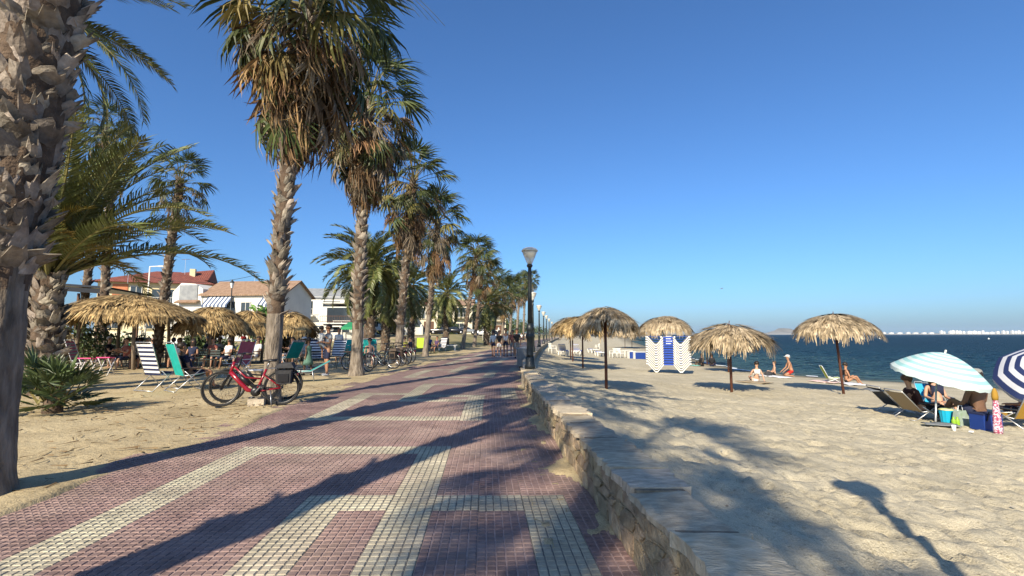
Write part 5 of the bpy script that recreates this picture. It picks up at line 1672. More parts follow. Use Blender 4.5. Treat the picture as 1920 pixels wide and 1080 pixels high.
# white gabled house: its gable end looks to the plaza, its long tiled slope to the street
y = 54; x = hx_(452, y); z = gz(x, y); H = hz_(550, y) - z
t = house('house', 'white house with a brown tiled roof and striped blinds behind the shelters', x, y, R(-6), 9.6, 6.0, H, M_wwall, M_broof, 'gable', hz_(527, y + 3) - z - H, .35,
          [('awn', -2.6, H - 1.5, 3.0, 1.2, True, M_awn), ('balc', -2.6, H - 3.1, 4.2, 1), ('awn', 3.5, H - 1.5, 2.0, 1.2, True, M_awn), ('balc', 3.5, H - 3.1, 2.6, 1), ('win', .4, H - 1.6, 1.1, 1.2), ('win', -3.5, 1.5, 1.5, 1.4), ('win', 2.5, 1.5, 1.5, 1.4)])
gw = MB()
D0 = hx_(345, y) - x
poly = [(-4.9, 0), (-4.9, H + .55), (-5.9, H + 1.15), (-7.6, H + 1.25), (-8.6, H + .2), (-8.6, 0)]
gw.prism([(p[0], p[1]) for p in poly], 5.0, 0, Matrix.Translation((0, 5.0, 0)) @ Matrix.Rotation(R(90), 4, 'X'))
gw.build('side_wing', M_wwall, t)
MB().box((-6.6, -.05, H + .15), (2.2, .12, 1.7)).build('grey_wall', M_greyw, t)
MB().box((-6.5, -.35, H - .9), (2.7, .6, .14), rx=R(25)).build('porch_roof', M_broof, t)
# white terrace houses further along
y = 70; x = hx_(590, y); z = gz(x, y); H = hz_(556, y) - z
house('house', 'white stepped house with grey roof edge behind the date palm', x, y, R(8), 8.0, 8, H, M_wwall, M_greyw, 'gable', hz_(541, y + 4) - z - H, .2, [('balc', -1.8, 2.9, 3.4, 1), ('balc', 2.2, 2.9, 3.0, 1), ('win', -2, 1.4, 1.4, 1.4), ('win', 2, 1.4, 1.6, 1.4)])
y = 66; x = hx_(640, y); z = gz(x, y); H = hz_(575, y) - z
house('house', 'white flat house with a railed upper terrace above the green awning', x, y, R(4), 5.6, 8, H, M_wwall, M_wwall, 'flat', 0, 0, [('balc', 0, H - 2.3, 5.0, 1, M_shut), ('win', 0, 1.5, 2.2, 1.6)])
y = 60; x = hx_(625, y); z = gz(x, y)
t = thing('terrace_canopy', 'long white terrace roof on posts with a green awning end', 'canopy', (x, y, z))
zt = hz_(612, y) - z
MB().box((-1.2, 0, zt), (5.2, 2.6, .14)).build('roof', M_wwall, t)
for k in range(4):
    MB().tube([(-3.7 + k * 1.65, -1.2, -.3), (-3.7 + k * 1.65, -1.2, zt)], .07, 8).build('post', M_wwall, t)
aw = MB()
for j in range(8):
    x0 = 1.45 + j * .33
    aw.add([(x0, 1.2, zt + .55), (x0 + .33, 1.2, zt + .55), (x0 + .33, -1.4, zt - .1), (x0, -1.4, zt - .1), (x0, -1.42, zt - .38), (x0 + .16, -1.42, zt - .45), (x0 + .33, -1.42, zt - .38)], [(3, 2, 1, 0), (4, 5, 6, 2, 3)])
aw.build('awning', M_agreen, t)
for k in range(2):
    MB().tube([(1.5 + k * 2.5, -1.35, -.3), (1.5 + k * 2.5, -1.35, zt)], .05, 8).build('post', M_wframe, t)
y = 84; x = hx_(705, y); z = gz(x, y); H = hz_(580, y) - z
house('house', 'cream house with brown shutters and a white porch behind the parked bicycles', x, y, R(3), 9.5, 9, H, M_cwall, M_rroof, 'hip', 1.5, .5, [('win', -3, H - 1.6, 1.4, 1.6), ('shut', -.6, H - 1.6, 1.3, 1.7), ('balc', 2.4, H - 2.8, 3.6, 1), ('win', -3, 1.5, 1.6, 1.5), ('win', 0, 1.5, 1.6, 1.5)])
o = MB().box((0, -1.5, 2.75), (9.3, 2.8, .22)).build('porch_roof', M_wwall, bpy.data.objects[[o_.name for o_ in bpy.data.objects if o_.name.startswith('house') and o_.type == 'EMPTY'][-1]])
y = 92; x = hx_(778, y); z = gz(x, y); H = hz_(572, y) - z
house('house', 'cream house with tall barred window between the palm trunks', x, y, R(2), 8.5, 9, H, M_cwall, M_rroof, 'hip', 1.4, .4, [('balc', -1.6, H - 2.9, 3.4, 1, M_wframe), ('win', 1.2, H - 1.6, 1.3, 2.0), ('shut', 3.2, H - 1.6, 1.2, 1.8), ('shut', 2.6, 1.4, 1.9, 2.0), ('win', -2.4, 1.5, 1.8, 1.5)])
y = 100; x = hx_(845, y); z = gz(x, y); H = hz_(570, y) - z
house('house', 'cream house with dark shutters behind the black cars', x, y, R(2), 8.8, 9, H, M_cwall, M_broof, 'gable', 1.3, .4, [('shut', -3, H - 1.6, 1.2, 1.8), ('win', -1, H - 1.6, 1.2, 1.6), ('balc', 2.2, H - 2.9, 3.6, 1), ('shut', -2.6, 1.4, 2.0, 2.0), ('win', 1.8, 1.5, 1.8, 1.5)])
y = 106; x = hx_(915, y); z = gz(x, y); H = hz_(577, y) - z
house('house', 'beige house with a shaded terrace behind the white lamp pole', x, y, R(2), 7.8, 9, H, M_cwall, M_broof, 'gable', 1.2, .4, [('balc', 1.0, H - 2.9, 5.0, 1, M_cwall), ('shut', -2.9, H - 1.6, 1.2, 1.8), ('win', -2.6, 1.5, 1.8, 1.5), ('shut', 1.6, 1.3, 2.8, 1.9)])
# garden walls with pillars along the street
def garden_wall(px0, px1, y0, y1, h, label, m):
    a, b_ = Vector(street_spot(px0, y0)), Vector(street_spot(px1, y1))
    d = b_ - a; L_ = math.hypot(d.x, d.y)
    t = thing('garden_wall', label, 'wall', (a.x, a.y, (a.z + b_.z) / 2), math.atan2(d.y, d.x))
    MB().box((L_ / 2, 0, h / 2 - .3), (L_, .2, h + .6)).build('wall', m, t)
    n_ = max(2, int(L_ / 3))
    for k in range(n_ + 1):
        o = MB().box((L_ * k / n_, 0, h / 2 - .2), (.4, .4, h + .7)).build('pillar', m, t)
        MB().ball((L_ * k / n_, 0, h + .32), .2, n=8).build('finial', m, o, True)
    return t
garden_wall(560, 668, 57, 60, 1.0, 'white garden wall under the terrace canopy', M_wwall)
garden_wall(668, 790, 79, 84, 1.3, 'white garden wall with pillars behind the dark hatchback', M_wwall)
garden_wall(792, 935, 97, 103, 1.3, 'white garden wall with pillars behind the black cars', M_wwall)
garden_wall(180, 420, 46, 48, 1.2, 'cream garden wall behind the large thatched shelter', M_cwall)
# road in front of the walls
a_, b_ = street_spot(150, 42), street_spot(960, 99)
rd = MB()
ptsR = [(Vector(a_) - Vector((30, 3, 0)))] + [Vector(a_).lerp(Vector(b_), f) for f in np.linspace(0, 1, 12)]
vs, fs = [], []
for p in ptsR:
    for off in (-3.2, 3.2):
        vs.append((p.x + off * .45, p.y + off, gz(p.x + off * .45, p.y + off) + .03))
for i in range(len(ptsR) - 1):
    fs.append((i * 2, i * 2 + 2, i * 2 + 3, i * 2 + 1)[::-1])
o = rd.add(vs, fs).build('road', M_asph); o['kind'] = 'structure'
# poles, lanterns, aerials
def pole(px, y, toppy, label, arm=0, r=.06, m=None):
    q = street_spot(px, y); h = hz_(toppy, y) - q[2]
    t = thing('lamp_pole', label, 'lamp pole', q)
    MB().tube([(0, 0, -.2), (0, 0, h)], [r, r * .7], 8).build('pole', m or M_wwall, t, True)
    if arm:
        MB().tube([(0, 0, h), (arm, 0, h + .05)], r * .6, 6).build('arm', m or M_wwall, t)
        MB().box((arm, 0, h + .02), (.5, .2, .1)).build('lamp_head', M_wframe, t)
    else:
        MB().lathe([(.08, h), (.22, h + .25), (.22, h + .3), (.05, h + .4)], 10).build('lamp_head', M_lcap, t, True)
    return t
pole(272, 34, 500, 'tall white street light beside the red roofed house', arm=.9)
pole(717, 50, 552, 'white lamp pole behind the parked bicycles')
pole(905, 80, 582, 'white lamp pole between the dark palm trunk and the walkers')
q = street_spot(430, 44); t = thing('street_lantern', 'black lantern on a post in front of the brown roof', 'lamp', q)
h = hz_(540, 44) - q[2]
MB().tube([(0, 0, -.2), (0, 0, h)], [.07, .045], 8).build('post', M_iron, t, True)
MB().lathe([(.10, h), (.19, h + .45), (.19, h + .47)], 6).build('lantern_glass', M_hl, t); MB().lathe([(.24, h + .47), (.10, h + .66), (.03, h + .78)], 6).build('lantern_lid', M_iron, t)
for px, y, p0, p1, lab in ((347, 68, 507, 486, 'roof aerial above the red roof'), (240, 64, 523, 500, 'roof aerial beside the white street light'), (318, 68, 510, 497, 'small dish aerial on the red roof'), (478, 57, 522, 510, 'roof aerial on the brown roof')):
    a_ = at(px, p0, y); h = hz_(p1, y) - a_.z
    t = thing('aerial', lab, 'aerial', (a_.x, y, a_.z - .6))
    MB().tube([(0, 0, 0), (0, 0, h + .6)], .025, 5).build('mast', M_alu, t)
    b = MB()
    b.tube([(-.6, 0, h + .55), (.6, 0, h + .6)], .018, 4)
    for k in range(6): b.tube([(-.5 + k * .2, -.25, h + .57), (-.5 + k * .2, .25, h + .57)], .012, 4)
    b.build('antenna', M_alu, t)
b = MB(); a_, b_ = at(240, 505, 64), at(478, 516, 60)
b.tube([a_.lerp(b_, f) + Vector((0, 0, -1.3 * 4 * f * (1 - f))) for f in np.linspace(0, 1, 14)], .025, 4)
o = b.build('overhead_cable', M_tubed); tag(o, 'thin cable slung between the roof aerials', 'cable')
# black awning beside the date palm
a_ = at(168, 545, 26.0)
t = thing('pergola', 'flat black awning roof on posts beside the young date palm', 'pergola', (a_.x, 26.0, gz(a_.x, 26)))
zt = a_.z - gz(a_.x, 26)
MB().box((-.2, .4, zt + .12), (4.2, 3.2, .10), ry=R(4), rx=R(-3)).build('roof', M_blk, t)
MB().box((-.2, -1.2, zt - .02), (4.2, .08, .22), ry=R(4)).build('fascia', M_blk, t)
for x_, y_ in ((-2.1, -1.0), (1.4, -1.0), (-2.1, 1.7), (1.4, 1.7)):
    MB().box((x_, y_, zt / 2), (.1, .1, zt)).build('post', M_shut, t)
# hedge and shrubs around the cafe
def shrub(loc, rx, ry, h, label, m, n=1500, seed=1, leaf=.10, name='shrub'):
    rs = np.random.RandomState(seed)
    t = thing(name, label, 'shrub', tuple(loc))
    mb = MB()
    for k in range(n):
        v = rs.randn(3); v /= np.linalg.norm(v)
        rr = rs.rand() ** .4
        lump = 1 + .25 * math.sin(v[0] * 5 + seed) * math.cos(v[1] * 4 + v[2] * 6)
        p = Vector((v[0] * rx * rr * lump, v[1] * ry * rr * lump, h * .5 + v[2] * h * .5 * rr * lump))
        if p.z < .02: p.z = abs(p.z) + .02
        d = Vector(rs.randn(3)).normalized(); e = d.cross(Vector(rs.randn(3))).normalized()
        l_ = leaf * (.6 + rs.rand())
        mb.add([p, p + d * l_ * .5 + e * l_ * .22, p + d * l_, p + d * l_ * .5 - e * l_ * .22], [(0, 1, 2, 3)])
    o = mb.build('foliage', m, t); o['kind'] = 'stuff'
    b = MB()
    for k in range(5):
        a = k * 1.3
        b.tube([(0, 0, 0), (.4 * rx * math.cos(a), .4 * ry * math.sin(a), h * .7)], [.03, .01], 5)
    b.build('stems', M_trunk_up, t)
    return t
M_hedge = mat('dry_hedge_leaf', (.10, .075, .035), (.20, .16, .08), scale=3, rough=.8, island=.45, transl=.1)
M_shrub = mat('shrub_leaf', (.045, .07, .025), (.10, .13, .05), scale=3, rough=.6, island=.45, transl=.12)
M_pale = mat('pale_bush_leaf', (.10, .13, .05), (.19, .20, .09), scale=3, rough=.6, island=.4, transl=.12)
for k, (px, y, rx, h, m_, lab, lf) in enumerate(((548, 27, 1.0, 1.6, M_hedge, 'dry brownish hedge beside the teal reclining chair', .14), (590, 28, .95, 1.75, M_hedge, 'dry brownish bush behind the man carrying a baby', .14), (525, 27, .6, 1.2, M_shrub, 'green bush behind the tall trunk', .14), (365, 27, .8, 1.5, M_shrub, 'green banana-like bush in front of the white car', .26), (415, 28, .8, 1.2, M_shrub, 'green bush under the second shelter', .2), (112, 18.5, .5, 1.8, M_hedge, 'withered bush against the date palm trunk', .2), (160, 22, 1.6, 2.0, M_shrub, 'dark dense bush behind the grey haired man', .2), (250, 30, 2.2, 1.6, M_shrub, 'dark bush row behind the large shelter', .2), (490, 52, 1.6, 4.0, mat('bright_palm_leaf', (.06, .14, .02), (.11, .22, .04), scale=3, rough=.6, island=.4, transl=.15), 'bright green feathery tree in front of the striped blinds', .5), (740, 80, 1.8, 2.4, M_shrub, 'garden bush behind the dark hatchback', .3), (845, 97, 1.5, 2.2, M_shrub, 'dark garden bush beside the cream house', .3), (770, 88, 1.5, 1.8, M_pale, 'pale garden bush behind the palm trunks', .3))):
    q = at(px, 627, y); shrub((q.x, y, gz(q.x, y)), rx, rx * .6, h, lab, m_, 1100, 60 + k, lf)
# distant trees that close the view at the end of the street
for k, (px, y, rx, h) in enumerate(((938, 128, 4, 5), (958, 150, 5, 6), (978, 170, 5, 6), (1000, 260, 8, 5), (1018, 300, 8, 4.5))):
    q = at(px, 627, y); xx = min(q.x, float(wx(y)) - 6) if k < 3 else q.x
    shrub((xx, y, gz(xx, y) - .3), rx, rx * .6, h, 'distant dull green tree clump at the end of the promenade', M_shrub, 900, 90 + k, .6, 'tree_clump')
for o in bpy.data.objects:
    if o.name.startswith('tree_clump'): o['group'] = 'tree clumps at the end of the promenade'; o['category'] = 'tree'
# litter bin, bench, bollards along the promenade
q = P(981, 690)
t = thing('litter_bin', 'dark grey litter bin on the paving behind the large black lamp', 'bin', (q.x - .02, q.y, 0))
MB().lathe([(.20, .06), (.24, .10), (.27, .80), (.29, .82), (.29, .88), (.25, .88), (.22, .5)], 16).build('body', M_greyw, t, True)
MB().lathe([(.16, 0), (.16, .06), (.05, .07)], 12).build('foot', M_iron, t)
t = thing('bench', 'white concrete bench beside the leaning palm', 'bench', tuple(P(838, 657)), R(10))
MB().box((0, 0, .45), (1.8, .5, .10)).build('seat', M_wwall, t)
for x_ in (-.7, .7): MB().box((x_, 0, .2), (.16, .44, .42)).build('leg', M_wwall, t)
t = thing('waste_basket', 'black wire basket hung on a white post by the bench', 'bin', tuple(P(829, 658)))
MB().lathe([(.20, .55), (.26, .95), (.24, .95), (.18, .57)], 12).build('basket', M_blk, t); MB().tube([(-.3, 0, 0), (-.3, 0, 1.0), (.3, 0, 1.0), (.3, 0, 0)], .025, 6).build('stand', M_wwall, t)
q = P(1005, 660)
t = thing('concrete_bench', 'pale concrete bench on the promenade behind the large lamp', 'bench', (float(wx(36)) - .6, 36, 0), R(-6))
MB().box((0, 0, .42), (.9, 2.4, .14)).build('seat', M_wwall, t); MB().box((0, -.9, .18), (.7, .3, .36)).build('leg', M_wwall, t); MB().box((0, .9, .18), (.7, .3, .36)).build('leg', M_wwall, t)

# ------------------------------------------------------------------ people
def skin_tone(name, c): return mat(name, c, tuple(x * .82 for x in c), scale=9, rough=.55, spec=.4)
SK_L = skin_tone('skin_light', (.50, .29, .19)); SK_M = skin_tone('skin_tanned', (.36, .185, .105)); SK_D = skin_tone('skin_dark', (.16, .085, .05))
def cloth(name, c): return mat(name, c, tuple(x * .8 for x in c), scale=7, rough=.85, bump=.25, bscale=25)
K_white = cloth('white_fabric', (.66, .65, .62)); K_black = cloth('black_fabric', (.014, .014, .016)); K_navy = cloth('navy_fabric', (.015, .02, .05)); K_grey = cloth('grey_fabric', (.27, .29, .31))
K_green = cloth('sea_green_fabric', (.10, .20, .15)); K_red = cloth('red_fabric', (.42, .02, .015)); K_olive = cloth('olive_fabric', (.20, .20, .04)); K_salmon = cloth('salmon_fabric', (.34, .11, .08))
K_camo = cloth('camo_fabric', (.24, .24, .22)); K_yellow = cloth('yellow_fabric', (.45, .42, .08)); K_blue = cloth('blue_fabric', (.03, .06, .22)); K_maroon = cloth('maroon_fabric', (.055, .02, .018))
H_dark = mat('dark_hair', (.012, .009, .007), (.03, .02, .014), scale=30, rough=.5, stretch=(1, 1, .2)); H_brown = mat('brown_hair', (.05, .027, .013), (.09, .05, .025), scale=30, rough=.5, stretch=(1, 1, .2)); H_grey = mat('grey_hair', (.28, .27, .25), (.40, .39, .37), scale=30, rough=.6); H_blond = mat('blond_hair', (.25, .16, .07), (.36, .25, .12), scale=30, rough=.5)
M_eye = mat('eye', (.01, .008, .008), rough=.2); M_lip = mat('lip', (.28, .09, .07), rough=.5); M_shade = mat('sunglasses', (.008, .008, .009), rough=.15, spec=.6)
def skinned(name, verts, edges, rads, m, parent, sub=1, root=0):
    me = bpy.data.meshes.new(name)
    me.from_pydata([tuple(v) for v in verts], edges, [])
    me.materials.append(m)
    o = put(name, me, parent)
    md = o.modifiers.new('skin', 'SKIN')
    md.use_smooth_shade = True
    sv = me.skin_vertices[0].data
    for i, r in enumerate(rads):
        sv[i].radius = (r, r) if not hasattr(r, '__len__') else r
    sv[root].use_root = True
    if sub:
        s_ = o.modifiers.new('smooth', 'SUBSURF'); s_.levels = sub; s_.render_levels = sub
    return o
V = Vector
POSES = {
 'stand': dict(pel=.92, tor=(0, .02, 1), La=[(-.16, .02, -1), (-.02, .25, -1)], Ra=[(.16, .02, -1), (.02, .25, -1)], Ll=[(-.05, .02, -1), (0, -.03, -1)], Rl=[(.05, .02, -1), (0, -.03, -1)]),
 'walk': dict(pel=.90, tor=(0, .05, 1), La=[(-.15, -.3, -1), (-.02, .1, -1)], Ra=[(.15, .3, -1), (.02, .6, -1)], Ll=[(-.03, .38, -1), (0, .05, -1)], Rl=[(.03, -.15, -1), (0, -.42, -1)]),
 'walk2': dict(pel=.90, tor=(0, .05, 1), La=[(-.15, .25, -1), (-.02, .5, -1)], Ra=[(.15, -.25, -1), (.02, .1, -1)], Ll=[(-.03, -.14, -1), (0, -.4, -1)], Rl=[(.03, .36, -1), (0, .05, -1)]),
 'hold': dict(pel=.92, tor=(0, -.05, 1), La=[(-.12, .15, -1), (.45, 1, .15)], Ra=[(.12, .15, -1), (-.45, 1, .05)], Ll=[(-.06, .12, -1), (0, -.02, -1)], Rl=[(.06, -.05, -1), (0, -.12, -1)]),
 'sit': dict(pel=.50, tor=(0, -.16, 1), La=[(-.18, .25, -1), (.15, 1, -.05)], Ra=[(.18, .25, -1), (-.15, 1, -.05)], Ll=[(-.14, 1, -.04), (0, .12, -1)], Rl=[(.14, 1, -.04), (0, .12, -1)]),
 'read': dict(pel=.50, tor=(0, .05, 1), La=[(-.18, .45, -.9), (.25, .9, .35)], Ra=[(.18, .45, -.9), (-.25, .9, .35)], Ll=[(-.14, 1, -.04), (0, .12, -1)], Rl=[(.14, 1, .06), (0, .1, -1)]),
 'lounge': dict(pel=.44, tor=(0, -.42, 1), La=[(-.25, .2, -1), (.1, 1, -.1)], Ra=[(.25, .2, -1), (-.1, 1, -.1)], Ll=[(-.12, 1, .12), (0, .45, -1)], Rl=[(.14, 1, .2), (0, .25, -1)]),
 'recline': dict(pel=.30, tor=(0, -.75, 1), La=[(-.22, .3, -.8), (.1, 1, -.2)], Ra=[(.22, .3, -.8), (-.1, 1, -.2)], Ll=[(-.1, 1, .10), (0, 1, -.35)], Rl=[(.1, 1, .2), (0, 1, -.5)]),
 'ground': dict(pel=.13, tor=(0, -.05, 1), La=[(-.2, .3, -1), (.1, .8, -.35)], Ra=[(.2, .3, -1), (-.1, .8, -.35)], Ll=[(-.22, .85, .62), (.05, .55, -.9)], Rl=[(.22, .85, .62), (-.05, .55, -.9)]),
 'prop': dict(pel=.13, tor=(.05, -.15, 1), La=[(-.4, .1, -.8), (.5, .4, .6)], Ra=[(.35, -.25, -1), (.15, -.2, -1)], Ll=[(-.3, .9, .35), (.4, .5, -.6)], Rl=[(.3, .9, .45), (-.2, .6, -.7)]),
 'kneel': dict(pel=.30, tor=(0, .22, 1), La=[(-.1, .35, -1), (.05, .8, -.7)], Ra=[(.1, .35, -1), (-.05, .8, -.7)], Ll=[(-.16, .95, -.5), (0, -1, -.05)], Rl=[(.16, .95, -.5), (0, -1, -.05)]),
 'baby': dict(pel=.30, tor=(0, .05, 1), La=[(-.3, .5, -.6), (0, .8, -.1)], Ra=[(.3, .5, -.6), (0, .8, -.1)], Ll=[(-.3, .6, -.6), (0, 0, -1)], Rl=[(.3, .6, -.6), (0, 0, -1)]),
}
def person(loc, rz, label, pose='stand', H=1.75, skin=None, top=None, sleeve=.5, bottom=None, blen=.5, hair=None, hlen=0, shoes=None, hat=None, glasses=False, slim=1.0, group=None, dress=None, turn=0, head=1.0, bra=None, name='person', z0=0, cap_back=False, over=None):
    ps = dict(POSES[pose]); 
    if over: ps.update(over)
    skin = skin or SK_M
    t = thing(name, label, 'person', (loc[0], loc[1], loc[2] + z0), rz, group, sc=H / 1.75)
    n3 = lambda d: V(d).normalized()
    up = n3(ps['tor'])
    pel = V((0, 0, ps['pel']))
    right = V((1, 0, 0)); fwd = up.cross(right) * -1
    waist, chest, nb = pel + up * .17, pel + up * .36, pel + up * .52
    hd = (n3((0, .08, 1)) * .6 + up * .4).normalized()
    neck = nb + hd * .07
    h0, h1, h2 = neck + hd * .07, neck + hd * .15, neck + hd * .225
    hf = V((math.sin(R(turn)), math.cos(R(turn)), 0))
    vs = [pel, waist, chest, nb, neck, h0, h1, h2]
    ra = [.118 * slim, .105 * slim, .128 * slim, .062, .050, .068 * head, .088 * head, .066 * head]
    ed = [(0, 1), (1, 2), (2, 3), (3, 4), (4, 5), (5, 6), (6, 7)]
    def add(p, r, frm):
        vs.append(V(p)); ra.append(r); ed.append((frm, len(vs) - 1)); return len(vs) - 1
    add(h0 + hf * .075 + V((0, 0, -.01)), .030 * head, 5)         # chin and jaw
    add(h1 + hf * .098 + V((0, 0, -.025)), .014, 6)                # nose
    J = {}
    for sd, nm, al, lg in ((-1, 'L', ps['La'], ps['Ll']), (1, 'R', ps['Ra'], ps['Rl'])):
        sh = pel + up * .455 + right * sd * .165 * slim
        i_s = add(sh, .055 * slim, 2)
        el = sh + n3(al[0]) * .28; i_e = add(el, .041 * slim, i_s)
        wr = el + n3(al[1]) * .245; i_w = add(wr, .027, i_e)
        hdir = n3(al[1]); pm = wr + hdir * .075; i_p = add(pm, .030, i_w)
        side = hdir.cross(V((0, 0, 1)));  side = side.normalized() if side.length > .1 else right
        curl = V((0, 0, -1)) if abs(hdir.z) < .7 else V((-sd * .5, .5, 0))
        for k in range(4):
            b0 = pm + side * (k - 1.5) * .019 + hdir * .035
            i_f = add(b0 + hdir * .03, .0095, i_p)
            add(b0 + hdir * (.055 - .006 * abs(k - 1.2)) + curl * .022, .0075, i_f)
        i_t = add(wr + hdir * .05 - side * sd * .04, .011, i_w); add(wr + hdir * .085 - side * sd * .05 + curl * .01, .008, i_t)
        hip = pel + right * sd * .088 * slim + V((0, 0, -.03))
        i_h = add(hip, .092 * slim, 0)
        kn = hip + n3(lg[0]) * .43; md_ = hip.lerp(kn, .5); i_m = add(md_, .076 * slim, i_h); i_k = add(kn, .052 * slim, i_m)
        an = kn + n3(lg[1]) * .42; cf = kn.lerp(an, .33); i_c = add(cf, .052 * slim, i_k); i_a = add(an, .034, i_c)
        sdz = n3(lg[1])
        fd = V((sd * .06, 1, 0)) if sdz.z < -.5 else (V((0, -.25, -1)) if pose == 'kneel' else V((0, .45, .9)))
        if pose == 'recline': fd = V((0, .5, .85))
        fd = fd.normalized()
        he = an + V((0, 0, -.035)) if sdz.z < -.5 else an + sdz * .03
        to = he + fd * .15
        i_o = add(he + fd * .07, .034, i_a); add(to, .026, i_o)
        J[nm] = (sh, el, wr, hip, kn, an, he, to, fd)
    low = min(J['L'][6].z, J['R'][6].z, J['L'][7].z, J['R'][7].z) - .03 if pose in ('stand', 'walk', 'walk2', 'hold') else 0
    sh_ = V((0, 0, -low))
    vs = [v + sh_ for v in vs]
    body = skinned('body', vs, ed, ra, skin, t, 1)
    o3 = sh_
    # face
    hc = h1 + o3
    fside = V((hf.y, -hf.x, 0))
    fc = MB()
    for sd in (-1, 1):
        fc.ball(hc + hf * .088 + fside * sd * .032 + V((0, 0, .0)), .0095, 0, 6)
    fc.ball(hc + hf * .085 + V((0, 0, -.068)), (.022, .012, .006), 1, 6)
    fc.build('face', [M_eye, M_lip], body, True)
    er = MB()
    for sd in (-1, 1): er.ball(hc + fside * sd * .088 + V((0, 0, -.01)), (.014, .022, .03), 0, 6)
    er.build('ears', skin, body, True)
    if glasses:
        g = MB()
        for sd in (-1, 1): g.ball(hc + hf * .096 + fside * sd * .034 + V((0, 0, .002)), (.030, .012, .020), 0, 8)
        g.build('sunglasses', M_shade, t, True)
    if hair:
        h = MB(); c = hc + V((0, 0, .022)) - hf * .016
        m = Matrix.Translation(c) @ Matrix.Rotation(math.atan2(-hf.x, hf.y), 4, 'Z')
        prof = []
        n = 14
        vs2, fs2 = [], []
        for i in range(9):
            ph = math.pi * .5 - i / 8 * math.pi * .68
            for j in range(n):
                a = 2 * math.pi * j / n
                front = max(0, math.sin(a))           # local +y is the face side
                ph2 = max(ph, R(16)) if front > .35 else ph
                k = 1 + .05 * math.sin(j * 3.1 + i)
                vs2.append((.100 * head * math.cos(ph2) * math.cos(a) * k, .112 * head * math.cos(ph2) * math.sin(a) * k, .102 * head * math.sin(ph2) * k))
        for i in range(8):
            for j in range(n): fs2.append((i * n + j, i * n + (j + 1) % n, (i + 1) * n + (j + 1) % n, (i + 1) * n + j))
        h.add(vs2, fs2, 0, m)
        if hlen:
            for k in range(7):
                a = R(180 + 22 * (k - 3) - 90)
                p0 = m @ V((.085 * math.cos(a) * 1.0, .085 * math.sin(a), .03)); 
                h.tube([p0, p0 + V((0, 0, -.10)) - hf * .015, p0 + V((0, 0, -hlen * .75)) - hf * .012, p0 + V((0, 0, -hlen)) + hf * .004], [.032, .036, .028, .008], 6)
        h.build('hair', hair, t, True)
    if hat:
        c = hc + V((0, 0, .055)); m = Matrix.Translation(c) @ Matrix.Rotation(math.atan2(-hf.x, hf.y), 4, 'Z')
        MB().lathe([(.112, -.01), (.112, .02), (.098, .06), (.06, .085), (.01, .092)], 14, 0, m).add([(-.09, .07, 0), (.09, .07, 0), (.07, .19, -.02), (-.07, .19, -.02), (-.09, .07, .012), (.09, .07, .012), (.07, .19, -.01), (-.07, .19, -.01)], [(3, 2, 1, 0), (4, 5, 6, 7), (0, 1, 5, 4), (1, 2, 6, 5), (2, 3, 7, 6), (3, 0, 4, 7)], 0, m @ Matrix.Rotation(R(180) if cap_back else 0, 4, 'Z')).build('cap', hat, t, True)
    if top:
        tv = [pel + up * .05, waist, chest, nb - up * .02]; tr = [.134 * slim, .122 * slim, .142 * slim, .075]; te = [(0, 1), (1, 2), (2, 3)]
        for nm, sd in (('L', -1), ('R', 1)):
            sh, el, wr = J[nm][:3]
            tv.append(sh); tr.append(.068 * slim); te.append((2, len(tv) - 1))
            if sleeve > 0:
                tv.append(sh.lerp(el, min(1, sleeve * 2))); tr.append(.056 * slim); te.append((len(tv) - 2, len(tv) - 1))
                if sleeve > .5: tv.append(el.lerp(wr, (sleeve - .5) * 2)); tr.append(.042); te.append((len(tv) - 2, len(tv) - 1))
        skinned('top', [v + o3 for v in tv], te, tr, top, t, 1, 1)
    if bra:
        skinned('bikini_top', [chest + up * .0 + o3 + V((-.07, .0, 0)), chest + o3, chest + o3 + V((.07, 0, 0))], [(0, 1), (1, 2)], [.095 * slim, .137 * slim, .095 * slim], bra, t, 1, 1)
    if bottom:
        bv = [pel + up * .09, pel]; br = [.121 * slim, .132 * slim]; be = [(0, 1)]
        for nm in 'LR':
            hip, kn, an = J[nm][3:6]
            bv.append(hip); br.append(.102 * slim); be.append((1, len(bv) - 1))
            f = min(1, blen * 2)
            bv.append(hip.lerp(kn, f * .5)); br.append(.092 * slim); be.append((len(bv) - 2, len(bv) - 1))
            if f > .3: bv.append(hip.lerp(kn, f)); br.append((.085 if blen <= .5 else .066) * slim); be.append((len(bv) - 2, len(bv) - 1))
            if blen > .5: bv.append(kn.lerp(an, (blen - .5) * 2)); br.append(.056); be.append((len(bv) - 2, len(bv) - 1))
        skinned('trousers' if blen > .5 else 'shorts', [v + o3 for v in bv], be, br, bottom, t, 1, 1)
    if dress:
        c = pel + o3
        MB().lathe([(.27, -.42), (.22, -.25), (.15, 0), (.125, .12), (.13, .22), (.15, .34), (.08, .48)], 14, 0, Matrix.Translation(c), 1, .78).build('dress', dress, t, True)
    if shoes:
        for nm in 'LR':
            an, he, to, fd = J[nm][5:9]
            MB().tube([he - fd * .055 + o3 + V((0, 0, .005)), he + fd * .02 + o3, he + fd * .10 + o3, to + fd * .03 + o3], [.036, .046, .042, .026], 8, 0, True).build('shoe', shoes, t, True)
    return t
FACE_CAM = R(180)
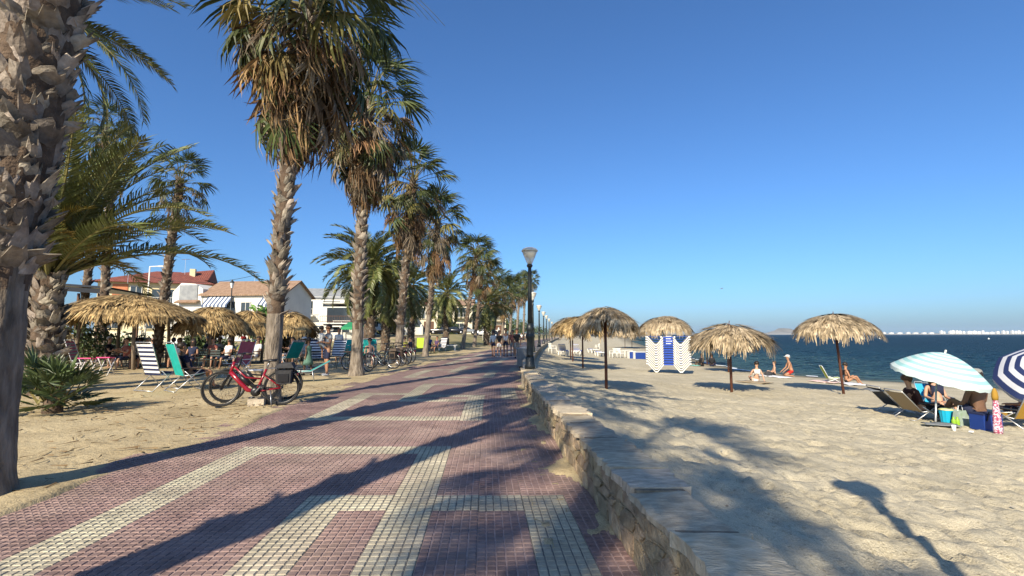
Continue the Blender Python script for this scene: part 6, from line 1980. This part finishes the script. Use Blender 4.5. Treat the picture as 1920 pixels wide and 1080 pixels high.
# five walkers on the promenade
person(P(925, 668.5), R(172), 'walker in open white shirt and dark shorts', 'walk', 1.70, SK_M, K_white, .9, K_navy, .3, H_dark, .12, K_black, slim=.92)
person(P(936, 669.5), R(178), 'walker in black top and white skirt-like shorts', 'walk2', 1.70, SK_M, K_black, .3, K_white, .33, H_dark, .0, K_white, slim=.92)
person(P(948, 668), R(180), 'tall walker in white sleeveless top and dark shorts', 'walk', 1.86, SK_M, K_white, 0, K_navy, .33, H_dark, 0, K_black)
person(P(961, 667), R(180), 'walker in patterned shorts half hidden behind the man in black', 'walk2', 1.72, SK_M, K_salmon, .3, K_camo, .4, H_brown, .0, K_black)
person(P(969, 671), R(184), 'bearded walker in black t-shirt and grey camouflage shorts', 'walk2', 1.80, SK_M, K_black, .35, K_camo, .48, H_dark, 0, K_black)
for k, (px, py, tp, bt, lab) in enumerate(((957, 645, K_red, K_navy, 'distant stroller in a red top behind the tall walker'), (978, 643, K_white, K_navy, 'distant stroller in white close to the wall'), (986, 641, K_white, K_grey, 'distant stroller in white and grey by the far palms'), (996, 639, K_salmon, K_navy, 'distant stroller in salmon by the far lamps'))):
    person(P(px, py), R(175), lab, 'walk', 1.72, SK_M, tp, .3, bt, .4, H_dark)
# the man with a baby, the girl, and people around them
pm = P(612, 704)
person(pm, R(140), 'man in grey t-shirt and navy shorts carrying a baby', 'hold', 1.78, SK_M, K_grey, .3, K_navy, .42, H_dark, 0, K_white, turn=10)
person((pm.x - .17, pm.y - .19, 0), R(-30), 'baby with dark hair held in the man\'s arms', 'baby', 1.22, SK_M, K_white, .3, K_grey, .3, H_dark, 0, slim=.85, head=1.25, name='person', z0=.93)
person(P(577, 704), R(60), 'girl in sea green dress stepping towards the man', 'walk', 1.32, SK_D, None, 0, None, 0, H_dark, .22, K_black, slim=.85, dress=K_green, head=1.12)
person(P(566, 684), R(70), 'person in white with a white cap sitting at a cafe table', 'sit', 1.70, SK_L, K_white, .4, K_white, .5, H_brown, 0, None, hat=K_white)
person(P(634, 678), R(200), 'person in white shirt standing behind the man with the baby', 'stand', 1.74, SK_M, K_white, .3, K_white, .5, H_dark)
# under the shelters
person(P(200, 690), R(-75), 'grey haired man in black reading under the large shelter', 'read', 1.78, SK_L, K_black, .3, K_maroon, .5, H_grey, 0, K_black)
person(P(228, 688), R(150), 'woman in white at the table under the large shelter', 'sit', 1.66, SK_L, K_white, .3, K_navy, .5, H_brown, .2)
person(P(282, 681), R(190), 'person in pale green at the back table under the shelter', 'sit', 1.70, SK_L, K_green, .3, K_navy, .5, H_grey)
person(P(322, 681), R(200), 'person in yellow behind the teal chair, far tables', 'sit', 1.68, SK_M, K_yellow, .3, K_navy, .5, H_dark, .15)
person(P(408, 681), R(170), 'person in white t-shirt under the second shelter', 'sit', 1.72, SK_M, K_white, .35, K_navy, .5, H_dark)
person(P(520, 676), R(140), 'person in blue sitting between the tall trunk and the hedge', 'sit', 1.70, SK_M, K_blue, .3, K_grey, .5, H_brown)
person(P(250, 685), R(-60), 'person with dark hair leaning at the table under the shelter', 'read', 1.68, SK_M, K_grey, .2, K_black, .5, H_dark, .1)
person(P(262, 683), R(60), 'person in dark sleeveless top facing the table under the shelter', 'sit', 1.70, SK_M, K_maroon, 0, K_black, .5, H_dark, 0)
person(P(300, 685), R(160), 'person in salmon top sitting behind the striped chair', 'read', 1.68, SK_M, K_salmon, .3, K_navy, .5, H_dark, .2, glasses=True)
person(P(349, 675), R(15), 'man in pale green t-shirt seen from behind at the far tables', 'sit', 1.80, SK_D, K_green, .35, K_navy, .5, H_dark)
person(P(358, 694), R(190), 'woman with long dark hair sitting beyond the teal chair', 'sit', 1.66, SK_M, K_navy, .2, K_navy, .5, H_dark, .3)
person(P(384, 681), R(150), 'person with grey hair at the second shelter', 'sit', 1.72, SK_L, K_black, .3, K_navy, .5, H_grey)
q = P(352, 732); person((q.x + .02, q.y + .04, 0), R(-38), 'person in navy lounging in the teal folding chair', 'lounge', 1.74, SK_M, K_navy, .3, K_navy, .4, H_dark, .0, K_black)
person(P(455, 691), R(180), 'person in olive shirt and white-red cap at a table', 'read', 1.74, SK_L, K_olive, .4, K_olive, .5, H_brown, 0, hat=K_red)
person(P(480, 687), R(160), 'man in white sitting beside the tall trunk', 'sit', 1.76, SK_D, K_white, .35, K_white, .4, H_dark, 0, K_white)
person(P(430, 673), R(150), 'person in teal top deep in the shade of the second shelter', 'sit', 1.70, SK_M, mat('teal_fabric', (.01, .22, .19), rough=.8), .3, K_black, .5, H_dark)
q = P(692, 684); person((q.x, q.y, 0), R(195), 'bare-chested man with sunglasses in a teal chair', 'lounge', 1.78, SK_L, None, 0, K_black, .4, H_dark, 0, glasses=True)
person(P(758, 668), R(190), 'person in yellow top sitting behind the bicycles', 'sit', 1.70, SK_L, K_yellow, .3, K_grey, .4, H_brown, .1)
person(P(770, 669), R(80), 'person in navy leaning forward beside the lime chair', 'read', 1.70, SK_M, K_navy, .3, K_navy, .4, H_dark)
person(P(818, 662), R(150), 'person in purple sitting beside the striped chair', 'sit', 1.70, SK_M, cloth('purple_fabric', (.07, .04, .10)), .3, K_navy, .4, H_dark)
person(P(806, 657), R(200), 'person in blue sitting behind the slim palm', 'sit', 1.70, SK_L, K_blue, .3, K_navy, .4, H_dark)
for k, (px, py, rz, tp, hr, lab) in enumerate(((236, 692, 160, K_salmon, H_brown, 'person in salmon beside the grey haired man in black'), (258, 690, 200, K_white, H_dark, 'person in white between the shelter posts'), (276, 689, 130, K_blue, H_grey, 'grey haired person in blue at the shelter edge'), (332, 690, 190, K_white, H_brown, 'person in white between the striped and the teal chair'), (398, 688, 185, K_salmon, H_dark, 'person in salmon at the brown cafe table'), (425, 690, 160, K_white, H_dark, 'person in white behind the faded red chair'), (548, 682, 150, K_navy, H_dark, 'person in navy beside the teal reclining chair'))):
    person(P(px, py), R(rz), lab, 'sit' if k % 2 else 'read', 1.70, (SK_L, SK_M)[k % 2], tp, .3, K_navy, .5, hr, .15 * (k % 2))
    cafe_chair(P(px, py) + V((0, 0, 0)), R(rz), 'dark cafe chair under the ' + lab, M_dgreen)
# on the beach
person(P(1418, 717), R(-12), 'woman in white bikini sitting on the sand with her back turned', 'prop', 1.66, SK_L, None, 0, K_white, .12, H_dark, .12, slim=.9, bra=K_white)
person(P(1452, 705), R(75), 'boy in dark swim shorts sitting on a towel', 'ground', 1.45, SK_L, None, 0, K_black, .35, H_brown, 0, slim=.88, head=1.08)
person(P(1484, 706), R(80), 'tanned man in red swim trunks and white cap kneeling by the water', 'kneel', 1.80, SK_M, None, 0, K_red, .3, H_grey, 0, hat=K_white)
q = P(1582, 719)
person(P(1588, 718), R(-105), 'woman in dark swimsuit with knees up beside the lime chair', 'ground', 1.70, SK_M, None, 0, K_black, .1, H_dark, .1, slim=.92, bra=K_black)
person(P(1316, 687), R(20), 'person in dark clothes sitting in the shade of the low parasol', 'ground', 1.70, SK_D, K_black, .5, K_black, .6, H_dark, .1)
person(P(1335, 687), R(-30), 'person with black hair beside the pole of the low parasol', 'ground', 1.70, SK_D, K_black, .5, K_navy, .6, H_dark, .25)
q = at(1278, 668, 38); person((q.x, 38, SEA - .75), R(170), 'bather standing waist deep in the water behind the loungers', 'stand', 1.76, SK_L, None, 0, K_navy, .4, H_dark)
q = at(1252, 668, 40); person((q.x, 40, SEA - .85), R(150), 'bather in the water beside the parasol pole', 'stand', 1.70, SK_M, None, 0, K_navy, .4, H_dark)

# ------------------------------------------------------------------ beach things
def towel(loc, rz, w_, l_, m, label, name='towel'):
    rs = random.Random(int(loc[0] * 100))
    b = MB(); vs, fs = [], []
    n, k = 10, 6
    for i in range(n + 1):
        for j in range(k + 1):
            x, y = (j / k - .5) * w_, (i / n - .5) * l_
            vs.append((x + rs.uniform(-.02, .02), y + rs.uniform(-.02, .02), .03 + .05 * float(vnoise(x * 6 + loc[0], y * 6))))
    for i in range(n):
        for j in range(k): fs.append((i * (k + 1) + j, i * (k + 1) + j + 1, (i + 1) * (k + 1) + j + 1, (i + 1) * (k + 1) + j))
    o = b.add(vs, fs).build(name, m, None, True, loc=tuple(loc), rz=rz)
    md = o.modifiers.new('thickness', 'SOLIDIFY'); md.thickness = .015
    return tag(o, label, 'towel')
M_ppink = mat('pale_pink_towel', (.55, .34, .32), (.66, .55, .52), scale=9, rough=.9)
towel(P(1548, 717), .4, .8, 1.2, M_ppink, 'crumpled pale pink towel beside the lime chair')
towel(P(1600, 722), -.3, .7, 1.1, M_whitec, 'white towel under the feet of the woman by the lime chair')
towel(P(1452, 707), .2, .8, 1.7, M_whitec, 'white towel under the boy and the kneeling man')
towel(P(1414, 718), .5, .9, 1.2, M_sand_c, 'sand coloured towel under the woman in the white bikini')
beach_chair(P(1562, 718), R(-110), 'lime green low beach chair beside the tilted pole', M_lime, None, M_tubew, low=True, recline=.1, arms=False)
M_teal2 = mat('pale_teal_cloth', (.20, .50, .44), rough=.8)
towel(P(1303, 686), .1, .6, .9, M_teal2, 'pale teal cloth heaped beside the people in the shade', 'cloth')
o = MB().ball((0, 0, .14), (.24, .14, .16), n=10).build('beach_bag', M_bag, None, True, loc=tuple(P(1441, 706))); tag(o, 'black beach bag beside the sitting boy', 'bag')

# sun umbrellas
def umbrella(apex, axis, rad, rings, label, mats, depth=.42, ribs=8, valance=.12, pole_base=None, trim=None, vent=None):
    apex, ax = V(apex), V(axis).normalized()
    base = V(pole_base)
    t = thing('beach_umbrella', label, 'umbrella', tuple(base))
    x = ax.cross(V((0, 1, 0))).normalized(); y = ax.cross(x)
    o = apex - base
    def pt(f, a):
        k = a / (2 * math.pi / ribs); fr = k - math.floor(k)
        flat = math.cos(math.pi / ribs) / math.cos((fr - .5) * 2 * math.pi / ribs)
        sag = .05 * f * math.sin(math.pi * fr)
        r = rad * f * (flat * .6 + .4)
        return o + x * r * math.cos(a) + y * r * math.sin(a) - ax * (depth * f ** 1.75 + sag * .3)
    n, m_ = ribs * 4, rings
    b = MB(); vs, fs, mi = [], [], []
    for i in range(m_ + 1):
        for j in range(n):
            vs.append(pt(max(.01, i / m_), 2 * math.pi * j / n))
    bb = len(b.v)
    for i in range(m_):
        b2 = []
        for j in range(n): b2.append((i * n + j, i * n + (j + 1) % n, (i + 1) * n + (j + 1) % n, (i + 1) * n + j))
        fs.append(b2)
    for i in range(m_):
        if i == 0: b.add(vs, fs[0], 0)
        else:
            b.f.extend(fs[i]); b.m.extend([i % 2] * n)
    c = b.build('canopy', mats, t, True)
    vl, vf = [], []
    for j in range(n):
        p = pt(1, 2 * math.pi * j / n); q_ = p - ax * valance * (.8 + .3 * (j % 2))
        vl += [p, q_]
    for j in range(n): vf.append((j * 2, (j * 2 + 2) % (2 * n), (j * 2 + 3) % (2 * n), j * 2 + 1))
    MB().add(vl, vf).build('valance', trim or mats[1], t, True)
    rb = MB()
    for k in range(ribs):
        a = 2 * math.pi * k / ribs
        rb.tube([pt(f, a) - ax * .012 for f in (.05, .35, .7, 1.0)], .006, 5)
    rb.build('ribs', M_tubew, t)
    MB().tube([o - ax * .02, o + ax * .07], .018, 6).build('tip', M_wplast, t)
    hub = o - ax * .75
    MB().tube([o, hub], .016, 8).build('upper_pole', M_alu, t, True)
    MB().tube([hub, (0, 0, -.25)], .020, 8).build('pole', M_alu, t, True)
    return t
M_aq1 = mat('aqua_cloth', (.34, .62, .62), rough=.7, transl=.25); M_aq2 = mat('pale_aqua_cloth', (.62, .74, .72), rough=.7, transl=.25)
M_nv = mat('navy_stripe_cloth', (.018, .03, .10), rough=.7); M_wh = mat('white_stripe_cloth', (.62, .63, .66), rough=.7, transl=.15)
pb_ = P(1752, 796)
gz_ = pb_.z
ap = at(1772, 662, pb_.y + .1)
umbrella(ap, (.16, -.22, 1), .86, 14, 'pale aqua and white striped sun umbrella over the sunbathers', [M_aq1, M_aq2], .50, 8, .08, pb_)
pn = P(1935, 800)
ap = at(1958, 676, pn.y - .1)
umbrella(ap, (-.62, -.55, .8), .86, 9, 'navy and white striped sun umbrella tilted over the mustard chair', [M_nv, M_wh], .45, 8, .10, (pn.x + .5, pn.y + .25, pn.z), trim=M_wh)
# chairs and people under the umbrellas
c1 = P(1690, 775)
beach_chair(c1, R(-95), 'dark grey low beach chair with a towel over its back', M_blk, None, M_alu, low=True, recline=.45)
towel((c1.x - .62, c1.y + .02, c1.z + .52), R(85), .5, .45, M_greyc, 'grey towel hung over the dark low chair')
c2 = P(1728, 786)
beach_chair(c2, R(-88), 'beige low beach chair with a woman in black', M_sand_c, None, M_alu, low=True, recline=.45)
person((c2.x, c2.y, c2.z), R(-88), 'woman in black with sunglasses reclining in the beige chair', 'lounge', 1.68, SK_L, K_maroon, .95, K_black, .9, H_brown, .12, None, glasses=True, slim=.92, z0=-.16, over=dict(tor=(0, -.55, 1)))
c3 = P(1782, 778)
beach_chair(c3 + V((0, .35, 0)), R(160), 'turquoise low chair behind the sunbathing woman', mat('turquoise_cloth', (.02, .30, .50), rough=.7), None, M_alu, low=True, recline=.3)
person((c3.x, c3.y + .3, c3.z), R(165), 'woman in dark swimwear sunbathing under the aqua umbrella', 'lounge', 1.68, SK_L, None, 0, K_black, .12, H_dark, .3, None, bra=K_navy, z0=-.18)
c4 = P(1836, 800)
person(c4, R(8), 'tanned man in a grey cap seen from behind, sitting on the sand', 'ground', 1.82, SK_D, None, 0, K_navy, .4, H_dark, 0, None, hat=K_camo, slim=1.12, z0=.16)
q = P(1850, 806)
t = thing('cool_bag', 'dark blue cool bag behind the man in the grey cap', 'bag', tuple(q), .1)
MB().box((0, 0, .16), (.42, .28, .30)).build('body', M_bluebox, t); MB().box((0, 0, .325), (.43, .29, .03)).build('lid', M_navy, t); MB().tube([(-.15, -.15, .2), (-.1, -.16, .38), (.1, -.16, .38), (.15, -.15, .2)], .012, 6).build('handle', M_blk, t)
q = P(1776, 794)
t = thing('bucket', 'turquoise ribbed bucket with yellow rim beside the umbrella pole', 'bucket', tuple(q), sc=.85)
M_tq = mat('turquoise_plastic', (.01, .34, .52), rough=.4)
b = MB(); n = 24
pr = [(.115, 0), (.15, .34), (.14, .34), (.105, .015)]
vs, fs = [], []
for r_, z_ in pr:
    for j in range(n): a = 2 * math.pi * j / n; rr = r_ * (1 + .03 * (1 if j % 2 else -1)); vs.append((rr * math.cos(a), rr * math.sin(a), z_))
for i in range(3):
    for j in range(n): fs.append((i * n + j, i * n + (j + 1) % n, (i + 1) * n + (j + 1) % n, (i + 1) * n + j))
fs.append(tuple(3 * n + j for j in range(n)))
b.add(vs, fs).build('body', M_tq, t); MB().lathe([(.15, .335), (.16, .34), (.16, .36), (.10, .385), (.02, .39)], 20).build('lid', mat('pale_yellow', (.60, .60, .28), rough=.5), t, True)
for px, py, lab in ((1789, 800, 'green drink bottle lying closest to the bucket'), (1796, 800, 'green drink bottle beside the first one on the sand')):
    q = P(px, py); o = MB().lathe([(.035, 0), (.04, .02), (.04, .13), (.018, .17), (.018, .20)], 12).build('bottle', mat('lime_green_bottle', (.22, .38, .03), rough=.25), None, True, loc=tuple(q)); tag(o, lab, 'bottle')
q = P(1803, 798); t = thing('shopping_bag', 'pale green plastic bag next to the green bottles', 'bag', tuple(q), .3)
MB().add([(-.16, -.09, 0), (.16, -.09, 0), (.16, .09, 0), (-.16, .09, 0), (-.14, -.05, .30), (.13, -.06, .33), (.14, .05, .31), (-.12, .05, .34)], [(3, 2, 1, 0), (4, 5, 6, 7), (0, 1, 5, 4), (1, 2, 6, 5), (2, 3, 7, 6), (3, 0, 4, 7)]).build('body', mat('pale_bag', (.30, .36, .33), (.22, .30, .2), scale=8, rough=.5), t); MB().tube([(-.08, 0, .3), (-.05, 0, .42), (.05, 0, .42), (.08, 0, .3)], .008, 5).build('handle', M_whitec, t)
q = P(1789, 809); o = MB().lathe([(.028, 0), (.038, .12), (.034, .12), (.025, .005)], 12).build('cup', M_cup, None, True, loc=tuple(q)); tag(o, 'white paper cup standing on the sand in front of the bottles', 'cup')
towel(P(1765, 800), 1.2, .3, .6, M_greyc, 'grey flip-flop mat and cloth lying at the foot of the pole', 'cloth')
M_pat = mat('patterned_pink', (.62, .50, .55), (.30, .05, .10), scale=26, rough=.8, lo=.45, hi=.55)
q = P(1872, 814)
t = thing('umbrella_sleeve', 'tall patterned pink umbrella sleeve standing in the sand', 'bag', tuple(q), sc=.78)
MB().lathe([(.10, -.05), (.105, .15), (.085, .5), (.06, .8), (.045, 1.0), (.02, 1.06)], 12, 0, None, 1, .7).build('sleeve', M_pat, t, True)
MB().lathe([(.062, .82), (.075, .9), (.062, 1.02), (.03, 1.1), (.01, 1.12)], 10, 0, None, 1, .8).build('cord_top', M_yel, t, True)
beach_chair(P(1905, 800), R(5), 'mustard low beach chair under the navy umbrella', M_yel, None, M_alu, low=True, recline=.15)
person(P(1921, 790), R(10), 'person sitting in the mustard chair under the navy umbrella', 'lounge', 1.74, SK_M, K_red, .3, K_navy, .4, H_dark, z0=-.18)
o = MB().box((0, 0, .02), (.06, .05, .03), rz=.3).build('litter', M_whitec, None, loc=tuple(P(1821, 811))); tag(o, 'scrap of white paper on the sand beside the cool bag', 'paper')
# swimmers' marker buoys and a bird
for k, (px, y) in enumerate(((1493, 210), (1649, 260), (1853, 240))):
    q = at(px, 627, y); o = MB().lathe([(.12, -.2), (.35, .05), (.35, .25), (.12, .6), (.04, .7)], 10).build('buoy', M_wplast, None, True, loc=(q.x, y, SEA)); tag(o, 'small white marker buoy floating on the bay', 'buoy', 'marker buoys')
p = at(1353, 541, 160)
t = thing('bird', 'small dark bird gliding above the bay', 'bird', tuple(p), R(20))
b = MB(); b.ball((0, 0, 0), (.42, .12, .11), n=10); b.ball((.42, 0, .05), (.12, .09, .09), n=8); b.add([(-.35, -.06, 0), (-.35, .06, 0), (-.68, .14, .02), (-.68, -.14, .02)], [(0, 1, 2, 3)])
b.build('body', M_greyw, t, True)
for sd in (-1, 1):
    MB().add([(.14, sd * .05, .05), (-.16, sd * .05, .05), (-.10, sd * .5, .22), (.12, sd * .5, .24), (-.28, sd * 1.05, .10), (-.12, sd * 1.05, .12)], [(0, 1, 2, 3), (3, 2, 4, 5)]).build('wing', M_greyw, t)
# fallen bits on the plaza sand: dry leaf strips
rs = random.Random(8)
b = MB()
for k in range(420):
    y_ = rs.uniform(4.5, 14); x_ = float(wx(y_)) - 5.0 - abs(rs.gauss(0, 2.6))
    a = rs.uniform(0, 6.28); l_ = rs.uniform(.03, .13)
    d = V((math.cos(a), math.sin(a), 0)) * l_; e = V((-math.sin(a), math.cos(a), 0)) * rs.uniform(.004, .010)
    c = V((x_, y_, gz(x_, y_) + .038))
    b.add([c - d - e, c + d - e, c + d + e + V((0, 0, .012)), c - d + e], [(0, 1, 2, 3)])
o = b.build('leaf_litter', M_dead); o['kind'] = 'stuff'
b = MB()
for k in range(500):
    y_ = rs.uniform(3, 16); x_ = float(wx(y_)) + .6 + rs.uniform(0, 9)
    a = rs.uniform(0, 6.28); l_ = rs.uniform(.008, .03)
    d = V((math.cos(a), math.sin(a), 0)) * l_; e = V((-math.sin(a), math.cos(a), .5)) * l_ * .6
    c = V((x_, y_, gz(x_, y_) + .012))
    b.add([c - d, c + e, c + d, c - e * .3], [(0, 1, 2, 3)])
o = b.build('shell_grit', mat('grit', (.16, .13, .09), (.5, .46, .38), scale=4, rough=.9, island=.5)); o['kind'] = 'stuff'
# towers across the bay
M_tower = mat('far_tower', (.66, .64, .60), rough=.8)
rs = random.Random(15)
def tower(px, w_, h, lab):
    x = fx(px); t = thing('tower_block', lab, 'tower', (x, FY + 30, SEA + 6), 0, 'white towers across the bay')
    W = w_ * FY / FPX; Hh = h * FY / FPX
    MB().box((0, 0, Hh / 2), (W, 16, Hh)).build('walls', M_tower, t)
    b = MB()
    for k in range(max(2, int(Hh / 9))): b.box((0, -8.1, 4 + k * 9), (W * .86, .5, 2.4))
    b.build('window_bands', M_greyw, t)
    MB().box((W * .12, 0, Hh + 1.5), (W * .35, 7, 4)).build('roof_house', M_tower, t)
for px, w_, h in ((1498, 3, 6), (1504, 3, 5), (1510, 4, 6), (1654, 4, 6), (1662, 6, 3), (1676, 7, 2.5), (1692, 8, 2.5), (1708, 6, 3), (1722, 8, 2.5), (1738, 7, 2.5), (1752, 8, 2.5), (1771, 4, 6), (1776, 3, 4), (1788, 5, 5.5), (1793, 4, 6.5), (1800, 5, 6), (1806, 5, 5.5), (1813, 4, 4.5), (1824, 8, 5), (1833, 7, 5.5), (1841, 6, 4.5), (1849, 4, 6), (1856, 8, 3), (1866, 8, 3.5), (1877, 5, 4.5), (1888, 4, 6), (1895, 4, 5), (1905, 4, 6), (1911, 4, 5), (1917, 5, 6), (1926, 6, 4)):
    tower(px, w_, h, 'tiny white tower block in the skyline across the bay')

# ------------------------------------------------------------------ the air over the bay
hz = MB().box((0, 0, 66), (23000, 23000, 150)).build('haze', None)
hz.data.materials.clear()
m = bpy.data.materials.new('haze_air'); m.use_nodes = True
N, L = m.node_tree.nodes, m.node_tree.links
N.remove(N['Principled BSDF'])
pv = N.new('ShaderNodeVolumePrincipled')
pv.inputs['Color'].default_value = (.62, .80, 1.0, 1)
pv.inputs['Density'].default_value = 4.5e-5
pv.inputs['Anisotropy'].default_value = 0.0
L.new(pv.outputs[0], N['Material Output'].inputs['Volume'])
hz.data.materials.append(m)
hz['kind'] = 'stuff'
